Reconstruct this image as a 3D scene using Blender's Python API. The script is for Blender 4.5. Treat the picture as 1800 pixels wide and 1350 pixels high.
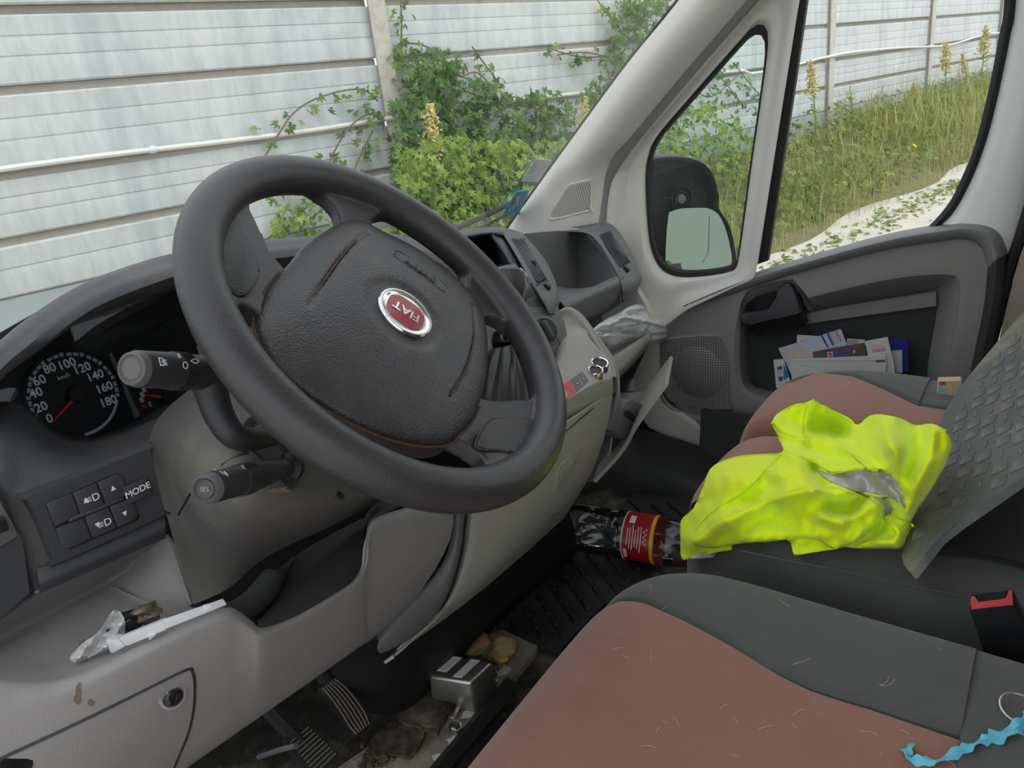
import bpy, bmesh, math, random
import numpy as np
from mathutils import Vector, Matrix
random.seed(7)
for _o in list(bpy.data.objects): bpy.data.objects.remove(_o, do_unlink=True)
SC = bpy.context.scene
COL = SC.collection
R = math.radians

# ---------------------------------------------------------------- camera
# world axes = the van's: X to the passenger side, Y to the nose, Z up, cab floor at Z = 0
CAM = Vector((0.0, 0.0, 0.95)); FPX = 1352.0
WM = Matrix(((0.56298, -0.35494, 0.74637), (-0.81869, -0.11585, 0.56243), (-0.11316, -0.92768, -0.35581)))
_c = bpy.data.cameras.new('camera'); cam = bpy.data.objects.new('camera', _c); COL.objects.link(cam)
_c.sensor_width = 36.0; _c.lens = FPX / 1800 * 36; _c.clip_start = 0.02; _c.clip_end = 200
_m = Matrix((( WM[0][0], -WM[0][1], -WM[0][2], 0), (WM[1][0], -WM[1][1], -WM[1][2], 0), (WM[2][0], -WM[2][1], -WM[2][2], 0), (0, 0, 0, 1)))
cam.matrix_world = Matrix.Translation(CAM) @ _m
SC.camera = cam

# ---------------------------------------------------------------- sky, sun, exposure
w = bpy.data.worlds.new('sky'); SC.world = w; w.use_nodes = True
_n = w.node_tree.nodes; _l = w.node_tree.links
_bg = _n['Background']
_bg.inputs[0].default_value = (0.90, 0.95, 1.0, 1); _bg.inputs[1].default_value = 1.0
_s = bpy.data.lights.new('sun', 'SUN'); sun = bpy.data.objects.new('sun', _s); COL.objects.link(sun)
_s.energy = 0.8; _s.angle = R(25); _s.color = (1.0, 0.96, 0.90)
sun.rotation_euler = Vector((0.35, 0.55, -0.95)).to_track_quat('-Z', 'Y').to_euler()
vs = SC.view_settings
vs.view_transform = 'Standard'; vs.look = 'None'; vs.exposure = 0.55; vs.gamma = 1.0; vs.use_curve_mapping = False
SC.cycles.max_bounces = 10; SC.cycles.diffuse_bounces = 5; SC.cycles.transparent_max_bounces = 24

# ---------------------------------------------------------------- helpers
def ray(px, py): return WM @ Vector((px - 900, py - 675, FPX))
def U(px, py, ax, val):
    """the point of the plane axis = val that the photograph shows at a pixel"""
    r = ray(px, py); i = 'XYZ'.index(ax)
    return CAM + r * ((val - CAM[i]) / r[i])
def UP(px, py, p0, n):
    r = ray(px, py); return CAM + r * ((p0 - CAM).dot(n) / r.dot(n))
def px_of(p):
    q = WM.transposed() @ (Vector(p) - CAM); return (q.x / q.z * FPX + 900, q.y / q.z * FPX + 675)

def cat(pts, n, closed=False):
    pts = [Vector(p) for p in pts]; m = len(pts); out = []
    if n <= 1: return pts
    segs = m if closed else m - 1
    for i in range(segs):
        if closed: a, b, c, d = pts[i - 1], pts[i], pts[(i + 1) % m], pts[(i + 2) % m]
        else: a, b, c, d = pts[max(i - 1, 0)], pts[i], pts[i + 1], pts[min(i + 2, m - 1)]
        for k in range(n):
            t = k / n; t2 = t * t; t3 = t2 * t
            out.append(0.5 * ((2 * b) + (c - a) * t + (2 * a - 5 * b + 4 * c - d) * t2 + (3 * b - a - 3 * c + d) * t3))
    if not closed: out.append(pts[-1].copy())
    return out
def resample(pts, n, closed=False):
    pts = [Vector(p) for p in pts]
    if closed: pts = pts + [pts[0]]
    L = [0.0]
    for a, b in zip(pts, pts[1:]): L.append(L[-1] + (b - a).length)
    out = []; j = 0; cnt = n if closed else n - 1
    for k in range(n):
        s = L[-1] * k / cnt
        while j < len(L) - 2 and L[j + 1] < s: j += 1
        d = L[j + 1] - L[j]; t = (s - L[j]) / d if d > 1e-12 else 0
        out.append(pts[j].lerp(pts[j + 1], min(max(t, 0), 1)))
    return out
def J(*gs):
    v, f = [], []
    for g in gs:
        o = len(v); v += list(g[0]); f += [tuple(i + o for i in q) for q in g[1]]
    return v, f
def grid(rows, cu=False, cv=False):
    nu, nv = len(rows), len(rows[0]); v = [p for r in rows for p in r]; f = []
    for i in range(nu if cu else nu - 1):
        for j in range(nv if cv else nv - 1):
            a, b = i, (i + 1) % nu; c, d = j, (j + 1) % nv
            f.append((a * nv + c, a * nv + d, b * nv + d, b * nv + c))
    return v, f
def loft(rows, nu=4, nv=4, cu=False, cv=False):
    rr = [cat(r, nv, cv) for r in rows]
    cols = [cat([r[j] for r in rr], nu, cu) for j in range(len(rr[0]))]
    return grid([[cols[j][i] for j in range(len(cols))] for i in range(len(cols[0]))], cu, cv)
def bm_of(g):
    bm = bmesh.new(); vs_ = [bm.verts.new(p) for p in g[0]]
    for q in g[1]:
        try: bm.faces.new([vs_[i] for i in q])
        except ValueError: pass
    bm.normal_update(); return bm
def geo_of(bm):
    bm.verts.index_update(); g = [v.co.copy() for v in bm.verts], [tuple(v.index for v in f.verts) for f in bm.faces]; bm.free(); return g
def face_cam(g, eye=None):
    eye = eye or CAM; s = 0
    for q in g[1]:
        p = [g[0][i] for i in q]; n = (p[1] - p[0]).cross(p[2] - p[0]) if len(p) == 3 else (p[2] - p[0]).cross(p[3 % len(p)] - p[1])
        s += n.dot(eye - p[0])
    return g if s >= 0 else (g[0], [tuple(reversed(q)) for q in g[1]])
def solid(g, t, eye=None, dirv=None):
    """give an open sheet a thickness away from the viewer's side"""
    bm = bm_of(face_cam(g, eye)); bmesh.ops.remove_doubles(bm, verts=bm.verts, dist=1e-6); bm.normal_update()
    v1 = list(bm.verts); off = {v: (dirv * t if dirv else -v.normal * t) for v in v1}
    fs = list(bm.faces); be = [e for e in bm.edges if len(e.link_faces) == 1]
    new = {v: bm.verts.new(v.co + off[v]) for v in v1}
    for f in fs: bm.faces.new([new[v] for v in reversed(f.verts)])
    for e in be:
        lp = e.link_loops[0]; a, b = lp.vert, lp.link_loop_next.vert
        try: bm.faces.new((b, a, new[a], new[b]))
        except ValueError: pass
    return geo_of(bm)
def newell(o):
    n = Vector()
    for a, b in zip(o, o[1:] + o[:1]): n += Vector(((a.y - b.y) * (a.z + b.z), (a.z - b.z) * (a.x + b.x), (a.x - b.x) * (a.y + b.y)))
    return n.normalized()
def plate(o, t, bev=0.0, seg=2, eye=None, both=False):
    """a flat outline with a thickness, front edge rounded"""
    o = [Vector(p) for p in o]; n = newell(o); c = sum(o, Vector()) / len(o)
    if n.dot((eye or CAM) - c) < 0: o.reverse(); n = -n
    m = len(o); bm = bmesh.new()
    A = [bm.verts.new(p) for p in o]; B = [bm.verts.new(p - n * t) for p in o]
    f = bm.faces.new(A); k = bm.faces.new(list(reversed(B)))
    for i in range(m): bm.faces.new((A[i], B[i], B[(i + 1) % m], A[(i + 1) % m]))
    if bev > 0:
        es = list(f.edges) + (list(k.edges) if both else [])
        bmesh.ops.bevel(bm, geom=es, offset=bev, segments=seg, affect='EDGES', profile=0.5, clamp_overlap=True)
    return geo_of(bm)
def bevel(g, w_, seg=2, ang=30):
    bm = bm_of(g); es = [e for e in bm.edges if len(e.link_faces) == 2 and e.calc_face_angle(0) > R(ang)]
    bmesh.ops.bevel(bm, geom=es, offset=w_, segments=seg, affect='EDGES', profile=0.5, clamp_overlap=True)
    return geo_of(bm)
def hexa(a, b):
    """box between two quads"""
    v = [Vector(p) for p in a] + [Vector(p) for p in b]
    g = v, [(3, 2, 1, 0), (4, 5, 6, 7), (0, 1, 5, 4), (1, 2, 6, 5), (2, 3, 7, 6), (3, 0, 4, 7)]
    bm = bm_of(g); bmesh.ops.recalc_face_normals(bm, faces=bm.faces); return geo_of(bm)
def box(c, s, X=(1, 0, 0), Y=(0, 1, 0), b=0.0, seg=2):
    c = Vector(c); X = Vector(X).normalized(); Y = Vector(Y); Y = (Y - X * Y.dot(X)).normalized(); Z = X.cross(Y)
    q = lambda i, j, k: c + X * (i * s[0] / 2) + Y * (j * s[1] / 2) + Z * (k * s[2] / 2)
    g = hexa([q(-1, -1, -1), q(1, -1, -1), q(1, 1, -1), q(-1, 1, -1)], [q(-1, -1, 1), q(1, -1, 1), q(1, 1, 1), q(-1, 1, 1)])
    return bevel(g, b, seg) if b else g
def frames(path, closed=False):
    m = len(path); T = []
    for i in range(m):
        a = path[i - 1] if (closed or i > 0) else path[i]; b = path[(i + 1) % m] if (closed or i < m - 1) else path[i]
        T.append((b - a).normalized())
    n = T[0].orthogonal().normalized(); out = []
    for t in T:
        n = (n - t * n.dot(t)).normalized(); out.append((t, n.copy(), t.cross(n)))
    return out
def tube(path, r, seg=8, caps=True, closed=False, flat=1.0, up=None):
    path = [Vector(p) for p in path]; fr = frames(path, closed); rows = []
    for i, (p, (t, n, b)) in enumerate(zip(path, fr)):
        if up is not None:
            b = t.cross(Vector(up)).normalized(); n = b.cross(t).normalized()
        rr = r[i] if isinstance(r, (list, tuple)) else r
        rows.append([p + n * (math.cos(k * 2 * math.pi / seg) * rr * flat) + b * (math.sin(k * 2 * math.pi / seg) * rr) for k in range(seg)])
    g = grid(rows, closed, True)
    if caps and not closed:
        v, f = g; m = len(path); f = f + [tuple(range(seg)), tuple(reversed(range((m - 1) * seg, m * seg)))]; g = v, f
    bm = bm_of(g); bmesh.ops.recalc_face_normals(bm, faces=bm.faces); return geo_of(bm)
def lathe(prof, o, ax, seg=32, X=None, sx=1.0):
    """prof: (radius, height along ax) pairs"""
    o = Vector(o); ax = Vector(ax).normalized(); X = Vector(X) if X is not None else ax.orthogonal(); X = (X - ax * X.dot(ax)).normalized(); Y = ax.cross(X)
    rows = [[o + ax * h + X * (r * sx * math.cos(2 * math.pi * k / seg)) + Y * (r * math.sin(2 * math.pi * k / seg)) for k in range(seg)] for r, h in prof]
    g = grid(rows, False, True); v, f = g; m = len(prof)
    if prof[0][0] > 1e-6: f = f + [tuple(range(seg))]
    if prof[-1][0] > 1e-6: f = f + [tuple(reversed(range((m - 1) * seg, m * seg)))]
    bm = bm_of((v, f)); bmesh.ops.remove_doubles(bm, verts=bm.verts, dist=1e-7); bmesh.ops.recalc_face_normals(bm, faces=bm.faces); return geo_of(bm)
def ring2(a, b, n=None):
    """a band between two closed outlines"""
    if n: a = resample(a, n, True); b = resample(b, n, True)
    return grid([a, b], False, True)
LOC = {}
def mesh(name, g, mat, smooth=35):
    me = bpy.data.meshes.new(name); me.from_pydata([tuple(p) for p in g[0]], [], g[1])
    if mat is not None: me.materials.append(mat)
    if smooth:
        me.polygons.foreach_set('use_smooth', [True] * len(me.polygons))
        if smooth < 170: me.set_sharp_from_angle(angle=R(smooth))
    me.update(); return me
def tag(o, label=None, cate=None, group=None, kind=None):
    if label: o['label'] = label
    if cate: o['category'] = cate
    if group: o['group'] = group
    if kind: o['kind'] = kind
    return o
def thing(name, loc, label, cate, group=None, kind=None):
    o = bpy.data.objects.new(name, None); COL.objects.link(o); o.location = loc; o.empty_display_size = 0.05
    LOC[o] = Vector(loc); return tag(o, label, cate, group, kind)
def add(name, g, mat, parent=None, smooth=35, label=None, cate=None, group=None, kind=None):
    """one mesh object; world coordinates in, origin at its thing's base"""
    if parent is not None: L = LOC[parent]
    else:
        vs_ = g[0]; L = Vector((sum(p.x for p in vs_) / len(vs_), sum(p.y for p in vs_) / len(vs_), min(p.z for p in vs_)))
    me = mesh(name, ([Vector(p) - L for p in g[0]], g[1]), mat, smooth)
    o = bpy.data.objects.new(name, me); COL.objects.link(o)
    if parent is not None: o.parent = parent; LOC[o] = L
    else: o.location = L; LOC[o] = L
    return tag(o, label, cate, group, kind)
def text(s, size, o, xd, yd, depth=0.0004, align='CENTER', lift=0.0003, stretch=1.0, bold=0.0):
    cu = bpy.data.curves.new('t', 'FONT'); cu.body = s; cu.size = size; cu.align_x = align; cu.align_y = 'CENTER'; cu.extrude = depth / 2; cu.resolution_u = 3; cu.offset = bold
    ob = bpy.data.objects.new('t', cu); COL.objects.link(ob)
    dg = bpy.context.evaluated_depsgraph_get(); me = bpy.data.meshes.new_from_object(ob.evaluated_get(dg))
    X = Vector(xd).normalized(); Y = Vector(yd); Y = (Y - X * Y.dot(X)).normalized(); Z = X.cross(Y); o = Vector(o)
    g = [o + X * (v.co.x * stretch) + Y * v.co.y + Z * (v.co.z + depth / 2 + lift) for v in me.vertices], [tuple(p.vertices) for p in me.polygons]
    bpy.data.objects.remove(ob); bpy.data.curves.remove(cu); bpy.data.meshes.remove(me); return g
def copy_tree(o, parent=None):
    c = o.copy(); COL.objects.link(c); c.parent = parent
    for ch in o.children: copy_tree(ch, c)
    return c

# ---------------------------------------------------------------- materials
def mat(name, col, rough=0.6, spec=0.5, metal=0.0, bump=None, var=0.0, vscale=8.0, dirt=None, sheen=0.0, coat=0.0, grain='voronoi', stretch=None, alpha=None, trans=0.0, extra=None):
    """bump = (scale, strength, distance in m); var = colour mottling; dirt = (colour, amount, scale)"""
    m = bpy.data.materials.new(name); m.use_nodes = True; nt = m.node_tree; N = nt.nodes; L = nt.links; b = N['Principled BSDF']
    c4 = (col[0], col[1], col[2], 1)
    b.inputs['Base Color'].default_value = c4; b.inputs['Roughness'].default_value = rough; b.inputs['Metallic'].default_value = metal
    b.inputs['Specular IOR Level'].default_value = spec; b.inputs['Sheen Weight'].default_value = sheen; b.inputs['Coat Weight'].default_value = coat
    b.inputs['Transmission Weight'].default_value = trans
    tc = N.new('ShaderNodeTexCoord'); src = tc.outputs['Object']
    if stretch:
        mp = N.new('ShaderNodeMapping'); mp.inputs['Scale'].default_value = stretch; L.new(src, mp.inputs['Vector']); ssrc = mp.outputs['Vector']
    else: ssrc = src
    last = None
    if var or dirt:
        nz = N.new('ShaderNodeTexNoise'); nz.inputs['Scale'].default_value = vscale; nz.inputs['Detail'].default_value = 6; nz.inputs['Roughness'].default_value = 0.65; L.new(ssrc, nz.inputs['Vector'])
        mx = N.new('ShaderNodeMix'); mx.data_type = 'RGBA'
        mx.inputs['A'].default_value = (col[0] * (1 - var), col[1] * (1 - var), col[2] * (1 - var), 1)
        mx.inputs['B'].default_value = (min(col[0] * (1 + var), 1), min(col[1] * (1 + var), 1), min(col[2] * (1 + var), 1), 1)
        L.new(nz.outputs['Fac'], mx.inputs['Factor']); last = mx.outputs['Result']
    if dirt:
        nd = N.new('ShaderNodeTexNoise'); nd.inputs['Scale'].default_value = dirt[2]; nd.inputs['Detail'].default_value = 8; nd.inputs['Roughness'].default_value = 0.7; L.new(src, nd.inputs['Vector'])
        rp = N.new('ShaderNodeMapRange'); rp.inputs['From Min'].default_value = 0.48; rp.inputs['From Max'].default_value = 0.72; rp.inputs['To Max'].default_value = dirt[1]; L.new(nd.outputs['Fac'], rp.inputs['Value'])
        m2 = N.new('ShaderNodeMix'); m2.data_type = 'RGBA'; L.new(rp.outputs['Result'], m2.inputs['Factor']); L.new(last, m2.inputs['A']); m2.inputs['B'].default_value = (*dirt[0], 1); last = m2.outputs['Result']
    if last: L.new(last, b.inputs['Base Color'])
    if bump:
        if grain == 'voronoi':
            tx = N.new('ShaderNodeTexVoronoi'); tx.feature = 'SMOOTH_F1'; out = tx.outputs['Distance']
        elif grain == 'wave':
            tx = N.new('ShaderNodeTexWave'); tx.bands_direction = 'DIAGONAL'; tx.inputs['Distortion'].default_value = 1.0; out = tx.outputs['Fac']
        else:
            tx = N.new('ShaderNodeTexNoise'); tx.inputs['Detail'].default_value = 3; out = tx.outputs['Fac']
        tx.inputs['Scale'].default_value = bump[0]; L.new(src, tx.inputs['Vector'])
        bp = N.new('ShaderNodeBump'); bp.inputs['Strength'].default_value = bump[1]; bp.inputs['Distance'].default_value = bump[2]
        L.new(out, bp.inputs['Height']); L.new(bp.outputs['Normal'], b.inputs['Normal'])
    if alpha is not None: b.inputs['Alpha'].default_value = alpha
    if extra: extra(nt, b, src)
    return m
def pane(name, tint, gloss=1.0, dust=0.0, dustc=(0.8, 0.85, 0.85)):
    """a thin sheet of glass: see-through, fresnel reflection, a film of dust"""
    m = bpy.data.materials.new(name); m.use_nodes = True; nt = m.node_tree; N = nt.nodes; L = nt.links
    N.remove(N['Principled BSDF']); out = N['Material Output']
    t = N.new('ShaderNodeBsdfTransparent'); t.inputs[0].default_value = (*tint, 1)
    g = N.new('ShaderNodeBsdfGlossy'); g.inputs['Roughness'].default_value = 0.02
    fr = N.new('ShaderNodeFresnel'); fr.inputs[0].default_value = 1.45
    k = N.new('ShaderNodeMath'); k.operation = 'MULTIPLY'; k.inputs[1].default_value = gloss; L.new(fr.outputs[0], k.inputs[0])
    a = N.new('ShaderNodeMixShader'); L.new(k.outputs[0], a.inputs[0]); L.new(t.outputs[0], a.inputs[1]); L.new(g.outputs[0], a.inputs[2]); last = a.outputs[0]
    if dust:
        d = N.new('ShaderNodeBsdfDiffuse'); d.inputs[0].default_value = (*dustc, 1)
        tc = N.new('ShaderNodeTexCoord'); nz = N.new('ShaderNodeTexNoise'); nz.inputs['Scale'].default_value = 3; nz.inputs['Detail'].default_value = 6; L.new(tc.outputs['Object'], nz.inputs['Vector'])
        q = N.new('ShaderNodeMath'); q.operation = 'MULTIPLY'; q.inputs[1].default_value = dust * 2; L.new(nz.outputs['Fac'], q.inputs[0])
        b = N.new('ShaderNodeMixShader'); L.new(q.outputs[0], b.inputs[0]); L.new(last, b.inputs[1]); L.new(d.outputs[0], b.inputs[2]); last = b.outputs[0]
    L.new(last, out.inputs[0]); return m
LEATHER = (900, 0.35, 0.0006)
M = {}
M['dash_dark'] = mat('dash_dark', (0.060, 0.062, 0.070), 0.62, 0.45, bump=(700, 0.35, 0.0007), dirt=((0.20, 0.17, 0.13), 0.30, 9), var=0.1)
M['dash_smooth'] = mat('dash_smooth', (0.048, 0.050, 0.057), 0.5, 0.45, var=0.1, bump=(1500, 0.1, 0.0004))
M['dash_grey'] = mat('dash_grey', (0.115, 0.117, 0.12), 0.55, 0.45, bump=(900, 0.2, 0.0005), var=0.1)
M['lower_grey'] = mat('lower_grey', (0.235, 0.226, 0.226), 0.6, 0.4, bump=(800, 0.3, 0.0007), var=0.06, dirt=((0.19, 0.183, 0.18), 0.35, 11))
M['console_grey'] = mat('console_grey', (0.315, 0.302, 0.275), 0.6, 0.4, bump=(1000, 0.2, 0.0005), var=0.06, dirt=((0.24, 0.2, 0.16), 0.3, 14))
M['shroud'] = mat('shroud', (0.105, 0.10, 0.095), 0.6, 0.4, bump=(1100, 0.2, 0.0004), var=0.12, dirt=((0.30, 0.26, 0.20), 0.45, 7))
M['wheel'] = mat('wheel', (0.034, 0.033, 0.036), 0.40, 0.55, bump=(800, 0.35, 0.0006), var=0.12, vscale=30)
M['hub'] = mat('hub', (0.037, 0.036, 0.039), 0.43, 0.55, bump=(520, 0.6, 0.0009), var=0.1, dirt=((0.16, 0.13, 0.11), 0.3, 16))
M['black'] = mat('black', (0.012, 0.012, 0.013), 0.45, 0.5)
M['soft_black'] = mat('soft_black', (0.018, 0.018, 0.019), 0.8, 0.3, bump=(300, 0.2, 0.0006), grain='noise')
M['gloss_black'] = mat('gloss_black', (0.01, 0.011, 0.012), 0.12, 0.5)
M['white_print'] = mat('white_print', (0.80, 0.80, 0.80), 0.6, 0.3)
M['grey_print'] = mat('grey_print', (0.42, 0.44, 0.47), 0.6, 0.3)
M['red_print'] = mat('red_print', (0.62, 0.03, 0.03), 0.5, 0.3)
M['rust_dirt'] = mat('rust_dirt', (0.11, 0.07, 0.05), 0.9, 0.1, var=0.4, vscale=90)
M['sand'] = mat('sand', (0.22, 0.17, 0.12), 0.95, 0.1, var=0.5, vscale=160, bump=(500, 0.8, 0.002), grain='noise')
M['chrome'] = mat('chrome', (0.75, 0.74, 0.72), 0.14, 0.5, 1.0, var=0.1, vscale=40)
M['steel'] = mat('steel', (0.55, 0.54, 0.52), 0.33, 0.5, 1.0, var=0.15, vscale=30, dirt=((0.2, 0.16, 0.12), 0.4, 30))
M['alu'] = mat('alu', (0.48, 0.46, 0.43), 0.36, 0.5, 0.9, var=0.12, vscale=25)
M['door_grey'] = mat('door_grey', (0.235, 0.232, 0.22), 0.6, 0.4, bump=(900, 0.25, 0.0006), var=0.07)
M['door_cap'] = mat('door_cap', (0.205, 0.207, 0.21), 0.55, 0.4, bump=(700, 0.3, 0.0006), var=0.08)
M['door_dark'] = mat('door_dark', (0.040, 0.042, 0.042), 0.7, 0.35, var=0.15, bump=(900, 0.2, 0.0005))
M['pillar'] = mat('pillar', (0.60, 0.58, 0.545), 0.6, 0.4, bump=(1200, 0.12, 0.0005), var=0.05)
M['body_white'] = mat('body_white', (0.74, 0.76, 0.75), 0.3, 0.5, var=0.03)
M['rubber'] = mat('rubber', (0.014, 0.014, 0.015), 0.6, 0.4)
M['seat_grey'] = mat('seat_grey', (0.080, 0.083, 0.078), 0.9, 0.2, sheen=0.25, bump=(1500, 0.5, 0.0008), grain='noise', var=0.18, vscale=14)
M['seat_brown'] = mat('seat_brown', (0.275, 0.124, 0.088), 0.85, 0.2, sheen=0.3, bump=(1700, 0.6, 0.0008), grain='noise', var=0.22, vscale=9, dirt=((0.32, 0.19, 0.15), 0.4, 6))
M['seat_vinyl'] = mat('seat_vinyl', (0.030, 0.031, 0.031), 0.45, 0.45, bump=(900, 0.3, 0.0006))
# ================================================================ outdoors
FD = Vector((math.cos(R(-11)), math.sin(R(-11)), 0)); FP = Vector((5.27, 4.97, 0)); FN = Vector((FD.y, -FD.x, 0)); UPV = Vector((0, 0, 1))
def fen(s, d, z): return FP + FD * s + FN * d + UPV * z
def on_fence(px, py, d=0.0): return UP(px, py, FP + FN * d, FN)
def leafmat(name, a, b, sc):
    m = bpy.data.materials.new(name); m.use_nodes = True; nt = m.node_tree; N = nt.nodes; L = nt.links; p = N['Principled BSDF']
    tc = N.new('ShaderNodeTexCoord'); nz = N.new('ShaderNodeTexNoise'); nz.inputs['Scale'].default_value = sc; nz.inputs['Detail'].default_value = 5; L.new(tc.outputs['Object'], nz.inputs['Vector'])
    mr = N.new('ShaderNodeMapRange'); mr.inputs['From Min'].default_value = .32; mr.inputs['From Max'].default_value = .68; L.new(nz.outputs['Fac'], mr.inputs['Value'])
    mx = N.new('ShaderNodeMix'); mx.data_type = 'RGBA'; mx.inputs['A'].default_value = (*a, 1); mx.inputs['B'].default_value = (*b, 1); L.new(mr.outputs[0], mx.inputs['Factor'])
    L.new(mx.outputs['Result'], p.inputs['Base Color']); p.inputs['Roughness'].default_value = .6; p.inputs['Specular IOR Level'].default_value = .3
    t = N.new('ShaderNodeBsdfTranslucent'); L.new(mx.outputs['Result'], t.inputs[0]); k = N.new('ShaderNodeMixShader'); k.inputs[0].default_value = .3
    L.new(p.outputs[0], k.inputs[1]); L.new(t.outputs[0], k.inputs[2]); L.new(k.outputs[0], N['Material Output'].inputs[0]); return m
M['leaf'] = leafmat('leaf', (0.085, 0.18, 0.050), (0.24, 0.38, 0.13), 9)
M['leaf_bush'] = leafmat('leaf_bush', (0.15, 0.28, 0.045), (0.44, 0.56, 0.13), 6)
M['leaf_verge'] = leafmat('leaf_verge', (0.13, 0.20, 0.055), (0.36, 0.40, 0.13), 3)
M['grass'] = leafmat('grass', (0.25, 0.32, 0.08), (0.52, 0.48, 0.20), 2.0)
M['dry'] = leafmat('dry', (0.30, 0.24, 0.13), (0.50, 0.42, 0.26), 4)
M['stem'] = mat('stem', (0.20, 0.14, 0.09), .8, .2, var=.3, vscale=20)
M['weed_stem'] = mat('weed_stem', (0.25, 0.32, 0.10), .8, .2, var=.3, vscale=12)
M['flower'] = mat('flower', (0.62, 0.52, 0.22), .8, .2, var=.3, vscale=60)
M['yellow'] = mat('yellow', (0.80, 0.60, 0.02), .7, .2)
def streaks(nt, b, src):
    N = nt.nodes; L = nt.links
    mp = N.new('ShaderNodeMapping'); mp.inputs['Scale'].default_value = (3.2, 3.2, 0.8); L.new(src, mp.inputs['Vector'])
    nz = N.new('ShaderNodeTexNoise'); nz.inputs['Scale'].default_value = 2.0; nz.inputs['Detail'].default_value = 7; nz.inputs['Roughness'].default_value = .72; L.new(mp.outputs[0], nz.inputs['Vector'])
    big = N.new('ShaderNodeTexNoise'); big.inputs['Scale'].default_value = 1.1; big.inputs['Detail'].default_value = 4; L.new(src, big.inputs['Vector'])
    r = N.new('ShaderNodeValToRGB'); e = r.color_ramp.elements; e[0].position = .36; e[0].color = (.47, .495, .51, 1); e[1].position = .66; e[1].color = (.65, .66, .655, 1); L.new(nz.outputs['Fac'], r.inputs[0])
    r2 = N.new('ShaderNodeValToRGB'); e = r2.color_ramp.elements; e[0].position = .35; e[0].color = (.86, .90, .93, 1); e[1].position = .62; e[1].color = (1, 1, .985, 1); L.new(big.outputs['Fac'], r2.inputs[0])
    mx = N.new('ShaderNodeMix'); mx.data_type = 'RGBA'; mx.blend_type = 'MULTIPLY'; mx.inputs['Factor'].default_value = 1; L.new(r.outputs[0], mx.inputs['A']); L.new(r2.outputs[0], mx.inputs['B'])
    L.new(mx.outputs['Result'], b.inputs['Base Color'])
M['panel'] = mat('panel', (.7, .74, .76), .5, .4, extra=streaks, bump=(14, .12, .01), grain='noise')
M['joint'] = mat('joint', (.34, .31, .265), .8, .3, var=.25, vscale=20)
M['post'] = mat('post', (.56, .53, .48), .7, .3, var=.08, dirt=((.35, .25, .17), .5, 14))
M['plinth'] = mat('plinth', (.40, .46, .47), .9, .2, var=.12, vscale=6, bump=(60, .2, .004), grain='noise')
M['pipe'] = mat('pipe', (.78, .77, .73), .45, .4, var=.06)
M['gravel'] = mat('gravel', (.60, .565, .49), .95, .2, var=.16, vscale=7, dirt=((.45, .40, .33), .6, 2.5), bump=(90, .5, .02), grain='noise')
M['earth'] = mat('earth', (.20, .19, .10), .95, .1, var=.4, vscale=5, bump=(30, .6, .05), grain='noise')

add('gravel_ground', grid([[Vector((-30, -25, -.75)), Vector((60, -25, -.75))], [Vector((-30, 30, -.75)), Vector((60, 30, -.75))]]), M['gravel'], smooth=0, kind='structure')
# verge: a low bank from the track up to the barrier
rows = []
for d, z in ((2.45, -.76), (2.25, -.745), (1.9, -.66), (1.3, -.50), (.7, -.38), (.1, -.32), (-.6, -.32)):
    rows.append([fen(s, d + .12 * math.sin(s * 1.9 + d) * (d > 1.8), z + .05 * math.sin(s * 1.3 + d * 3) * (0 < d < 2.2)) for s in np.linspace(-12, 34, 93)])
add('verge_bank', grid(rows), M['earth'], smooth=60, kind='structure')

# the noise barrier
PITCH = 4.25; LV = [.06, .43, .83, 1.325, 1.78, 2.25, 2.72]
bar = thing('noise_barrier', fen(0, 0, -.4), 'tall pale grey metal noise barrier of ribbed panels between white posts', 'fence')
def panel_prof(h):
    pr = [(0, -.05), (0, .025), (.012, .034), (.05, .034)]; n = max(2, round((h - .13) / .105)); y0 = .05; st = (h - .062 - y0) / n
    for k in range(1, n): pr += [(y0 + st * k - .022, .034), (y0 + st * k - .002, .029), (y0 + st * k + .006, .034)]
    pr += [(h - .066, .034), (h - .055, .026), (h - .050, -.012), (h - .008, -.012), (h, -.02), (h, -.05)]; return pr
pm = {}; jm = {}
for b in range(-3, 8):
    for k in range(len(LV) - 1):
        z0, z1 = LV[k], LV[k + 1]; h = z1 - z0
        if k not in pm:
            rows = [[FD * s + FN * o + UPV * z for z, o in panel_prof(h)] for s in (0, PITCH * .5, PITCH - .1)]
            g = grid(rows, False, True); n = len(rows[0]); g = g[0], g[1] + [tuple(range(n)), tuple(reversed(range(2 * n, 3 * n)))]
            me = mesh('panel', g, M['panel'], 25); pm[k] = me
        o = bpy.data.objects.new('panel', pm[k]); COL.objects.link(o); o.parent = bar; o.location = fen(b * PITCH + .05, .004 * ((b * 5 + k * 3) % 4), z0) - LOC[bar]
        if k not in jm: jm[k] = mesh('joint_strip', box(FD * (PITCH / 2 - .05) + FN * -.006 + UPV * (h - .029), (PITCH - .1, .012, .050), FD, FN), M['joint'], 0)
        j_ = bpy.data.objects.new('joint_strip', jm[k]); COL.objects.link(j_); j_.parent = bar; j_.location = o.location
pz = (-.55, 2.85)
for b in range(-2, 9):
    c = fen(b * PITCH, .06, (pz[0] + pz[1]) / 2)
    g = J(box(c + FN * .035, (.17, .016, pz[1] - pz[0]), FD, FN, .004, 1), box(c - FN * .03, (.014, .12, pz[1] - pz[0]), FD, FN))
    add('post', g, M['post'], bar)
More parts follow.
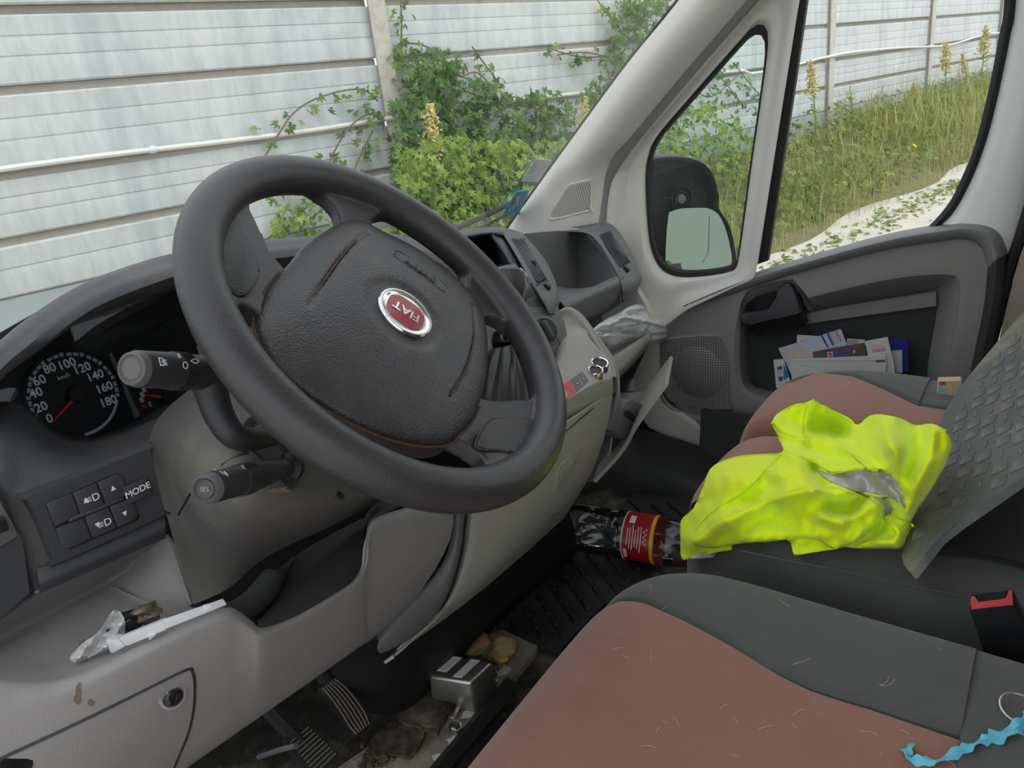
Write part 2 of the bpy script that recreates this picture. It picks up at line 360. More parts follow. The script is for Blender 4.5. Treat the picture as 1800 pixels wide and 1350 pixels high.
for b in range(-3, 8):
    add('plinth_slab', bevel(hexa([fen(b * PITCH + .04, .03, -.7), fen(b * PITCH + PITCH - .04, .03, -.7), fen(b * PITCH + PITCH - .04, -.07, -.7), fen(b * PITCH + .04, -.07, -.7)],
        [fen(b * PITCH + .04, .03, .055), fen(b * PITCH + PITCH - .04, .03, .055), fen(b * PITCH + PITCH - .04, -.07, .055), fen(b * PITCH + .04, -.07, .055)]), .006, 1), M['plinth'], bar)
pts = [fen(s, .075 + (.055 if abs(s - round(s / PITCH) * PITCH) < .2 else 0), .835 + .012 * math.sin(s * 1.7) + (.05 * math.sin((s - 8) * .9) if s > 6 else 0)) for s in np.arange(-8, 22, .19)]
cp = add('conduit_pipe', tube(cat(pts, 1), .019, 8), M['pipe'], label='thin white plastic conduit running along the middle of the noise barrier', cate='pipe')
for s in (-2.1, 1.9): add('pipe_clip', lathe([(.019, -.02), (.027, -.018), (.027, .018), (.019, .02)], fen(s, .075, .835 + .012 * math.sin(s * 1.7)), FD, 10), M['pipe'], cp)

# leaves
def scatter(tv, tf, items):
    """items: (position, x, y, z axes, scale) -> one mesh"""
    tv = np.array(tv, float); n = len(tv); V_ = []; F_ = []
    for i, (p, X, Y, Z, s) in enumerate(items):
        B = np.array([X, Y, Z]); V_.append(tv @ B * s + np.array(p)); F_ += [tuple(k + i * n for k in q) for q in tf]
    return [Vector(q) for q in np.concatenate(V_)], F_
def rnd_axes(nrm, jit=.7):
    Z = (Vector(nrm) + Vector((random.gauss(0, jit), random.gauss(0, jit), random.gauss(0, jit)))).normalized()
    a = Vector((random.gauss(0, 1), random.gauss(0, 1), random.gauss(0, 1) - .6)); X = (a - Z * a.dot(Z)).normalized(); return X, Z.cross(X), Z
def leaflets(n, spread, l, w_):
    v, f = [], []
    for k in range(n):
        a = (k - (n - 1) / 2) * spread; c, s = math.cos(a), math.sin(a); ll = l * (1 - .18 * abs(k - (n - 1) / 2)); o = len(v)
        for x, y, z in ((.10 * l, 0, 0), (.5 * ll, w_, .10 * l), (ll, 0, -.06 * l), (.5 * ll, -w_, .10 * l)): v.append((x * c - y * s, x * s + y * c, z))
        f.append((o, o + 1, o + 2, o + 3))
    return v, f
LF5 = leaflets(5, .62, 1, .17); LF3 = leaflets(3, .75, 1, .2)
def inside(x, y, poly):
    c = False; j = len(poly) - 1
    for i in range(len(poly)):
        a, b = poly[i], poly[j]
        if (a[1] > y) != (b[1] > y) and x < (b[0] - a[0]) * (y - a[1]) / (b[1] - a[1]) + a[0]: c = not c
        j = i
    return c
TOCAM = (FN + UPV * .5).normalized()
# creeper: long bare shoots with five-fingered leaves
vine = thing('creeper', fen(.6, .1, -.3), 'green five-leaved creeper climbing the noise barrier beside the white post', 'climbing plant')
SH = [[(463, 280), (490, 236), (515, 200), (550, 176), (600, 160), (640, 158), (664, 178)], [(575, 295), (596, 250), (622, 216), (650, 200), (668, 210)], [(470, 420), (520, 380), (560, 350), (600, 340)], [(520, 410), (545, 385), (590, 352)], [(612, 330), (630, 280), (655, 230)],
      [(704, 0), (706, 40), (704, 80), (695, 110)], [(692, 96), (720, 76), (770, 92), (806, 132), (838, 128), (868, 158), (884, 196)], [(696, 214), (740, 178), (800, 158), (870, 178), (940, 190), (1010, 205)], [(830, 82), (850, 110), (880, 150)],
      [(700, 160), (740, 130), (800, 132), (850, 150)], [(1050, 0), (1078, 38), (1110, 70), (1150, 66)], [(1140, 0), (1120, 50), (1085, 110), (1062, 170)], [(980, 96), (1030, 92), (1080, 104)], [(965, 85), (1020, 100), (1070, 98)], [(720, 240), (780, 250), (830, 300)], [(1290, 110), (1320, 150), (1335, 165)], [(1240, 110), (1270, 140), (1310, 190)], [(1210, 150), (1250, 170), (1300, 130)]]
g5 = []; leafs = []
for sh in SH:
    p = cat([on_fence(x, y, .10 + .04 * random.random()) for x, y in sh], 6); g5.append(tube(p, .007, 5, False))
    for q in p[1::2]:
        for k in range(2): leafs.append(q + Vector((random.gauss(0, .05), random.gauss(0, .03), random.gauss(-.02, .06))))
add('stems', J(*g5), M['stem'], vine, 60)
me5 = [mesh('leaf', ([Vector(q) for q in LF5[0]], LF5[1]), m_, 0) for m_ in (M['leaf'], M['leaf_bush'])]
random.shuffle(leafs)
for i, q in enumerate(leafs[:230]):
    o = bpy.data.objects.new('leaf', me5[i % 5 == 0]); COL.objects.link(o); o.parent = vine
    X, Y, Z = rnd_axes(TOCAM, .6); s = random.uniform(.055, .10)
    o.matrix_local = Matrix(((X.x * s, Y.x * s, Z.x * s, q.x - LOC[vine].x), (X.y * s, Y.y * s, Z.y * s, q.y - LOC[vine].y), (X.z * s, Y.z * s, Z.z * s, q.z - LOC[vine].z), (0, 0, 0, 1)))
def fill(poly, n, dmin, dmax, smin, smax, jit=.7, bias=None):
    xs = [p[0] for p in poly]; ys = [p[1] for p in poly]; out = []; t = 0
    while len(out) < n and t < n * 40:
        t += 1; x = random.uniform(min(xs), max(xs)); y = random.uniform(min(ys), max(ys))
        if not inside(x, y, poly) or (bias and random.random() > bias(x, y)): continue
        p = on_fence(x, y, random.uniform(dmin, dmax)); out.append((p, *rnd_axes(TOCAM, jit), random.uniform(smin, smax)))
    return out
POLY = [(690, 110), (720, 85), (800, 95), (870, 140), (905, 175), (960, 150), (1010, 175), (1060, 130), (1075, 60), (1060, 0), (1180, 0), (1180, 120), (1020, 330), (900, 460), (690, 420)]
clump = lambda x, y: .25 + .75 * (math.sin(x * .045 + 1.3 * math.sin(y * .03)) * math.sin(y * .05 + .7) > -.25) if y < 260 else 1
it = fill(POLY, 2700, .06, .45, .055, .105, .7, clump) + fill([(1140, 150), (1240, 100), (1340, 170), (1330, 300), (1250, 330), (1140, 330)], 260, .1, .5, .06, .1)
add('foliage', scatter(LF5[0], LF5[1], it), M['leaf'], vine, 0, kind='stuff')
# brighter bushes at its foot
it = fill([(700, 270), (780, 240), (900, 250), (1060, 240), (1100, 330), (960, 520), (700, 520)], 1700, .5, 1.0, .05, .10, .6)
bsh = thing('leafy_bush', fen(1.6, .8, -.4), 'bright yellow-green bush at the foot of the creeper behind the windscreen', 'bush')
add('foliage', scatter(LF5[0], LF5[1], it), M['leaf_bush'], bsh, 0, kind='stuff')
it = fill([(470, 300), (470, 430), (620, 430), (620, 345), (560, 360)], 70, .1, .3, .05, .09)
add('twigs', scatter(LF5[0], LF5[1], it), M['leaf_bush'], bsh, 0, kind='stuff')
b2_ = thing('leafy_bush', fen(4.5, 1.1, -.45), 'loose yellow-green shrub behind the wing mirror', 'bush')
it = fill([(1140, 250), (1180, 200), (1240, 170), (1290, 200), (1335, 250), (1325, 470), (1200, 490), (1140, 420)], 620, .5, 1.5, .05, .10, .6)
add('foliage', scatter(LF5[0], LF5[1], it), M['leaf_bush'], b2_, 0, kind='stuff')
b3_ = thing('leafy_bush', fen(4.5, 1.6, -.6), 'low leafy plants at the near edge of the bank below the door window', 'bush')
it = fill([(1340, 330), (1420, 290), (1500, 290), (1560, 300), (1540, 345), (1470, 375), (1400, 405), (1345, 430)], 560, 1.2, 2.0, .05, .11, .6)
add('foliage', scatter(LF5[0], LF5[1], it), M['leaf_verge'], b3_, 0, kind='stuff')
# the verge: leafy ground cover and grass nobody could count
def bank_z(d): return np.interp(d, [-.6, .1, .7, 1.3, 1.9, 2.25, 2.45], [-.32, -.32, -.38, -.50, -.66, -.745, -.76])
it = []
for k in range(8200):
    s = random.uniform(-1, 24) ** 1.0; d = random.uniform(.1, 2.2); hh = random.random() ** 1.6 * (.42 if d > .5 else .5) * (1 - .45 * (d / 2.25) ** 3)
    it.append((fen(s, d, bank_z(d) + hh), *rnd_axes(UPV + FN * .6, .7), random.uniform(.05, .12)))
add('verge_leaves', scatter(LF3[0], LF3[1], it), M['leaf_verge'], None, 0, label='low leafy ground cover on the bank along the gravel track', cate='ground cover', kind='stuff')
BL = [(-.012, 0, 0), (.012, 0, 0), (.010, .10, .55), (-.008, .10, .55), (.0, .38, 1.0)], [(0, 1, 2, 3), (3, 2, 4)]
def blades(n, s0, s1, d0, d1, h0, h1):
    out = []
    for k in range(n):
        s = random.uniform(s0, s1); d = d0 + (d1 - d0) * random.random(); a = random.uniform(0, 6.28); X = Vector((math.cos(a), math.sin(a), 0)); h = random.uniform(h0, h1)
        out.append((fen(s, d, bank_z(d)), X, UPV.cross(X), UPV, h))
    return out
add('verge_grass', scatter(*BL, blades(4800, 1, 26, .1, 2.25, .22, .5) + blades(3000, 8, 26, .2, 1.9, .35, .8) + blades(2600, 1, 20, 1.9, 2.42, .08, .28)), M['grass'], None, 0, label='long yellow-green grass growing on the bank along the barrier', cate='grass', kind='stuff')
add('dry_grass', scatter(*BL, blades(1500, 0, 24, .3, 2.3, .2, .5)), M['dry'], None, 0, label='dry straw-coloured grass scattered over the bank', cate='dry grass', kind='stuff')
it = [(Vector((random.uniform(6.2, 12), 0, -.745)), *rnd_axes(UPV, .4), random.uniform(.03, .09)) for k in range(420)]
it = [(fen((p.x - 5.27), random.gauss(2.72, .10) if random.random() < .8 else random.uniform(2.3, 3.2), -.735), X, Y, Z, s) for p, X, Y, Z, s in it]
add('track_weeds', scatter(LF3[0], LF3[1], it), M['leaf_verge'], None, 0, label='thin strip of weeds growing between the wheel tracks', cate='weeds', kind='stuff')
# tall flowering weeds
def weed(px0, py0, px1, py1, d, label, fl=True, sc=1.0):
    a, b = on_fence(px0, py0, d), on_fence(px1, py1, d); base = Vector((a.x, a.y, min(a.z, b.z) - .15)); t = thing('tall_weed', base, label, 'weed', 'tall weeds along the barrier')
    pth = cat([base, base.lerp(b, .5) + FD * .02, b], 6); add('stem', tube(pth, [.012 * sc * (1 - .6 * k / len(pth)) for k in range(len(pth))], 6), M['weed_stem'], t)
    H = b.z - base.z; it = []; f = []
    for k in range(46):
        u = random.random() * .9; q = base.lerp(b, u); ang = random.uniform(0, 6.28); X = Vector((math.cos(ang), math.sin(ang), .5)).normalized(); Y = UPV.cross(X).normalized(); it.append((q, X, Y, X.cross(Y), H * random.uniform(.07, .13)))
    add('leaves', scatter([(0, 0, 0), (.5, .12, .05), (1, 0, -.1), (.5, -.12, .05)], [(0, 1, 2, 3)], it), M['leaf_bush'], t, 0, kind='stuff')
    if fl:
        for k in range(260):
            u = random.uniform(.58, 1.0); q = base.lerp(b, u); r = H * .085 * (1.15 - u) * 2.2; f.append((q + Vector((random.gauss(0, r * .5), random.gauss(0, r * .5), random.gauss(0, .01))), *rnd_axes(UPV, 1), H * random.uniform(.012, .024)))
        add('flower_head', scatter([(0, 1, 0), (-.9, -.5, 0), (.9, -.5, 0), (0, 0, 1)], [(0, 1, 2), (0, 1, 3), (1, 2, 3), (2, 0, 3)], f), M['flower'], t, 0, kind='stuff')
weed(760, 395, 757, 185, .75, 'tall weed with a creamy yellow flower spike in front of the creeper', True, 1.3)
weed(1012, 260, 1030, 172, .8, 'pale flowering weed among the creeper leaves next to the windscreen pillar')
weed(1436, 228, 1424, 108, .5, 'tall weed left of the barrier post seen through the door window')
weed(1502, 232, 1494, 150, .5, 'small weed right of the nearest barrier post in the door window', False)
weed(1662, 175, 1663, 74, .6, 'tall yellow-topped weed right of the second barrier post in the door window')
weed(1612, 200, 1606, 145, .5, 'short bushy weed in front of the second barrier post in the door window')
weed(1705, 160, 1692, 94, .6, 'thin weed between the two farthest weeds of the barrier')
weed(1724, 150, 1733, 45, .55, 'farthest tall green weed at the right end of the door window', True, 1.2)
for px, py in ((1600, 220), (1614, 219), (1607, 257), (1301, 276)):
    p = U(px, py, 'Z', -.35); st = add('dandelion', J(lathe([(0, .0), (.02, .0), (.03, .012), (0, .016)], p, UPV + FN * .7, 8)), M['yellow'], label=None)
    tag(st, {1600: 'left yellow flower of the pair high on the grassy bank', 1614: 'right yellow flower of the pair high on the grassy bank', 1607: 'single yellow flower below the pair on the grassy bank', 1301: 'tiny yellow flower beyond the quarter light'}[px], 'flower', 'yellow flowers on the bank'); add('stalk', tube([p, p - UPV * .25], .003, 5), M['weed_stem'], st)
# ================================================================ the cab: floor, door, pillar, glass
def UX(pts, x): return [U(a, b, 'X', x) for a, b in pts]
def UY(pts, y): return [U(a, b, 'Y', y) for a, b in pts]
def UZ(pts, z): return [U(a, b, 'Z', z) for a, b in pts]
def UV(pts): return [U(a, b, ax, v) for a, b, ax, v in pts]
def hit(poly, c, ang):
    dx, dy = math.cos(ang), math.sin(ang); best = 0
    for (x1, y1), (x2, y2) in zip(poly, poly[1:] + poly[:1]):
        ex, ey = x2 - x1, y2 - y1; den = dx * ey - dy * ex
        if abs(den) < 1e-9: continue
        t = ((x1 - c[0]) * ey - (y1 - c[1]) * ex) / den; u = ((x1 - c[0]) * dy - (y1 - c[1]) * dx) / den
        if t > 0 and -1e-9 <= u <= 1 + 1e-9: best = max(best, t)
    return (c[0] + dx * best, c[1] + dy * best)
def sm2(pts, n): return [(p.x, p.y) for p in cat([Vector((a, b, 0)) for a, b in pts], n, True)]
def radial(outer, inner, c, n=120):
    A = [hit(outer, c, 2 * math.pi * k / n) for k in range(n)]; B = [hit(inner, c, 2 * math.pi * k / n) for k in range(n)]; return A, B
def shrink(pts, k, off=Vector()):
    c = sum(pts, Vector()) / len(pts); return [c + (p - c) * k + off for p in pts]
XV = Vector((1, 0, 0)); YV = Vector((0, 1, 0))

def matnet(nt, b, src):     # studded black floor rubber
    pass
M['mat_rubber'] = mat('mat_rubber', (.022, .023, .023), .55, .45, var=.25, vscale=12, dirt=((.10, .085, .065), .5, 6))
M['carpet'] = mat('carpet', (.036, .034, .030), .95, .1, var=.4, vscale=30, dirt=((.26, .21, .15), .7, 9), bump=(400, .5, .002), grain='noise')
M['bare_floor'] = mat('bare_floor', (.23, .20, .165), .85, .25, var=.35, vscale=14, dirt=((.42, .40, .37), .7, 16), bump=(160, .6, .003), grain='noise')
fl = add('floor', J(box((.80, .05, -.02), (1.94, 2.1, .04))), M['carpet'], kind='structure')
fw_ = add('wall_front', solid(loft([[Vector((-.17, 1.02, -.02)), Vector((1.7, 1.02, -.02))], [Vector((-.17, 1.16, .12)), Vector((1.7, 1.16, .12))], [Vector((-.17, 1.26, .34)), Vector((1.7, 1.26, .34))], [Vector((-.17, 1.28, .58)), Vector((1.7, 1.28, .58))]], 4, 1), .02), M['soft_black'], kind='structure')
add('wall_back', box((.8, -1.02, .35), (1.94, .03, .75)), M['door_dark'], kind='structure')

# --- windscreen
WS1 = U(890, 404, 'X', 1.60); WS0 = U(1192, 0, 'X', 1.60); WSD = (WS0 - WS1).normalized(); WSN = XV.cross(WSD).normalized()
if WSN.y > 0: WSN = -WSN
WG = pane('windscreen_glass', (.985, .995, .99), .12, .02, (.85, .9, .9))
a = WS1 - WSD * .12; b = WS1 + WSD * 1.0
add('window_1', hexa([Vector((-.75, a.y, a.z)), Vector((1.62, a.y, a.z)), Vector((1.62, b.y, b.z)), Vector((-.75, b.y, b.z))], [Vector((-.75, a.y, a.z)) - WSN * .005, Vector((1.62, a.y, a.z)) - WSN * .005, Vector((1.62, b.y, b.z)) - WSN * .005, Vector((-.75, b.y, b.z)) - WSN * .005]), WG, smooth=0, kind='structure')
def on_glass(px, py, lift=.002): return UP(px, py, WS1 + WSN * lift, WSN)
# stickers on the glass
M['sticker_w'] = mat('sticker_w', (.86, .87, .90), .5, .4, var=.05, vscale=200)
M['sticker_c'] = mat('sticker_c', (.68, .76, .73), .3, .5)
M['sticker_b'] = mat('sticker_b', (.03, .36, .62), .4, .5)
M['sticker_y'] = mat('sticker_y', (.75, .62, .15), .4, .5)
o4 = [on_glass(x, y, .0012) for x, y in ((917, 319), (942, 279), (970, 282), (946, 320))]
s1 = add('inspection_sticker', plate(o4, .0006), M['sticker_c'], label='pale paper sticker on the windscreen beside the pillar, above the blue one', cate='sticker')
s1w = add('paper', plate([on_glass(x, y, .0018) for x, y in ((925, 313), (945, 281), (966, 283), (947, 314))], .0005), M['sticker_w'], s1)
ex = (o4[3] - o4[0]).normalized(); ey = (o4[1] - o4[0]); 
for k, (fa, fb) in enumerate(((.30, .8), (.42, .9), (.52, .7), (.62, .85), (.74, .6))):
    p = on_glass(925 + 20 * fa, 313 - 31 * fa, .0021); add('print_line', box(p + ex * .012 * fb, (.024 * fb, .0012, .0003), ex, WSD), M['grey_print'], s1)
s2 = add('toll_vignette', plate([on_glass(x, y, .0012) for x, y in ((884, 376), (908, 337), (931, 334), (912, 377))], .0008), M['sticker_b'], label='small blue sticker at the bottom corner of the windscreen', cate='sticker')
add('print', plate([on_glass(x, y, .002) for x, y in ((903, 360), (908, 345), (917, 344), (914, 349), (910, 350), (906, 361))], .0004), M['sticker_y'], s2)
for x in (0, 7, 14): add('print', plate([on_glass(893 + x, 372 - x * .7, .002), on_glass(899 + x * .9, 361 - x, .002), on_glass(901 + x * .9, 361 - x, .002), on_glass(896 + x, 372 - x * .7, .002)], .0004), M['white_print'], s2)
# wiper outside the glass
wp_ = [on_glass(x, y, -.035) for x, y in ((640, 470), (800, 402), (850, 380), (894, 359))]
wi = add('wiper', tube(cat(wp_, 4), .0075, 8), M['rubber'], label='black wiper arm lying at the foot of the windscreen', cate='wiper')
add('blade', tube([p + WSN * .018 - WSD * .012 for p in cat(wp_, 4)], .004, 6), M['rubber'], wi)
cw = [[Vector((x, WS1.y + .16 + a_, WS1.z + z_)) for x in (-.3, .5, 1.66)] for a_, z_ in ((.0, -.06), (.14, -.075), (.30, -.16), (.62, -.42), (.70, -.75))]
add('bonnet', solid(loft(cw, 3, 2), .01), M['body_white'], label='white van bonnet dropping away below the windscreen', cate='bonnet')

# --- pillar trim
A_ = [(1420, -310), (1330, -188), (1192, 0), (1100, 114), (1000, 250), (935, 340), (889, 405), (868, 432)]
B_ = [(1560, -285), (1460, -165), (1312, 8), (1206, 130), (1120, 234), (1074, 294), (1058, 402), (1060, 450)]
rows = []
for (ax, ay), (bx, by) in zip(A_, B_):
    q = lambda t: (ax + (bx - ax) * t, ay + (by - ay) * t)
    rows.append([U(*q(0), 'X', 1.612), U(*q(.04), 'X', 1.598), U(*q(.3), 'X', 1.582), U(*q(.65), 'X', 1.600), U(*q(.93), 'X', 1.645), U(*q(1), 'X', 1.665)])
tr = add('trim_1', solid(loft(rows, 6, 5), .006), M['pillar'], kind='structure')
add('edge_strip', tube(cat([U(x + 1, y - 2, 'X', 1.606) for x, y in A_], 6), .0035, 6), M['rubber'], tr)
def dots(sc, th=.32, dark=.05, base=(.3, .3, .28)):
    def ex_(nt, b, src):
        N = nt.nodes; L = nt.links; mp = N.new('ShaderNodeMapping'); mp.inputs['Scale'].default_value = (0, sc, sc); L.new(src, mp.inputs['Vector'])
        fr = N.new('ShaderNodeVectorMath'); fr.operation = 'FRACTION'; L.new(mp.outputs[0], fr.inputs[0])
        sb = N.new('ShaderNodeVectorMath'); sb.operation = 'SUBTRACT'; sb.inputs[1].default_value = (0, .5, .5); L.new(fr.outputs[0], sb.inputs[0])
        ln = N.new('ShaderNodeVectorMath'); ln.operation = 'LENGTH'; L.new(sb.outputs[0], ln.inputs[0])
        cp_ = N.new('ShaderNodeMath'); cp_.operation = 'LESS_THAN'; cp_.inputs[1].default_value = th; L.new(ln.outputs['Value'], cp_.inputs[0])
        mx = N.new('ShaderNodeMix'); mx.data_type = 'RGBA'; mx.inputs['A'].default_value = (*base, 1); mx.inputs['B'].default_value = (dark, dark, dark, 1); L.new(cp_.outputs[0], mx.inputs['Factor']); L.new(mx.outputs['Result'], b.inputs['Base Color'])
    return ex_
M['grille_light'] = mat('grille_light', (.4, .4, .38), .6, .4, extra=dots(250, .36, .14, (.55, .53, .50)))
M['grille_door'] = mat('grille_door', (.17, .17, .16), .6, .4, extra=dots(165, .30, .045, (.24, .235, .222)))
tw = [(975, 382), (972, 372), (985, 352), (998, 331), (1008, 326), (1034, 320), (1038, 324), (1037, 364), (1033, 368)]
rp_ = [p for p in tr.data.vertices]
def on_trim(px, py, lift):
    # nearest front of the pillar trim along the sight line
    dg = None; bt = BVH_TR.ray_cast(CAM, ray(px, py).normalized()); h = bt[0] if bt[0] else U(px, py, 'X', 1.59); return h - ray(px, py).normalized() * lift
from mathutils.bvhtree import BVHTree
BVH_TR = BVHTree.FromPolygons([v.co + LOC[tr] for v in tr.data.vertices], [tuple(p.vertices) for p in tr.data.polygons])
o_ = [on_trim(x, y, .002) for x, y in sm2(tw, 3)]
add('speaker_grille', solid(grid([[on_trim(1010 + (x - 1010) * k, 352 + (y - 352) * k, .0025) for x, y in sm2(tw, 3)] for k in (.02, .25, .5, .75, 1.0)], False, True), .003), M['grille_light'], tr)
o2_ = shrink(o_, 1.13)
add('grille_bezel', solid(ring2(o2_, shrink(o_, 1.01, )), .004), M['pillar'], tr)
# seal between pillar and door
sl = cat([U(x, y, 'X', 1.665) for x, y in [(1572, -290), (1470, -175), (1318, 0), (1208, 128), (1122, 232), (1078, 292), (1062, 330), (1056, 390), (1058, 470)]], 6)
add('trim_2', tube(sl, .016, 8, flat=.8), M['door_cap'], kind='structure')
# inner side of the body below the pillar, down to the sill
kp = [(1030, 372), (1056, 376), (1060, 420), (1100, 480), (1146, 560), (1156, 640), (1160, 712), (1219, 742), (1268, 812), (1247, 834), (1200, 782), (1140, 752), (1118, 700), (1105, 600), (1060, 500), (1010, 420)]
add('wall_right', plate([U(x, y, 'X', 1.672) for x, y in sm2(kp, 3)], .02, .004), M['pillar'], kind='structure')
add('lower_lining', plate(UX([(1070, 690), (1300, 690), (1300, 880), (1070, 880)], 1.70), .01), M['door_dark'], [o for o in COL.objects if o.name == 'wall_right'][0])
# sill and wheel arch in the passenger footwell
sill = add('baseboard_right', solid(loft([[Vector((1.66, y, .16)) for y in (.68, .2, -.4)], [Vector((1.64, y, .06)) for y in (.68, .2, -.4)], [Vector((1.60, y, .0)) for y in (.68, .2, -.4)]], 4, 2), .02), M['door_dark'], kind='structure')
arch = []
for k in range(9):
    t = k / 8; yy = .56 + .46 * t
    arch.append([Vector((1.655, yy, .01 + .075 * math.sin(math.pi * (.10 + .55 * t)))), Vector((1.56, yy + .01, .01 + .072 * math.sin(math.pi * (.10 + .55 * t)))), Vector((1.50, yy + .02, .01 + .05 * math.sin(math.pi * (.10 + .55 * t)))), Vector((1.475, yy + .03, 0))])
add('wheel_arch', solid(loft(arch, 2, 3), .01), M['mat_rubber'], fl)

# --- passenger door
door = thing('door_1', U(1500, 800, 'X', 1.72), 'passenger door with grey trim panel, map pocket and white window frame', None, kind='structure'); del door['label']
PAN = [(1151, 605), (1166, 568), (1202, 538), (1290, 498), (1400, 464), (1560, 422), (1690, 400), (1738, 404), (1758, 420), (1764, 450), (1756, 520), (1742, 600), (1725, 700), (1705, 800), (1520, 800), (1345, 752), (1225, 738), (1185, 726), (1163, 694), (1152, 650)]
POC = [(1300, 600), (1302, 560), (1308, 526), (1328, 506), (1390, 493), (1402, 500), (1409, 528), (1424, 527), (1464, 517), (1567, 495), (1655, 487), (1682, 497), (1680, 552), (1662, 640), (1645, 726), (1480, 732), (1352, 702), (1318, 690), (1302, 662)]
PIN = [(1314, 600), (1316, 562), (1326, 540), (1395, 528), (1408, 540), (1420, 547), (1464, 538), (1560, 522), (1636, 511), (1646, 518), (1645, 552), (1630, 640), (1618, 720), (1480, 718), (1352, 686), (1324, 676), (1316, 655)]
A2, B2 = radial(sm2(PAN, 5), sm2(POC, 5), (1480, 620), 160)
def px_lerp(P, Q, t): return [(a[0] + (b[0] - a[0]) * t, a[1] + (b[1] - a[1]) * t) for a, b in zip(P, Q)]
r0 = UX(A2, 1.722); r1 = UX(px_lerp(A2, B2, .05), 1.703); r2 = UX(px_lerp(A2, B2, .12), 1.697); r3 = UX(px_lerp(A2, B2, .8), 1.690); r4 = UX(px_lerp(A2, B2, .94), 1.692); r5 = UX(B2, 1.702)
g_ = grid([r0, r1, r2, r3, r4, r5], False, True)
add('trim_panel', solid(g_, .004), M['door_grey'], door)
_, C2 = radial(sm2(PAN, 5), sm2(PIN, 5), (1480, 620), 160)
w1 = UX(px_lerp(B2, C2, .12), 1.708); w2 = UX(px_lerp(B2, C2, .6), 1.742); w3 = UX(C2, 1.772)
add('pocket_wall', solid(grid([r5, w1, w2, w3], False, True), .002), M['door_grey'], door)
add('pocket_back', solid(([*w3], [tuple(range(len(w3)))]), .003), M['door_dark'], door)
pb = [(1411, 572), (1412, 553), (1460, 542), (1560, 526), (1646, 512), (1646, 540), (1540, 552)]
add('pocket_rail', plate(UX(pb, 1.757), .012, .003), M['door_grey'], door)
# padded ledge along the window and down the rear edge
To = [(1196, 536), (1290, 492), (1400, 456), (1560, 411), (1690, 388), (1735, 391), (1762, 407), (1775, 445), (1769, 520), (1754, 600), (1738, 690), (1720, 790)]
Tm = [(1200, 538), (1292, 500), (1400, 466), (1560, 423), (1688, 402), (1720, 406), (1742, 422), (1752, 455), (1746, 525), (1731, 605), (1714, 695), (1696, 790)]
Ti = [(1215, 541), (1300, 513), (1400, 481), (1550, 441), (1686, 420), (1712, 425), (1728, 442), (1736, 472), (1729, 540), (1713, 618), (1697, 700), (1680, 790)]
def strip(i0, i1, n=6, thick=.006):
    return solid(loft([[U(*p, 'X', 1.735) for p in To[i0:i1]], [U(*p, 'X', 1.700) for p in px_lerp(To, Tm, .35)[i0:i1]], [U(*p, 'X', 1.668) for p in Tm[i0:i1]], [U(*p, 'X', 1.680) for p in px_lerp(Tm, Ti, .8)[i0:i1]], [U(*p, 'X', 1.694) for p in Ti[i0:i1]]], 3, n), thick)
add('window_ledge', strip(0, 5), M['door_cap'], door); add('rear_bolster', strip(4, 8), M['door_cap'], door); add('rear_edge', strip(7, 12), M['door_dark'], door)
# speaker
spk = [(1166, 604), (1180, 596), (1255, 590), (1270, 598), (1278, 625), (1282, 690), (1283, 720), (1230, 716), (1185, 708), (1168, 690), (1163, 650)]
so = [U(x, y, 'X', 1.686) for x, y in sm2(spk, 4)]
sp = add('speaker_cover', plate(so, .008, .002, 1), M['grille_door'], door)
c_ = U(1226, 655, 'X', 1.684)
add('speaker_dome', lathe([(.0, .012), (.03, .011), (.06, .006), (.072, 0)], c_ + XV * .004, -XV, 36), M['grille_door'], sp)
add('cover_rim', solid(ring2(shrink(so, 1.05, XV * .008), shrink(so, 1.0, XV * .001)), .003), M['door_grey'], sp)
low = [[U(x, y, 'X', v) for x, y in ((1153, 650), (1163, 698), (1186, 728), (1225, 742), (1290, 752), (1345, 758), (1430, 772))] for v in (1.69,)]
lo2 = [[U(x, y + dy, 'X', v) for x, y in ((1153, 650), (1163, 698), (1186, 728), (1225, 742), (1290, 752), (1345, 758), (1430, 772))] for v, dy in ((1.697, -14), (1.684, -6), (1.688, 4), (1.715, 12))]
add('lower_edge', solid(loft(lo2, 3, 4), .004), M['door_grey'], door)
# inside handle
hb = [(1302, 553), (1320, 551), (1345, 546), (1361, 537), (1366, 516), (1372, 503), (1383, 498), (1392, 505), (1406, 546), (1396, 553), (1350, 563), (1311, 572), (1303, 563)]
hd = add('door_handle', plate([U(x, y, 'X', 1.690) for x, y in sm2(hb, 3)], .020, .005, 3), M['dash_smooth'], door)
add('handle_housing', plate([U(x, y, 'X', 1.728) for x, y in sm2([(1304, 560), (1309, 528), (1328, 509), (1390, 496), (1402, 505), (1412, 545), (1412, 575), (1330, 590)], 3)], .01, .003), M['black'], door)
# window frame: the metal round the quarter light and the division post
QG = [(1341, 46), (1348, 60), (1346, 110), (1322, 280), (1297, 460), (1288, 474), (1270, 480), (1230, 485), (1190, 484), (1162, 470), (1146, 438), (1139, 390), (1136, 320), (1140, 278), (1156, 240), (1210, 176), (1312, 60), (1330, 46)]
FO = [(1058, 560), (1052, 402), (1066, 300), (1112, 236), (1240, 92), (1326, -4), (1360, -40), (1400, -60), (1412, -40), (1404, 0), (1380, 150), (1330, 466), (1325, 490), (1290, 505), (1206, 545), (1166, 575), (1140, 620), (1100, 600)]
A3, B3 = radial(FO, sm2(QG, 4), (1248, 300), 160)
add('quarter_light_frame', solid(loft([UX(A3, 1.668), UX(px_lerp(A3, B3, .25), 1.672), UX(px_lerp(A3, B3, .55), 1.700), UX(px_lerp(A3, B3, .85), 1.704), UX(B3, 1.728)], 3, 1, False, True), .004), M['pillar'], door)
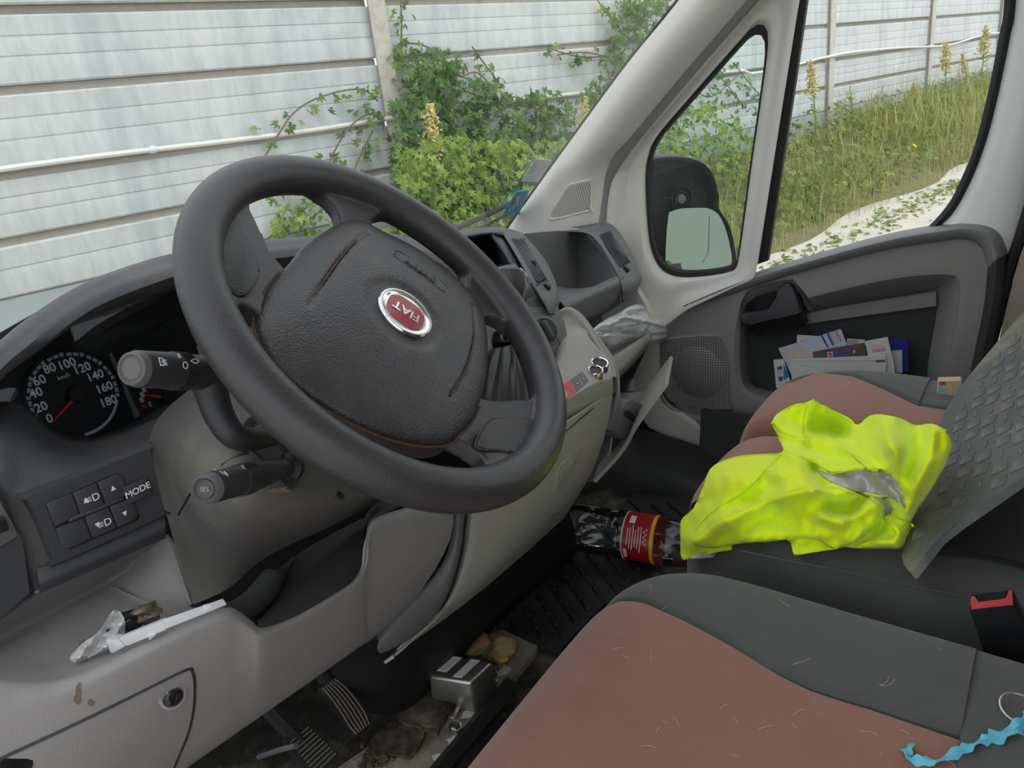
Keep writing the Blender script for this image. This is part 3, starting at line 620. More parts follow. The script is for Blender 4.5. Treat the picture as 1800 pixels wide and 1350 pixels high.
qo = UX(B3, 1.722); add('quarter_light_seal', solid(grid([shrink(qo, 1.01), shrink(qo, .965, XV * .002), shrink(qo, .945, XV * .010)], False, True), .003), M['rubber'], door)
QP = pane('quarter_glass', (.90, .95, .93), .3, .02); DP = pane('door_glass', (.985, .99, .985), .25, .006)
def glass_plate(o, t): return plate(o, t)
q_ = add('window_2', glass_plate(shrink(qo, .97, XV * .012), .004), QP, smooth=0, kind='structure')
add('division_strip', plate(UX([(1430, -300), (1444, -300), (1404, 0), (1380, 150), (1331, 466), (1318, 470), (1366, 160), (1392, 0)], 1.712), .02, .004), M['body_white'], door)
add('division_seal', plate(UX([(1442, -300), (1458, -300), (1418, 0), (1398, 140), (1349, 459), (1329, 466), (1380, 140), (1402, 0)], 1.716), .015, .004), M['rubber'], door)
si = [(1782, -300), (1765, 0), (1757, 58), (1738, 156), (1714, 253), (1691, 311), (1672, 350), (1652, 377), (1630, 400)]
sx_ = [(1806, -300), (1786, 0), (1777, 58), (1757, 156), (1738, 233), (1718, 292), (1695, 342), (1674, 376), (1652, 398)]
add('rear_window_seal', solid(loft([[U(*p, 'X', 1.728) for p in si], [U(*p, 'X', 1.714) for p in px_lerp(si, sx_, .5)], [U(*p, 'X', 1.722) for p in sx_]], 3, 4), .01), M['rubber'], door)
rr = [(1900, -300), (1876, 0), (1868, 80), (1850, 180), (1825, 290), (1800, 390), (1778, 460), (1772, 470), (1768, 480)]
mm = [(1853, -300), (1831, 0), (1822, 70), (1802, 165), (1778, 260), (1752, 335), (1730, 392), (1712, 420), (1700, 440)]
add('rear_frame', solid(loft([[U(*p, 'X', 1.722) for p in sx_], [U(*p, 'X', 1.704) for p in px_lerp(sx_, mm, .3)], [U(*p, 'X', 1.700) for p in mm], [U(*p, 'X', 1.712) for p in px_lerp(mm, rr, .6)], [U(*p, 'X', 1.73) for p in rr]], 3, 4), .008), M['body_white'], door)
add('window_3', plate(UX([(1452, -300), (1782, -300), (1760, 60), (1716, 253), (1660, 372), (1640, 398), (1560, 424), (1345, 480), (1350, 440), (1400, 130)], 1.732), .004), DP, smooth=0, kind='structure')
# door seal and body pillar behind the door
add('trim_3', tube(cat([U(x, y, 'X', 1.715) for x, y in ((1925, -290), (1890, 60), (1850, 230), (1800, 396), (1776, 470), (1758, 545), (1740, 615), (1715, 720))], 4), .010, 8), M['rubber'], kind='structure')
M['bpillar'] = mat('bpillar', (.36, .31, .25), .7, .3, var=.1)
add('trim_4', plate(UX([(1940, -290), (1905, 60), (1864, 232), (1812, 396), (1787, 470), (1768, 545), (1752, 615), (1725, 740), (2120, 740), (2120, -290)], 1.70), .04, .006), M['bpillar'], kind='structure')

# --- outside mirror
MN = Vector((-.50, -.866, 0)); MP = Vector((1.97, .80, .6))
def on_mir(px, py, lift=0): return UP(px, py, MP + MN * lift, MN)
mr = thing('wing_mirror', MP - UPV * .22, 'black van wing mirror with its upper glass missing, outside the quarter light', 'mirror')
HO = [(1134, 296), (1144, 280), (1170, 275), (1205, 276), (1234, 286), (1252, 308), (1262, 345), (1262, 366), (1280, 396), (1290, 436), (1291, 466), (1270, 480), (1180, 486), (1156, 474), (1142, 430), (1134, 380)]
ho = [on_mir(x, y) for x, y in sm2(HO, 4)]
shell = [shrink(ho, .94, -MN * .0 + MN * -.004), shrink(ho, .985, MN * .004), ho, shrink(ho, 1.02, -MN * .03), shrink(ho, .96, -MN * .08), shrink(ho, .75, -MN * .12), shrink(ho, .3, -MN * .14)]
g_ = grid(shell, False, True); n_ = len(ho); g_ = g_[0], g_[1] + [tuple(range(6 * n_, 7 * n_))]
add('housing', solid(g_, .002), M['black'], mr)
add('inner_well', face_cam(grid([shrink(ho, .94, -MN * .004), shrink(ho, .9, -MN * .03), shrink(ho, .3, -MN * .035)], False, True)), M['soft_black'], mr)
cm = on_mir(1196, 350, -.02)
for r_ in (.022, .034): add('motor_ring', lathe([(r_ - .003, 0), (r_ - .003, .006), (r_, .006), (r_, 0)], cm, MN, 28), M['soft_black'], mr)
add('motor_hub', lathe([(.014, 0), (.012, .008), (.004, .010), (0, .010)], cm, MN, 18), M['dash_grey'], mr)
for k in range(6):
    a = k * 1.05 + .3; X = Vector((0, 0, 1)); Y = MN.cross(X); d_ = X * math.cos(a) + Y * math.sin(a); add('motor_rib', box(cm + d_ * .045 + MN * .003, (.026, .004, .006), d_, MN), M['soft_black'], mr)
M['mirror_glass'] = mat('mirror_glass', (.30, .38, .35), .06, .5, 1.0)
LG = [(1174, 384), (1184, 370), (1206, 366), (1244, 366), (1262, 376), (1276, 404), (1286, 448), (1284, 466), (1260, 472), (1180, 476), (1170, 466)]
add('lower_glass', plate([on_mir(x, y, .008) for x, y in sm2(LG, 3)], .006, .001, 1), M['mirror_glass'], mr)
add('glass_divider', plate([on_mir(x, y, .010) for x, y in ((1248, 380), (1251, 380), (1249, 446), (1240, 462), (1236, 462), (1246, 444))], .002), M['grey_print'], mr)
add('green_mark', plate([on_mir(x, y, .0105) for x, y in ((1171, 460), (1176, 458), (1181, 462), (1179, 469), (1172, 469))], .001), M['leaf_bush'], mr)
add('mirror_arm', tube(cat([MP + Vector((-.02, .05, -.13)), MP + Vector((-.12, .06, -.17)), MP + Vector((-.24, .07, -.20))], 3), .03, 10), M['black'], mr)
add('ceiling', box((.82, -.42, 1.36), (1.8, 1.5, .03)), M['pillar'], kind='structure')
# ================================================================ steering wheel
CW = Vector((.4999, .5031, .761)); WN = Vector((.1555, -.7315, .6639)).normalized(); E1 = UPV.cross(WN).normalized(); E2 = WN.cross(E1)
def W3(x, y, h=0.0): return CW + E1 * x + E2 * y + WN * h
def pol(r, a, h=0.0): return W3(r * math.cos(R(a)), r * math.sin(R(a)), h)
AX = 21.5                                             # the wheel is turned: its symmetry axis in the wheel plane
def wpx(px, py, h):
    q = UP(px, py, CW + WN * h, WN) - CW; return q.dot(E1), q.dot(E2)
sw = thing('steering_wheel', CW, 'dark grey four-spoke steering wheel, turned half round, with a red round badge', 'steering wheel')
# rim and spokes grown together, then cut into parts
def torus(Rm, r, seg=160, ts=20):
    rows = []
    for i in range(seg):
        a = 2 * math.pi * i / seg; c, s = math.cos(a), math.sin(a)
        rows.append([W3((Rm + r * math.cos(b)) * c, (Rm + r * math.cos(b)) * s, r * 1.03 * math.sin(b)) for b in [2 * math.pi * k / ts for k in range(ts)]])
    return grid(rows, True, True)
def prism2(poly, h0, h1):
    n = len(poly); v = [W3(x, y, h0) for x, y in poly] + [W3(x, y, h1) for x, y in poly]
    f = [tuple(range(n)), tuple(reversed(range(n, 2 * n)))] + [(i, i + n, (i + 1) % n + n, (i + 1) % n) for i in range(n)]
    bm = bm_of((v, f)); bmesh.ops.recalc_face_normals(bm, faces=bm.faces); return geo_of(bm)
def pl2(l): return [(r * math.cos(R(a)), r * math.sin(R(a))) for r, a in l]
def mir(l): return [(r, 2 * AX - a) for r, a in l]
big = [(.186, 97), (.172, 101), (.160, 106), (.14, 110), (.11, 118), (.07, 125), (.07, 168), (.11, 160), (.14, 152), (.155, 151), (.168, 154), (.186, 160)]
small = [(.186, 35), (.172, 39), (.162, 43), (.15, 46), (.12, 46), (.08, 44), (.08, 63), (.12, 61), (.15, 62), (.162, 65), (.172, 69), (.186, 74)]
geo = J(torus(.185, .0192), prism2(pl2(big), -.019, .001), prism2(pl2(mir(big)), -.019, .001), prism2(pl2(small), -.019, -.001), prism2(pl2(mir(small)), -.019, -.001), prism2(pl2([(.108, a) for a in range(0, 360, 8)]), -.045, -.016))
me = mesh('tmp', geo, None, 0); ob = bpy.data.objects.new('tmp', me); COL.objects.link(ob)
md = ob.modifiers.new('r', 'REMESH'); md.mode = 'VOXEL'; md.voxel_size = .0022
md = ob.modifiers.new('s', 'SMOOTH'); md.factor = .5; md.iterations = 9
dg = bpy.context.evaluated_depsgraph_get(); em = bpy.data.meshes.new_from_object(ob.evaluated_get(dg)); bpy.data.objects.remove(ob)
V_ = np.empty(len(em.vertices) * 3); em.vertices.foreach_get('co', V_); V_ = V_.reshape(-1, 3)
VNs = [v.normal.copy() for v in em.vertices]
rel = V_ - np.array(CW); _t = np.clip((.164 - np.hypot(rel @ np.array(E1), rel @ np.array(E2))) / .045, 0, 1); V_ = V_ - np.outer(.013 * _t * _t * (3 - 2 * _t), np.array(WN)); rel = V_ - np.array(CW); lx = rel @ np.array(E1); ly = rel @ np.array(E2); lr = np.hypot(lx, ly); la = np.degrees(np.arctan2(ly, lx))
def piece(name, sel, m_):
    idx = {}; vs_ = []; fs = []
    for p in em.polygons:
        pv = list(p.vertices); c = pv[0]
        if sel(lr[c], la[c]):
            q = []
            for i in pv:
                if i not in idx: idx[i] = len(vs_); vs_.append(Vector(V_[i]))
                q.append(idx[i])
            fs.append(tuple(q))
    if not fs: return None
    o = add(name, (vs_, fs), m_, sw, 180); o.data.normals_split_custom_set_from_vertices([VNs[i] for i in idx]); return o
def near(a, c, w_): return abs((a - c + 180) % 360 - 180) < w_
SPK = [(131, 34), (2 * AX - 131, 34), (54.5, 24), (2 * AX - 54.5, 24)]
piece('rim', lambda r, a: r >= .166, M['wheel'])
for c, w_ in SPK: piece('spoke', lambda r, a, c=c, w_=w_: .1 <= r < .166 and near(a, c, w_), M['wheel'])
piece('hub_back', lambda r, a: r < .1 or (r < .166 and not any(near(a, c, w_) for c, w_ in SPK)), M['wheel'])
# centre cover traced from its outline
HUB = [(545, 510), (600, 440), (700, 370), (800, 325), (870, 332), (940, 370), (1100, 450), (1250, 560), (1340, 640), (1400, 720), (1425, 800), (1435, 900), (1430, 1000), (1415, 1100), (1380, 1200), (1330, 1270), (1260, 1330), (1150, 1340), (1000, 1310), (850, 1250), (700, 1170), (560, 1070), (470, 980), (410, 880), (385, 800), (400, 720), (450, 620)]
cr = lambda a, b: (300 + a / 2.5714, 260 + b / 2.5714)
hub = [wpx(*cr(a, b), -.010) for a, b in HUB]; hub = [(p.x, p.y) for p in resample(cat([Vector((x, y, 0)) for x, y in hub], 8, True), 200, True)]
SL = [[wpx(*cr(a, b), .000) for a, b in q] for q in ([(880, 390), (815, 445), (750, 520), (680, 620), (615, 725)], [(1360, 715), (1368, 780), (1362, 880), (1325, 1010), (1255, 1133)])]
SL = [[(p.x, p.y) for p in cat([Vector((x, y, 0)) for x, y in q], 10)] for q in SL]
EC = wpx(706, 557, .004)
AB = [wpx(*cr(a, b), .0) for a, b in ((1018, 482), (1040, 470), (1238, 612), (1236, 640), (1222, 640), (1022, 495))]
def hubh(x, y, k):
    h = -.012 + .020 * (max(0, 1 - k ** 3.2)) ** .55 + .004 * (1 - k)
    for sl in SL:
        d = min(math.hypot(x - a, y - b) for a, b in sl); h -= .0028 * math.exp(-(d / .0022) ** 2)
    d = math.hypot(x - EC[0], y - EC[1]); h -= .0030 * (1 / (1 + math.exp((d - .041) / .0022)))
    return h
rows = []; c0 = (sum(p[0] for p in hub) / 200, sum(p[1] for p in hub) / 200)
for i in range(86):
    k = i / 80 if i <= 80 else 1.0
    row = []
    for p in hub:
        if i <= 80: x, y = c0[0] + (p[0] - c0[0]) * k, c0[1] + (p[1] - c0[1]) * k; h = hubh(x, y, k) if i < 80 else -.012
        else: x, y = p; h = -.012 - .004 * (i - 80)
        row.append(W3(x, y, h))
    rows.append(row)
hc = add('airbag_cover', grid(rows, False, True), M['hub'], sw, 60)
for sl in SL: add('slot_dirt', tube([W3(x, y, hubh(x, y, min(.9, math.hypot(x - c0[0], y - c0[1]) / .13)) + .0004) for x, y in sl[1:-1]], .0010, 6), M['rust_dirt'], hc)
dp = [p for p in hub]
add('gap_dirt', tube([W3(c0[0] + (p[0] - c0[0]) * 1.012, c0[1] + (p[1] - c0[1]) * 1.012, -.0115) for p in hub[108:196]], .0011, 5), M['rust_dirt'], hc)
he = hubh(EC[0], EC[1], .1)
ta = AX + 180 - 90; TX = E1 * math.cos(R(ta)) + E2 * math.sin(R(ta)); TY = E1 * math.cos(R(ta + 90)) + E2 * math.sin(R(ta + 90))
ec = W3(EC[0], EC[1], he)
add('badge_ring', lathe([(.0292, 0), (.0292, .0022), (.0282, .0036), (.0250, .0038), (.0226, .0026), (.0226, 0)], ec, WN, 64, X=TX, sx=1.0), M['chrome'], hc)
M['badge_red'] = mat('badge_red', (.42, .015, .03), .35, .5, coat=.5, bump=(700, .5, .001), grain='wave', var=.15, vscale=100)
sqr = []
for k in range(64):
    t = 2 * math.pi * k / 64; c, s = math.cos(t), math.sin(t); q = (abs(c) ** 3 + abs(s) ** 3) ** (-1 / 3); sqr.append(ec + TX * (.0190 * q * c * 1.05) + TY * (.0186 * q * s) + WN * .0030)
bd = add('badge_plate', lathe([(.0236, .0), (.0236, .0024), (0, .0026)], ec, WN, 48), M['chrome'], hc)
bp_ = add('badge_field', plate(sqr, .002, .0006, 1, eye=ec + WN), M['badge_red'], hc)
add('badge_letters', text('FIAT', .0155, ec + WN * .0031, TX, TY, .0009, stretch=.95, bold=.0003), M['chrome'], hc)
for k in range(9):
    u = (k - 4) * .0036; add('badge_line', box(ec + TX * u + WN * .0031, (.0004, .026 - abs(u) * .3, .0003), TX, TY), M['red_print'], hc) if abs(k - 4) > 9 else None
# raised word on the cover and its frame
hv = BVHTree.FromPolygons([v.co + LOC[hc] for v in hc.data.vertices], [tuple(p.vertices) for p in hc.data.polygons])
def on_hub(px, py, lift): d_ = ray(px, py).normalized(); h = hv.ray_cast(CAM, d_)[0]; return (h or W3(*wpx(px, py, 0), 0)) - d_ * lift
ab = [on_hub(*cr(a, b), .0004) for a, b in ((1018, 482), (1040, 470), (1238, 612), (1236, 640), (1222, 640), (1022, 495))]
add('airbag_frame', tube(cat(ab, 3, True), .0006, 5, closed=True), M['wheel'], hc)
g1 = on_hub(*cr(1035, 490), 0); g2 = on_hub(*cr(1225, 625), 0); gm = on_hub(*cr(1130, 556), .0020); xd = (g2 - g1).normalized()
add('airbag_word', text('AIRBAG', .0100, gm, xd, WN.cross(xd), .0008, stretch=1.1, bold=.0002), M['wheel'], hc)
# thumb pads on the two wide spokes
M['pad'] = mat('pad', (.036, .036, .038), .5, .5, bump=(560, .5, .0007))
PADL = [(236, 302), (262, 292), (300, 340), (360, 430), (402, 530), (400, 575), (355, 640), (310, 660), (272, 630), (240, 560), (228, 430)]
for nm, P in (('L', [cr(a, b) for a, b in PADL]), ('R', [(838, 783), (858, 741), (880, 733), (930, 735), (958, 743), (963, 755), (948, 775), (935, 786), (905, 795), (880, 790)])):
    o = [W3(*wpx(x, y, .003), .003) for x, y in sm2(P, 4)]
    if nm == 'R':
        o2 = [(q - CW) for q in []]
    pd = add('thumb_pad', plate(shrink(o, .97, -WN * .0008), .006, .0018, 2, eye=CW + WN), M['pad'], sw)
    add('pad_seam', tube(shrink(o, 1.0, -WN * .0018), .0008, 5, closed=True), M['rust_dirt'] if nm == 'R' else M['black'], pd)
# ================================================================ column shroud and stalks
colu = thing('steering_column', Vector((.46, .62, .5)), 'dusty grey steering column shroud with two dark control stalks behind the wheel', 'steering column')
Rw = [[(331, 686, .72), (420, 676, .68), (500, 690, .64), (580, 720, .61), (660, 760, .60)], [(288, 724, .71), (380, 722, .63), (460, 742, .585), (550, 790, .57), (640, 820, .575)], [(262, 772, .69), (340, 782, .61), (430, 802, .56), (540, 842, .55), (650, 850, .565)],
      [(268, 830, .675), (350, 852, .595), (440, 872, .55), (560, 880, .545), (660, 868, .575)], [(300, 930, .665), (370, 932, .60), (450, 932, .565), (570, 905, .56), (664, 876, .59)], [(333, 1065, .665), (400, 1035, .625), (470, 978, .60), (580, 926, .60), (668, 882, .62)]]
add('shroud', solid(loft([[U(a, b, 'Y', c) for a, b, c in r] for r in Rw], 6, 6), .004), M['shroud'], colu, 60)
BV = BVHTree.FromPolygons([v.co + LOC[colu] for v in colu.children[0].data.vertices], [tuple(p.vertices) for p in colu.children[0].data.polygons])
def on_shroud(px, py, lift=.0):
    d_ = ray(px, py).normalized(); h = BV.ray_cast(CAM, d_)[0]; return (h if h else U(px, py, 'Y', .57)) - d_ * lift
def seam(parent, pts, r, m_='black', lift=.0004, f=None, n=4, name='seam'):
    return add(name, tube(cat([(f or on_shroud)(x, y, lift) for x, y in pts], n), r, 5), M[m_], parent)
seam(colu, [(335, 868), (322, 890), (314, 905)], .0010); seam(colu, [(388, 818), (420, 800), (436, 797)], .0012)
rc = [(432, 765), (450, 735), (462, 745), (500, 775), (520, 800), (527, 830), (520, 855), (505, 852), (470, 812), (440, 800)]
add('stalk_plate', plate([on_shroud(x, y, .003) for x, y in sm2([(428, 752), (440, 732), (462, 742), (505, 790), (528, 826), (524, 850), (508, 860), (490, 840), (455, 800), (432, 785)], 3)], .006, .001, 1), M['dash_smooth'], colu)
lk = [on_shroud(x, y, .002) for x, y in sm2([(580, 885), (584, 866), (600, 852), (624, 846), (626, 852), (606, 878)], 3)]
lk_ = add('adjuster_cover', plate(lk, .004, .001, 1), M['shroud'], colu)
add('adjuster_bolt', lathe([(.005, 0), (.005, .002), (.003, .003), (0, .003)], on_shroud(598, 870, .002), WN, 14), M['black'], lk_)
def dirt_patch(px, rxy, m_, parent, f, name='dust'): 
    o = [f(px[0] + rxy[0] * math.cos(t) * (1 + .2 * math.sin(3 * t)), px[1] + rxy[1] * math.sin(t) * (1 + .25 * math.cos(2 * t + 1)), .0011) for t in [2 * math.pi * k / 22 for k in range(22)]]
    return add(name, plate(o, .0008), M[m_], parent)
dirt_patch((490, 862), (20, 6), 'sand', colu, on_shroud)
def stalk(nm, A, B, prof, seg=40):
    """A end cap centre, B root; prof: (fraction along, radius)"""
    return lathe([(r, f * (B - A).length) for f, r in prof], A, (B - A).normalized(), seg)
M['stalk'] = mat('stalk', (.032, .033, .037), .5, .45, bump=(1500, .12, .0003))
M['stalk_end'] = mat('stalk_end', (.115, .108, .105), .6, .4, bump=(1500, .2, .0003), var=.1, vscale=60)
# lights stalk
A = U(234, 648, 'Y', .560); B = U(372, 656, 'Y', .590); L_ = (B - A).length; ax = (B - A).normalized(); vx = (UPV - ax * ax.z).normalized(); vy = ax.cross(vx)
k1 = add('light_stalk', stalk('', A, B, [(0, 0), (0, .0105), (.0, .0112), (.02, .0132), (.05, .0142), (.42, .0150), (.44, .0152), (1.0, .0146), (1.0, 0)]), M['stalk'], colu)
add('end_ring', stalk('', A, B, [(-.012, .0098), (-.03, .0108), (-.02, .0126), (.04, .0142), (.04, .0135)]), M['stalk_end'], k1)
add('end_button', stalk('', A, B, [(-.025, 0), (-.022, .008), (-.012, .0092), (.01, .0094)]), M['stalk_end'], k1)
rows = []
for f in (.46, .62):
    rows.append([A + ax * (f * L_) + (vx * math.cos(t) + vy * math.sin(t)) * (.0160 if k % 2 else .0153) for k, t in enumerate([2 * math.pi * i / 120 for i in range(120)])])
add('ribbed_collar', J(grid([shrink(rows[0], .9)] + rows + [shrink(rows[1], .9)], False, True)), M['stalk'], k1, 20)
arm = cat([B + Vector((-.004, 0, 0)), U(372, 690, 'Y', .585), U(388, 735, 'Y', .575), U(416, 768, 'Y', .565), U(470, 776, 'Y', .575)], 6)
add('stalk_arm', tube(arm, [.0150, .0150, .0150, .0148, .0146, .0144] + [.0138 - .0002 * i for i in range(12)] + [.0112] * (len(arm) - 18), 20), M['stalk'], k1)
def mark(parent, s, size, px, py, m_, c0, axd, r0, lift=.0004, **kw):
    """print on a round stalk, at a pixel"""
    d_ = ray(px, py).normalized(); best = None
    p = UP(px, py, c0, -ray(px, py).normalized()); foot = c0 + axd * (p - c0).dot(axd); n_ = (p - foot); h = math.sqrt(max(r0 * r0 - n_.length_squared, 1e-8)); q = p - (d_ - axd * d_.dot(axd)).normalized() * h
    n_ = (q - (c0 + axd * (q - c0).dot(axd))).normalized(); yd = n_.cross(axd)
    return add('symbol', text(s, size, q, axd, yd, .0002, lift=lift, **kw), M[m_], parent)
mark(k1, 'D', .010, 284, 637, 'white_print', A, ax, .0151); mark(k1, '≡', .010, 278, 638, 'white_print', A, ax, .0151); mark(k1, '<', .009, 270, 636, 'white_print', A, ax, .0150)
mark(k1, 'O', .0085, 325, 643, 'white_print', A, ax, .0151); mark(k1, '<>', .009, 342, 636, 'white_print', A, ax, .0149); mark(k1, '*', .010, 315, 630, 'white_print', A, ax, .0151)
# wiper stalk
A = U(364, 859, 'Y', .500); B = U(506, 822, 'Y', .553); L_ = (B - A).length; ax = (B - A).normalized(); vx = (UPV - ax * ax.z).normalized(); vy = ax.cross(vx)
k2 = add('wiper_stalk', stalk('', A, B, [(0, 0), (0, .0085), (.02, .0112), (.06, .0120), (.36, .0123), (.37, .0126), (.48, .0128), (.49, .0122), (.60, .0118), (.62, .0112), (.95, .0080), (1.0, .0085), (1.06, .009)]), M['stalk'], colu)
add('end_ring', stalk('', A, B, [(-.01, .0082), (-.03, .0088), (-.01, .0108), (.03, .0119), (.03, .011)]), M['dash_grey'], k2)
eb = add('end_button', stalk('', A, B, [(-.02, 0), (-.018, .0070), (-.008, .0078), (.01, .008)]), M['dash_smooth'], k2)
M['gold_print'] = mat('gold_print', (.42, .33, .18), .6, .3)
add('symbol', text('SES', .0050, A - ax * (.022 * L_), vy * -1 if (vy * -1).dot(WM @ Vector((1, 0, 0))) > 0 else vy, vx, .0002), M['gold_print'], k2)
rows = [[A + ax * (f * L_) + (vx * math.cos(t) + vy * math.sin(t)) * (.0133 if k % 2 else .0127) for k, t in enumerate([2 * math.pi * i / 110 for i in range(110)])] for f in (.33, .47)]
add('ribbed_collar', grid([shrink(rows[0], .9)] + rows + [shrink(rows[1], .9)], False, True), M['stalk'], k2, 20)
for s, x, y, z in (('I', 390, 832, .006), ('◊', 397, 834, .007), ('-', 376, 826, .008), ('≡', 427, 822, .007)): mark(k2, s, z, x, y, 'white_print', A, ax, .0122)
add('root_seal', lathe([(.0095, 0), (.0135, .003), (.0135, .010), (.0095, .012)], B - ax * .004, ax, 28), M['black'], colu)
# ================================================================ dashboard, driver's side
dash = thing('dashboard', Vector((.9, .75, .3)), 'van dashboard with dark padded instrument hood, grey lower trays and centre console', 'dashboard')
def PY(l): return [U(a, b, 'Y', c) for a, b, c in l]
def patch(name, rows, m_, parent=None, t=.004, nu=5, nv=5, smooth=60):
    return add(name, solid(loft([PY(r) for r in rows], nu, nv), t), M[m_], parent or dash, smooth)
def bvh(*obs):
    v, f = [], []
    for o in obs:
        n = len(v); v += [q.co + LOC[o] for q in o.data.vertices]; f += [tuple(i + n for i in p.vertices) for p in o.data.polygons]
    B = BVHTree.FromPolygons(v, f)
    def on(px, py, lift=0.0, dflt=.6):
        d_ = ray(px, py).normalized(); h = B.ray_cast(CAM, d_)[0]; return (h if h else (U(px, py, *dflt) if isinstance(dflt, tuple) else U(px, py, 'Y', dflt))) - d_ * lift
    return on
# instrument hood
inn = [(-60, 720, .66), (0, 656, .68), (60, 612, .70), (150, 550, .72), (250, 508, .735), (330, 484, .74), (450, 464, .74), (560, 452, .735), (660, 450, .72), (730, 458, .70), (775, 478, .68), (800, 505, .665)]
cre = [(-60, 655, .675), (0, 612, .70), (60, 562, .73), (150, 505, .76), (250, 467, .775), (330, 447, .78), (450, 430, .78), (560, 420, .775), (660, 414, .76), (722, 424, .74), (768, 446, .71), (797, 482, .685)]
ri = PY(inn); rc_ = PY(cre); rm = [a.lerp(b, .5) + Vector((0, -.010, .004)) for a, b in zip(ri, rc_)]
tx = lambda p: (p.x - .45) / .28
r_in = [p + Vector((0, .12, -.035)) for p in ri]
b1 = [p + Vector((0, .05, -.022)) for p in rc_]; b2 = [p + Vector((0, .14, -.085)) for p in rc_]; b3 = [Vector((p.x, max(.98, p.y + .2), max(.58, p.z - .20))) for p in rc_]; b4 = [Vector((p.x, 1.14, .56)) for p in rc_]
add('instrument_hood', solid(loft([r_in, ri, rm, rc_, b1, b2, b3, b4], 4, 5), .004), M['dash_dark'], dash, 60)
# dash top between hood, windscreen and passenger side
add('dash_top', solid(loft([[Vector((x, y, z)) for x in (.72, 1.0, 1.25, 1.42)] for y, z in ((.955, .640), (1.03, .625), (1.10, .60), (1.22, .55))], 3, 3), .006, dirv=Vector((0, 0, -1))), M['dash_dark'], dash, 60)
add('dash_core', J(box((.95, 1.04, .38), (1.34, .15, .46)), box((.55, .95, .42), (.5, .10, .3))), M['soft_black'], dash)
# instrument faces
CLN = Vector((0, -math.cos(R(14)), math.sin(R(14)))); CLP = U(200, 660, 'Y', .80)
def on_cl(px, py, lift=0.0): return UP(px, py, CLP + CLN * lift, CLN)
M['dial'] = mat('dial', (.010, .011, .013), .5, .4)
cl = add('instrument_cluster', plate([on_cl(x, y, -.004) for x, y in ((-160, 800), (-140, 640), (0, 585), (150, 500), (330, 455), (600, 430), (760, 440), (820, 520), (800, 700), (500, 830), (330, 790), (150, 830), (-40, 830))], .01), M['dial'], dash)
cX = XV; cY = CLN.cross(cX); 
if cY.z < 0: cY = -cY
sc0 = on_cl(131, 694)
def on_rel(px, py):
    q = on_cl(px, py) - sc0; return q.dot(cX), q.dot(cY)
ringpx = [(45, 683), (52, 735), (120, 626), (190, 650), (209, 700), (195, 735), (147, 765)]
rad = sum(math.hypot(*on_rel(x, y)) for x, y in ringpx) / len(ringpx)
sp_ = add('speedometer', lathe([(0, 0), (rad * 1.04, 0), (rad * 1.06, .004), (rad * 1.09, .004), (rad * 1.09, -.002)], sc0, CLN, 56, X=cX), M['dial'], cl)
def arc(a0, a1, r0, r1, n=10, lift=.0006):
    P = []
    for k in range(n + 1):
        a = R(a0 + (a1 - a0) * k / n); P.append((a, r0, r1))
    return face_cam(grid([[sc0 + (cX * math.cos(a) + cY * math.sin(a)) * r_ + CLN * lift for a, _, _ in P] for r_ in (r0, r1)]))
for k in range(28):
    a0 = 218 - k * 8.8; add('scale_mark', solid(arc(a0, a0 - (6.6 if k % 3 else 4.5), rad * .93, rad * (1.0 if k % 3 else 1.02), 4), .0004), M['grey_print'], sp_, 0)
add('scale_arc', solid(arc(-29, -100, rad * .93, rad * .995, 14), .0004), M['grey_print'], sp_, 0)
N20 = [('20', 72, 716), ('40', 63, 691), ('60', 69, 669), ('80', 87, 648), ('100', 117, 640), ('120', 144, 648), ('140', 167, 661), ('160', 183, 682), ('180', 190, 706), ('0', 87, 736)]
for s, x, y in N20: add('numeral', text(s, .0125, on_cl(x, y, .0008), cX, cY, .0002, stretch=.95, bold=.00025), M['white_print'], sp_, 0)
add('unit_text', text('km/h', .0062, on_cl(112, 662, .0008), cX, cY, .0002), M['white_print'], sp_, 0)
nd = on_cl(137, 692, .012)
def needle(a, b, w_): 
    d_ = (b - a).normalized(); s_ = d_.cross(CLN).normalized() * w_; return plate([a - s_, b - s_ * .55, b + s_ * .55, a + s_], .0012, .0003, 1)
add('needle', needle(on_cl(127, 705, .009), on_cl(95, 740, .009), .0016), M['red_print'], sp_)
add('needle_hub', lathe([(.0085, -.010), (.0085, -.002), (.0075, 0), (0, .0005)], nd, CLN, 28), M['black'], sp_)
# fuel gauge with divider
fg = add('fuel_gauge', plate([on_cl(x, y, -.001) for x, y in ((196, 640), (300, 560), (420, 590), (390, 720), (250, 745))], .002), M['dial'], cl)
for x, y in ((253, 685), (250, 694), (249, 703)): add('scale_mark', box(on_cl(x, y, .0004), (.0042, .0056, .0004), cX, cY), M['grey_print'], fg)
add('needle', needle(on_cl(283, 698, .006), on_cl(254, 693, .006), .0014), M['red_print'], fg)
add('needle_hub', lathe([(.006, 0), (.006, .006), (0, .0065)], on_cl(290, 699, 0), CLN, 22), M['black'], fg)
add('letter', text('E', .0075, on_cl(264, 711, .0006), cX, cY, .0002), M['white_print'], fg, 0)
add('fuel_symbol', plate([on_cl(x, y, .0006) for x, y in ((250, 718), (250, 711), (255, 711), (255, 714), (260, 713), (260, 716))], .0004), M['red_print'], fg)
add('divider', plate([on_cl(x, y, .0015) for x, y in ((192, 622), (197, 620), (246, 731), (238, 735))], .002), M['dash_grey'], cl)
for x, y in ((349, 612), (352, 620), (355, 628)): add('scale_mark', box(on_cl(x, y, .0006), (.004, .0055, .0004), cX, cY), M['grey_print'], cl)
LENS = pane('lens', (.93, .95, .96), .6)
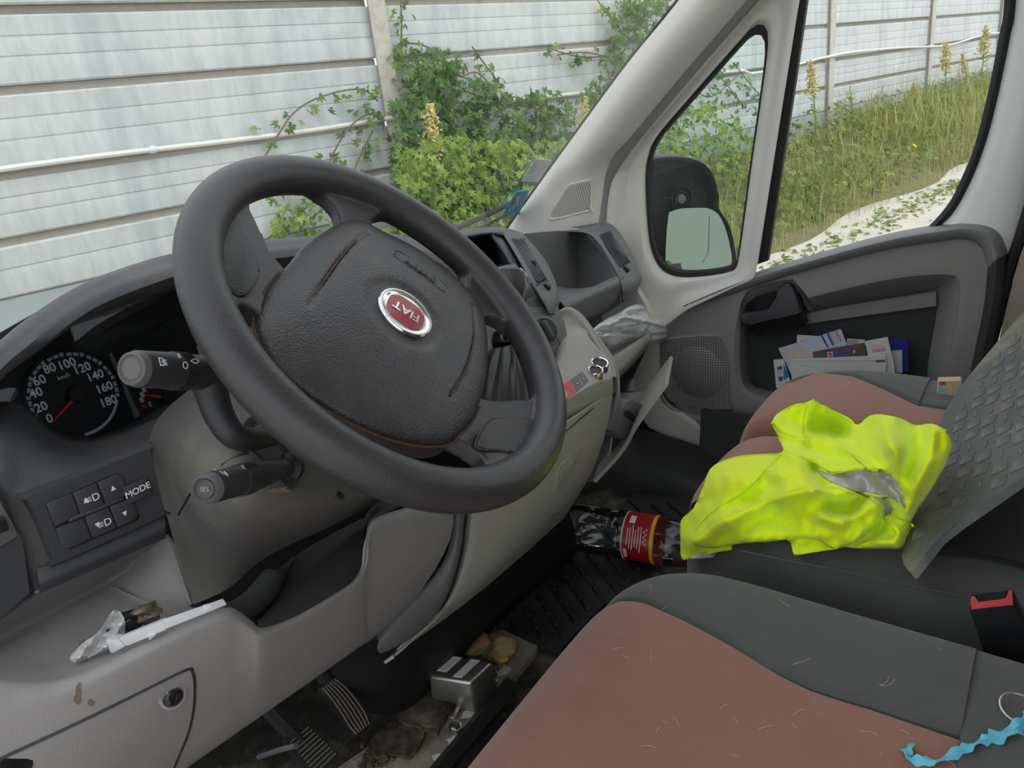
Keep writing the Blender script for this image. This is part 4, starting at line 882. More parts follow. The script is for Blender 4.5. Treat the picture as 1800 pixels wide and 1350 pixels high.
add('lens', plate([on_cl(x, y, .022) for x, y in ((-70, 720), (0, 600), (150, 520), (330, 475), (600, 450), (780, 470), (780, 650), (480, 800), (330, 740), (215, 752), (145, 770), (90, 756), (40, 715))], .0015), LENS, cl, 0)
# pad under the instruments, wrapping down to the switch panel
pd_ = patch('dash_pad', [[(-80, 745, .77), (0, 708, .775), (45, 716, .785), (92, 754, .79), (147, 768, .79), (218, 750, .79), (310, 700, .79)],
    [(-80, 755, .73), (0, 726, .735), (42, 742, .735), (88, 779, .735), (146, 792, .735), (212, 778, .735), (270, 758, .735)],
    [(-80, 775, .69), (0, 752, .69), (40, 772, .69), (88, 800, .69), (146, 810, .69), (208, 799, .69), (264, 774, .69)],
    [(-80, 830, .66), (-4, 800, .662), (38, 808, .665), (90, 818, .665), (146, 822, .665), (208, 806, .665), (263, 782, .665)],
    [(-80, 900, .645), (-2, 850, .645), (34, 858, .645), (88, 846, .648), (146, 830, .65), (208, 810, .65), (264, 788, .65)],
    [(-70, 1000, .64), (14, 905, .64), (46, 882, .64), (100, 858, .64), (155, 836, .64), (212, 812, .64), (266, 792, .64)],
    [(-40, 1120, .635), (64, 1046, .635), (74, 1040, .635), (130, 1012, .635), (180, 990, .635), (240, 965, .635), (292, 945, .635)]], 'dash_dark')
# lower edge of the pad, smooth
patch('pad_apron', [[(64, 1000, .634), (100, 988, .632), (180, 954, .632), (240, 928, .632), (290, 906, .632)], [(68, 1024, .628), (100, 1012, .626), (180, 978, .626), (240, 952, .626), (291, 928, .626)], [(70, 1043, .632), (100, 1030, .630), (180, 995, .630), (240, 968, .630), (291, 946, .632)]], 'dash_smooth', t=.006)
# side vent at the left edge
sv = add('side_vent', plate(UY([(-90, 870), (-10, 838), (6, 860), (40, 950), (66, 1046), (0, 1086), (-90, 1130)], .630), .02, .005), M['dash_smooth'], dash)
add('vent_opening', plate(UY(sm2([(-70, 900), (-10, 872), (10, 900), (29, 936), (22, 948), (-60, 985)], 2), .6285), .003, .001), M['dash_grey'], sv)
add('vent_tab', box(U(-4, 925, 'Y', .625), (.012, .006, .012), XV, YV, .002), M['black'], sv)
# switch panel
PB = [(50, 880), (56, 871), (255, 791), (264, 793), (277, 845), (289, 902), (286, 907), (104, 989), (96, 986), (88, 968), (66, 912)]
spn = add('switch_panel', plate(UY(sm2(PB, 3), .628), .012, .002), M['dash_smooth'], dash)
add('panel_recess', plate(UY([(80, 886), (205, 832), (216, 838), (226, 872), (246, 908), (240, 916), (122, 966), (108, 958)], .6272), .003), M['black'], spn)
BT = {'a': [(82, 886), (127, 868), (141, 906), (98, 925)], 'b': [(129, 867), (170, 850), (184, 886), (143, 905)], 'c': [(172, 849), (206, 834), (216, 838), (225, 871), (187, 886)], 'mode': [(217, 858), (257, 842), (268, 868), (228, 886)],
      'd': [(99, 929), (147, 910), (162, 947), (120, 965), (109, 958)], 'e': [(149, 908), (191, 891), (206, 928), (164, 946)], 'f': [(193, 890), (222, 879), (236, 885), (243, 906), (237, 914), (208, 927)]}
bts = {}
for k, P in BT.items(): bts[k] = add('button', plate(UY(P, .6255 if k != 'mode' else .6235), .004, .0008, 2), M['dash_smooth'], spn)
add('button_bar', plate(UY([(122, 917), (126, 911), (214, 875), (219, 877), (216, 880), (128, 917)], .6245), .004, .0008, 1), M['dash_smooth'], spn)
add('word', text('MODE', .0080, U(242, 862, 'Y', .6231), XV, UPV, .0002, bold=.0001), M['white_print'], bts['mode'], 0)
def tri(px, py, s, up=True): 
    c = U(px, py, 'Y', .6252); k = 1 if up else -1; return plate([c + Vector((-s, 0, -s * k)), c + Vector((s, 0, -s * k)), c + Vector((0, 0, s * 1.1 * k))], .0003)
add('arrow', tri(199, 858, .0020), M['white_print'], bts['c'], 0); add('arrow', tri(220, 903, .0020, False), M['white_print'], bts['f'], 0)
for k, x, y, up in (('b', 151, 879, True), ('e', 172, 923, False)):
    add('arrow', tri(x, y, .0020, up), M['white_print'], bts[k], 0); add('lamp_symbol', text('≡D', .0090, U(x + 12, y - 3, 'Y', .6252), XV, UPV, .0002), M['white_print'], bts[k], 0)

# ---- light grey lower part: tray, lip and knee panel
lipT = [(-80, 1180), (0, 1196), (60, 1200), (110, 1194), (180, 1167), (260, 1127), (330, 1093), (392, 1071), (418, 1076), (442, 1094), (464, 1106), (520, 1084), (598, 1037), (626, 1014), (640, 982), (643, 930), (654, 910), (700, 888), (750, 868), (797, 852)]
def Yt(x): return np.interp(x, [-80, 0, 395, 466, 650, 800], [.57, .56, .505, .505, .54, .56])
def Yb(x): return np.interp(x, [-80, 400, 640, 800], [.57, .565, .59, .605])
edge = [(797, 900), (794, 943), (778, 987), (748, 1028), (700, 1078)]
rows = [[], [], [], [], [], [], []]
seamx = lambda y: np.interp(y, [852, 902, 943, 987, 1028, 1080, 1117], [797, 796, 793, 778, 748, 696, 663])
for x, y in lipT:
    yb = 1300 - .70 * (x - 400); xb = x
    if x > 640: xb = x - (x - 640) * .62; yb = np.interp(x, [640, 700, 750, 797], [1132, 1118, 1108, 1106]); yb = 1300 - .70 * (xb - 400)
    for i, (t, dy) in enumerate(((0, .016), (.0, 0), (.05, -.009), (.12, -.013), (.4, -.016), (.75, -.010), (1.0, .012))):
        px_, py_ = x + (xb - x) * t, y + (yb - y) * t
        if i == 0: py_ -= 3
        if x > 640: k_ = (x - 640) / 157; px_ = px_ * (1 - k_) + k_ * float(seamx(py_))
        rows[i].append(U(px_, py_, 'Y', Yt(x) + (Yb(x) - Yt(x)) * t + dy))
rows.append([p + Vector((0, .05, .004)) for p in rows[-1]])
kp_ = add('knee_panel', solid(loft(rows, 3, 4), .003), M['lower_grey'], dash, 60)
on_knee = bvh(kp_)
# service flap with its round catch
seam(dash, [(0, 1334), (100, 1288), (200, 1240), (300, 1190), (332, 1176), (338, 1180), (342, 1200), (341, 1240), (332, 1285), (312, 1335), (302, 1360)], .0013, 'black', .0002, on_knee, 4, 'flap_seam')
lc = on_knee(303, 1223, .0005); ln_ = Vector((-.1, -.95, .25)).normalized()
ct = add('flap_catch', lathe([(.0105, -.001), (.0105, .001), (.0085, .0015), (.0075, -.001)], lc, ln_, 28), M['lower_grey'], dash)
add('catch_core', lathe([(.0068, -.001), (.0068, .003), (.0055, .004), (.002, .0042), (0, .003)], lc, ln_, 22), M['gloss_black'], ct)
ct = add('flap_catch', lathe([(.012, -.001), (.012, .001), (.009, .0015)], on_knee(22, 1349, .0005), ln_, 24), M['gloss_black'], dash)
M['stain'] = mat('stain', (.15, .11, .08), .8, .2, var=.3, vscale=80)
for x, y, a, b in ((138, 1216, 5, 12), (136, 1230, 7, 8), (160, 1236, 6, 6), (140, 1204, 3, 5)):
    add('stain', plate([on_knee(x + a * math.cos(t), y + b * math.sin(t) * (1 + .2 * math.sin(2 * t)), .0006) for t in [k * .3927 for k in range(16)]], .0003), M['stain'], kp_)
# tray behind the lip: floor, back wall, side
bk_ = [(-80, 1168, .668), (0, 1132, .668), (60, 1102, .668), (110, 1076, .668), (150, 1055, .668), (178, 1040, .668), (193, 1031, .668), (200, 1032, .664)]
fr_ = [(-80, 1180, .575), (0, 1194, .57), (60, 1198, .565), (110, 1192, .56), (180, 1165, .55), (260, 1125, .535), (330, 1091, .522), (388, 1070, .515)]
patch('tray_floor', [fr_, [(-80, 1176, .60), (0, 1180, .60), (60, 1178, .60), (110, 1166, .60), (175, 1140, .595), (250, 1106, .59), (310, 1082, .585), (352, 1068, .582)], [(-80, 1172, .64), (0, 1158, .64), (60, 1140, .64), (110, 1118, .64), (162, 1095, .64), (205, 1074, .637), (245, 1062, .632), (275, 1062, .62)], bk_], 'lower_grey', nu=4)
patch('tray_back', [bk_, [(-80, 1152, .674), (0, 1116, .674), (60, 1086, .674), (112, 1060, .674), (158, 1038, .674), (192, 1018, .674), (214, 1008, .672), (226, 1006, .668)], [(-80, 1120, .655), (0, 1086, .655), (64, 1056, .655), (114, 1032, .655), (166, 1008, .655), (210, 988, .657), (240, 976, .660), (256, 972, .660)], [(-80, 1104, .634), (0, 1072, .634), (66, 1042, .634), (115, 1021, .634), (170, 997, .634), (222, 973, .634), (258, 957, .634), (290, 944, .634)]], 'lower_grey', nu=4)
patch('tray_side', [[(193, 1031, .668), (235, 1050, .648), (290, 1064, .618), (337, 1071, .598)], [(222, 1006, .668), (258, 1022, .645), (300, 1046, .622), (336, 1068, .602)], [(256, 972, .660), (282, 978, .644), (308, 1018, .626), (335, 1064, .606)], [(290, 944, .634), (302, 962, .632), (318, 1008, .622), (337, 1062, .606)]], 'lower_grey', nu=4)
# dark open pocket to the right of the tray
M['pocket'] = mat('pocket', (.050, .046, .045), .65, .35, var=.2, vscale=20)
patch('pocket_floor', [[(455, 1100, .525), (520, 1082, .52), (598, 1034, .53), (630, 1006, .545), (650, 960, .56)], [(450, 1090, .57), (500, 1050, .57), (560, 1005, .575), (600, 970, .58), (640, 940, .59)], [(440, 1085, .64), (470, 1020, .64), (530, 970, .64), (590, 935, .64), (650, 905, .64)]], 'pocket')
patch('pocket_end', [[(640, 985, .552), (645, 930, .555), (656, 908, .56), (700, 885, .57)], [(640, 960, .60), (648, 915, .60), (665, 895, .60), (700, 875, .60)], [(630, 930, .66), (650, 895, .66), (670, 880, .66), (700, 865, .66)]], 'pocket')
patch('pocket_rib', [[(385, 1068, .55), (430, 1045, .56), (470, 1000, .575)], [(440, 1092, .56), (480, 1050, .57), (500, 1000, .585)], [(450, 1096, .60), (490, 1040, .62), (520, 980, .64)]], 'dash_smooth')
# the fin and the tower under the console
sm1 = [(800, 872), (797, 902), (794, 943), (779, 987), (749, 1028), (697, 1080), (662, 1119)]; sm2_ = [(820, 872), (815, 905), (807, 972), (789, 1035), (763, 1080), (715, 1124), (668, 1147)]
fy = [.60, .60, .605, .612, .62, .63, .64]
patch('console_fin', [[(x, y, v + .02) for (x, y), v in zip(sm1, fy)], [(x + 3, y + 1, v - .002) for (x, y), v in zip(sm1, fy)], [((a + c) / 2, (b + d) / 2, v - .010) for (a, b), (c, d), v in zip(sm1, sm2_, fy)], [(x - 1, y, v - .011) for (x, y), v in zip(sm2_, fy)], [(x + 2, y + 1, v - .004) for (x, y), v in zip(sm2_, fy)], [(x + 3, y + 2, v + .02) for (x, y), v in zip(sm2_, fy)]], 'dash_grey', nu=3)
lf = [(822, 860), (817, 905), (809, 972), (791, 1035), (765, 1080), (717, 1126), (674, 1163)]; rg = [(1078, 688), (1073, 720), (1066, 755), (1054, 795), (1036, 838), (1012, 878), (990, 912)]
lY = [.59, .592, .597, .605, .615, .628, .645]; rY = [.580, .582, .586, .592, .603, .62, .645]
rows = []
for t in (0, .05, .2, .4, .6, .8, .93, 1.0):
    bow = -.022 * math.sin(math.pi * t) + (.02 if t in (0, 1.0) else 0)
    rows.append([(a + (c - a) * t, b + (d - b) * t + 12 * math.sin(math.pi * t) * (i / 6), p + (q - p) * t + bow) for i, ((a, b), (c, d), p, q) in enumerate(zip(lf, rg, lY, rY))])
tw_ = patch('console_tower', rows, 'console_grey', t=.004, nu=4)
on_tower = bvh(tw_)
seam(dash, [(985, 766), (1010, 745), (1040, 720), (1077, 690)], .0016, 'black', .0002, on_tower, 4, 'drawer_gap')
af = add('ashtray_flap', plate([on_tower(x, y, .003) for x, y in sm2([(985, 818), (1026, 781), (1029, 786), (1018, 828), (1012, 836), (978, 863), (975, 858)], 2)], .004, .001), M['console_grey'], dash)
add('flap_emblem', tube(cat([on_tower(x, y, .0036) for x, y in ((1001, 817), (1008, 808), (1010, 816), (1004, 828), (999, 830))], 3), .0007, 5), M['alu'], af)
add('flap_grip', plate([on_tower(x, y, .0012) for x, y in sm2([(974, 880), (1010, 852), (1008, 862), (992, 892), (966, 912), (968, 896)], 2)], .003, .001), M['lower_grey'], dash)
# ================================================================ centre stack, console and passenger side
k7 = lambda a, b: (700 + a / 3.6, 380 + b / 3.6)
# dash brow along the stack and open bin on top of it
patch('stack_brow', [[(640, 452, .93), (735, 424, .92), (790, 408, .90), (835, 401, .89), (885, 400, .88), (925, 412, .88)], [(650, 462, .86), (740, 430, .84), (800, 412, .825), (845, 404, .815), (880, 404, .81), (905, 412, .815)], [(660, 475, .83), (745, 440, .81), (805, 420, .797), (848, 411, .79), (868, 410, .785), (880, 414, .79)], [(665, 480, .86), (748, 446, .85), (808, 425, .84), (850, 415, .83), (864, 414, .83), (872, 416, .83)]], 'dash_dark', nu=4)
patch('bin_back', [[(780, 430, .87), (825, 420, .87), (866, 412, .87)], [(800, 480, .87), (840, 472, .87), (872, 464, .87)]], 'door_dark', nu=2, nv=2)
patch('bin_side', [[(862, 411, .79), (878, 432, .765), (896, 462, .738)], [(862, 412, .87), (866, 432, .87), (870, 465, .87)]], 'dash_smooth', nu=3, nv=3)
patch('bin_floor', [[(790, 490, .87), (830, 478, .87), (870, 464, .87)], [(800, 500, .735), (850, 482, .735), (898, 464, .735)]], 'dash_smooth', nu=2, nv=2)
patch('stack_cheek', [[(860, 407, .80), (880, 432, .772), (902, 468, .740)], [(872, 403, .815), (892, 430, .785), (915, 474, .742)], [(884, 402, .86), (905, 430, .82), (928, 480, .76)]], 'dash_grey', nu=3)
stk = patch('stack_face', [[(745, 520, .75), (800, 492, .742), (850, 476, .738), (905, 462, .738)], [(770, 540, .725), (815, 515, .72), (865, 497, .716), (922, 484, .716)], [(800, 580, .70), (850, 556, .695), (900, 536, .692), (956, 517, .692)], [(830, 640, .675), (885, 622, .668), (935, 590, .665), (988, 554, .668)], [(850, 700, .655), (905, 690, .648), (960, 668, .645), (1004, 632, .648)]], 'dash_grey', nu=4)
_os = bvh(stk); on_stack = lambda x, y, l=0.0: _os(x, y, l, .66)
# radio with a crumpled clear wrapper over its knob
rd = add('radio', plate([on_stack(x, y, .004) for x, y in ((862, 486), (905, 468), (938, 519), (900, 536))], .008, .001), M['dash_smooth'], dash)
for x, y in ((884, 498), (896, 518), (915, 487)): add('radio_key', box(on_stack(x, y, .006), (.014, .004, .007), XV, YV, .001), M['stalk'], rd)
add('radio_knob', lathe([(.016, 0), (.015, .014), (.012, .017), (0, .017)], on_stack(905, 505, .002), Vector((-.25, -.85, .4)), 26), M['gloss_black'], rd)
bmw = bmesh.new(); bmesh.ops.create_icosphere(bmw, subdivisions=4, radius=1.0); kc = on_stack(909, 503, .018)
random.seed(3); ph = [(random.uniform(3, 9), Vector((random.gauss(0, 1), random.gauss(0, 1), random.gauss(0, 1))).normalized(), random.uniform(0, 6)) for _ in range(9)]
for v in bmw.verts:
    n_ = v.co.normalized(); h = 1 + .09 * sum(abs(math.sin(f * n_.dot(d_) + p)) - .6 for f, d_, p in ph) / 1.6; v.co = kc + Vector((n_.x * .024, n_.y * .018, n_.z * .028)) * h
M['film'] = mat('film', (.16, .16, .16), .12, .8, coat=.6)
add('knob_wrapper', geo_of(bmw), M['film'], rd, 40)
# climate panel
cp_ = add('climate_panel', plate([on_stack(x, y, .003) for x, y in sm2([(905, 548), (946, 524), (952, 526), (968, 552), (991, 622), (990, 632), (974, 646), (940, 664)], 2)], .008, .0015), M['dash_smooth'], dash)
kc = on_stack(955, 584, .004); kn = Vector((-.45, -.80, .42)).normalized()
cr_ = add('dial_ring', lathe([(.026, 0), (.026, .004), (.0235, .007), (.021, .007), (.020, .003)], kc, kn, 40), M['dash_grey'], cp_)
add('dial_knob', J(lathe([(.0185, .0), (.0175, .012), (.016, .014), (0, .014)], kc, kn, 32)), M['stalk'], cp_)
add('dial_grip', box(kc + kn * .018, (.008, .034, .010), XV, kn.cross(XV), .003), M['dash_smooth'], cp_)
for x, y in ((965, 590), (957, 592)): add('mark', lathe([(.0009, 0), (0, .0004)], on_stack(x, y, .022), kn, 8), M['white_print'], cp_)
# centre vent
le = [(878, 405, .81), (900, 441, .765), (922, 480, .725), (942, 516, .695), (952, 532, .685), (964, 550, .675)]; re = [(918, 409, .85), (944, 438, .80), (964, 466, .76), (979, 502, .72), (983, 526, .70), (980, 552, .70)]
ml = lambda t, dy: [(a + (c - a) * t, b + (d - b) * t, p + (q - p) * t + dy) for (a, b, p), (c, d, q) in zip(le, re)]
vp = patch('vent_pod', [ml(0, .03), ml(.02, 0), ml(.12, -.014), ml(.45, -.020), ml(.8, -.022), ml(.97, -.010), ml(1.0, .03)], 'dash_grey', nu=3)
on_vp = bvh(vp)
def louvres(parent, quad, n, on, lift, m_='dash_smooth'):
    """slats between the long sides of a four-cornered opening"""
    a, b, c, d = quad; add('vent_opening', plate([on(*p, lift) for p in (a, b, c, d)], .004, .0005, 1), M['black'], parent)
    for k in range(n):
        t = (k + .5) / n; p = on(a[0] + (b[0] - a[0]) * t, a[1] + (b[1] - a[1]) * t, lift + .003); q = on(d[0] + (c[0] - d[0]) * t, d[1] + (c[1] - d[1]) * t, lift + .003)
        add('slat', box((p + q) / 2, ((q - p).length, .006, .0022), q - p, Vector((-.35, -.85, .3)), .0006, 1), M[m_], parent)
louvres(vp, ((899, 421), (921, 421), (961, 491), (944, 498)), 5, on_vp, .002)
add('vent_frame', tube(cat([on_vp(x, y, .003) for x, y in ((897, 419), (923, 419), (964, 492), (943, 501))], 1, True), .0016, 6, closed=True), M['dash_grey'], vp)
add('thumbwheel', lathe([(.006, -.004), (.0068, -.003), (.0068, .003), (.006, .004)], on_vp(961, 505, .001), XV, 18), M['black'], vp)
add('vent_tab', box(on_vp(938, 463, .006), (.005, .008, .012), XV, YV, .001), M['stalk'], vp)
# gear lever
gl = thing('gear_lever', Vector((.80, .62, .55)), 'black gear lever with a pleated leatherette gaiter behind the steering wheel', 'gear lever')
gb = U(890, 705, 'Y', .60); gt = U(893, 602, 'Y', .615); ga = (gt - gb); gl_l = ga.length; rows = []
for i in range(13):
    t = i / 12; r_ = np.interp(t, [0, .3, .6, .85, .95, 1], [.048, .044, .038, .031, .026, .0225]); am = np.interp(t, [0, .5, .85, 1], [.0008, .002, .0042, .001]); c = gb + ga * t
    X = XV; Y = ga.normalized().cross(X).normalized()
    rows.append([c + X * ((r_ + am * math.sin(k * 11 * 2 * math.pi / 132 * 1.0)) * math.cos(2 * math.pi * k / 132)) + Y * ((r_ + am * math.sin(k * 2 * math.pi * 22 / 132)) * math.sin(2 * math.pi * k / 132)) for k in range(132)])
M['gaiter'] = mat('gaiter', (.030, .030, .031), .33, .5, bump=(90, .15, .002), grain='noise')
add('gaiter', grid(rows, False, True), M['gaiter'], gl, 60)
ad = ga.normalized()
add('collar', lathe([(.0225, -.004), (.024, 0), (.022, .012), (.017, .016), (.0165, .020), (.018, .022), (.018, .026), (.015, .028)], gt, ad, 36), M['gloss_black'], gl)
add('ring', lathe([(.0185, 0), (.0195, .002), (.0185, .004)], gt + ad * .022, ad, 36), M['steel'], gl)
add('shaft', tube([gt + ad * .02, gt + ad * .06], [.011, .010], 20), M['stalk'], gl)
add('knob', lathe([(.010, 0), (.018, .010), (.0225, .030), (.020, .046), (.011, .054), (0, .056)], gt + ad * .055, ad, 36), M['stalk'], gl)
# console top with hazard switches and cup rings
ctp = patch('console_top', [[(975, 772, .592), (1005, 749, .585), (1040, 722, .582), (1078, 690, .587)], [(970, 728, .580), (1008, 702, .575), (1045, 680, .574), (1077, 670, .580)], [(966, 712, .583), (1005, 690, .579), (1045, 667, .579), (1075, 657, .586)], [(962, 672, .612), (993, 655, .61), (1030, 636, .61), (1068, 632, .614)], [(974, 640, .642), (986, 612, .648), (1004, 592, .650), (1036, 594, .648)], [(976, 600, .68), (980, 578, .69), (1000, 572, .69), (1030, 572, .69)]], 'console_grey')
on_ct = bvh(ctp)
M['hazard'] = mat('hazard', (.50, .06, .075), .5, .4, var=.1)
hz = [on_ct(*p, .0022) for p in ((984, 680), (1003, 667), (1013, 689), (992, 706))]
hz_ = add('hazard_switch', plate(hz, .003, .0006), M['hazard'], dash)
cz = sum(hz, Vector()) / 4; xz = (hz[1] - hz[0]).normalized(); yz = (hz[0] - hz[3]).normalized(); nz_ = xz.cross(yz).normalized()
if nz_.dot(CAM - cz) < 0: nz_ = -nz_
add('warning_triangle', tube([cz + nz_ * .0004 + xz * (.0045 * math.cos(a)) + yz * (.0045 * math.sin(a)) for a in (1.57, 3.665, 5.76)], .0004, 4, closed=True), M['red_print'], hz_)
for q in (((1004, 666), (1016, 658), (1025, 678), (1014, 688)), ((1017, 657), (1024, 653), (1035, 668), (1027, 677))):
    b_ = add('console_switch', plate([on_ct(*p, .0022) for p in q], .003, .0006), M['dash_grey'], dash)
    c_ = [sum(t) / 4 for t in zip(*q)]; add('symbol', lathe([(.0011, 0), (0, .0004)], on_ct(c_[0], c_[1] + 1, .0026), nz_, 8), M['white_print'], b_)
for x, y, r_ in ((1053, 644, .0155), (1046, 657, .0130)):
    p0_, p1_, p2_ = on_ct(x, y), on_ct(x + 8, y), on_ct(x, y + 8); cn = Vector((-.12, -.30, .95)).normalized(); c_ = p0_ + cn * .006; cu = add('cup_ring', lathe([(r_ * .76, -.002), (r_ * .80, .0022), (r_ * .92, .003), (r_, .0015), (r_, -.012)], c_, cn, 40), M['chrome'], dash)
    add('cup_well', lathe([(r_ * .78, -.0002), (0, -.0001)], c_, cn, 30), M['black'], cu)
rim_ = [(966, 560, .70), (981, 547, .71), (994, 541, .71), (1008, 544, .70), (1023, 559, .685), (1042, 588, .655), (1058, 616, .632), (1071, 641, .606), (1075, 660, .592)]
bas = [(966, 590, .69), (978, 580, .69), (992, 583, .68), (1004, 597, .665), (1013, 613, .65), (1022, 628, .637), (1034, 640, .622), (1056, 640, .607), (1068, 652, .596)]
patch('console_scoop', [[(a + 4, b + 3, c + .018) for a, b, c in rim_], [(a + 2, b - 1, c + .006) for a, b, c in rim_], [(a, b + 2, c) for a, b, c in rim_], [((a + d) / 2, (b + e) / 2, (c + f) / 2 + .015) for (a, b, c), (d, e, f) in zip(rim_, bas)], bas], 'console_grey', nu=4)
patch('console_side', [[(a + 4, b + 3, c + .018) for a, b, c in rim_[3:]], [(1050, 600, .74), (1062, 620, .72), (1078, 640, .70), (1085, 655, .68), (1085, 670, .66), (1082, 690, .64)], [(1060, 660, .78), (1070, 690, .76), (1082, 720, .74), (1085, 740, .72), (1080, 770, .70), (1070, 800, .68)]], 'console_grey', nu=3)
# passenger side: open upper bin
patch('shelf_back', [[(890, 416, .95), (930, 410, .95), (980, 406, .95), (1016, 406, .95)], [(940, 500, .95), (970, 506, .95), (995, 512, .95), (1016, 512, .95)]], 'dash_grey', nu=2, nv=2)
patch('shelf_end', [[(1014, 411, .955), (1014, 440, .955), (1014, 480, .955), (1013, 535, .955)], [(1018, 409, .93), (1038, 430, .90), (1048, 460, .88), (1050, 520, .87)], [(1024, 410, .915), (1055, 440, .855), (1074, 468, .81), (1086, 505, .777)]], 'dash_grey', nu=4)
patch('shelf_floor', [[(965, 498, .95), (990, 505, .95), (1034, 512, .955)], [(984, 531, .785), (1036, 512, .785), (1096, 486, .772)]], 'dash_grey', nu=2)
lid = patch('glove_lid', [[(984, 528, .80), (1035, 507, .80), (1084, 484, .79)], [(988, 532, .768), (1038, 512, .766), (1087, 489, .765)], [(996, 542, .757), (1043, 520, .757), (1090, 500, .757)], [(1008, 556, .765), (1052, 532, .766), (1091, 512, .768)], [(1024, 566, .785), (1060, 548, .79), (1090, 530, .80)], [(1030, 570, .85), (1062, 552, .85), (1092, 534, .85)]], 'dash_grey', nu=4)
seam(dash, [(1022, 563), (1058, 544), (1089, 526)], .0008, 'black', .0003, bvh(lid), 3, 'lid_seam')
le = [(1000, 408, .93), (1034, 414, .885), (1061, 446, .84), (1083, 484, .79), (1091, 512, .772), (1093, 532, .785)]; re = [(1050, 391, .925), (1078, 396, .875), (1104, 432, .83), (1120, 470, .805), (1127, 492, .79), (1112, 526, .79)]
rv = patch('passenger_vent', [ml(0, .04), ml(.02, 0), ml(.15, -.012), ml(.5, -.018), ml(.85, -.012), ml(.98, .0), ml(1.0, .05)], 'dash_grey', nu=3)
on_rv = bvh(rv)
louvres(rv, ((1054, 413), (1072, 406), (1108, 461), (1090, 470)), 7, on_rv, .0015)
add('thumbwheel', lathe([(.007, -.005), (.008, -.004), (.008, .004), (.007, .005)], on_rv(1100, 474, .001), XV, 18), M['black'], rv)
add('vent_tab', box(on_rv(1086, 446, .006), (.006, .008, .014), XV, YV, .001), M['stalk'], rv)
for k in range(7): 
    x = 1014 + k * 5; add('top_slit', box(on_rv(x, 399.5 - k * .9, .0004), (.003, .016, .001), XV, YV), M['black'], rv)
add('vent_screw', lathe([(.004, 0), (.004, .002), (0, .002)], U(1098, 528, 'Y', .79), -YV, 12), M['black'], dash)
# lower shelf under the glove box
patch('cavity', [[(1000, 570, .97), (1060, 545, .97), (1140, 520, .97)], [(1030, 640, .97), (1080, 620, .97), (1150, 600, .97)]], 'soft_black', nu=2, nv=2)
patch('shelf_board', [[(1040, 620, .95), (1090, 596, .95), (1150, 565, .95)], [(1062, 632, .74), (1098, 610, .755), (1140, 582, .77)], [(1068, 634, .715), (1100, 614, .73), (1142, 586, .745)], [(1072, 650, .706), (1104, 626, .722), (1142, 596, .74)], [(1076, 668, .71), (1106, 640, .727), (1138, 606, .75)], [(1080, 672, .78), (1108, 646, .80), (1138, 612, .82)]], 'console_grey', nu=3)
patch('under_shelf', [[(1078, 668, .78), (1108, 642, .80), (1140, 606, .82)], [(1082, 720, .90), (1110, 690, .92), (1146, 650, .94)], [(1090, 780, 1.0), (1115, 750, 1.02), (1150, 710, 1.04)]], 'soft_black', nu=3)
# lower glove flap hanging open
P1 = U(1169, 674, 'Y', .585); P2 = U(1118, 744, 'Y', .612); P3 = U(1092, 790, 'Y', .635); P4 = U(1042, 846, 'Y', .665); away = ray(1110, 750).normalized() * .13 + Vector((.09, .02, .035))
fpr = cat([P1, P2, P3, P4], 5); rows = [fpr, [p + away for p in fpr]]
fl_ = add('glove_flap', solid(grid(rows), .011, dirv=Vector((.35, -.4, -.45))), M['console_grey'], dash)
lb = [(1086, 734), (1101, 706), (1112, 703), (1131, 712), (1124, 738), (1101, 768), (1092, 772), (1074, 756)]
lx_ = add('latch_box', plate([U(x, y, 'Y', .640) for x, y in sm2(lb, 2)], .05, .004), M['dash_grey'], fl_)
add('latch_slot', plate([U(x, y, 'Y', .638) for x, y in ((1099, 722), (1106, 721), (1118, 733), (1114, 741), (1098, 729))], .004), M['black'], lx_)
add('latch_hook', tube(cat([U(x, y, 'Y', .634) for x, y in ((1109, 722), (1117, 724), (1121, 731), (1116, 741))], 3), .0016, 6), M['dash_smooth'], lx_)
patch('flap_inside', [[(1078, 690, .70), (1110, 690, .70), (1158, 684, .66)], [(1070, 740, .70), (1090, 730, .69), (1120, 730, .655)], [(1050, 800, .70), (1070, 790, .69), (1095, 780, .66)], [(1034, 848, .69), (1046, 842, .685), (1056, 836, .675)]], 'dash_grey', nu=3)
M['cable'] = mat('cable', (.30, .16, .13), .5, .4)
add('cable', tube(cat([U(x, y, 'Y', .69) for x, y in ((1078, 722), (1085, 712), (1094, 713), (1092, 722))], 4), .0016, 6), M['cable'], fl_)
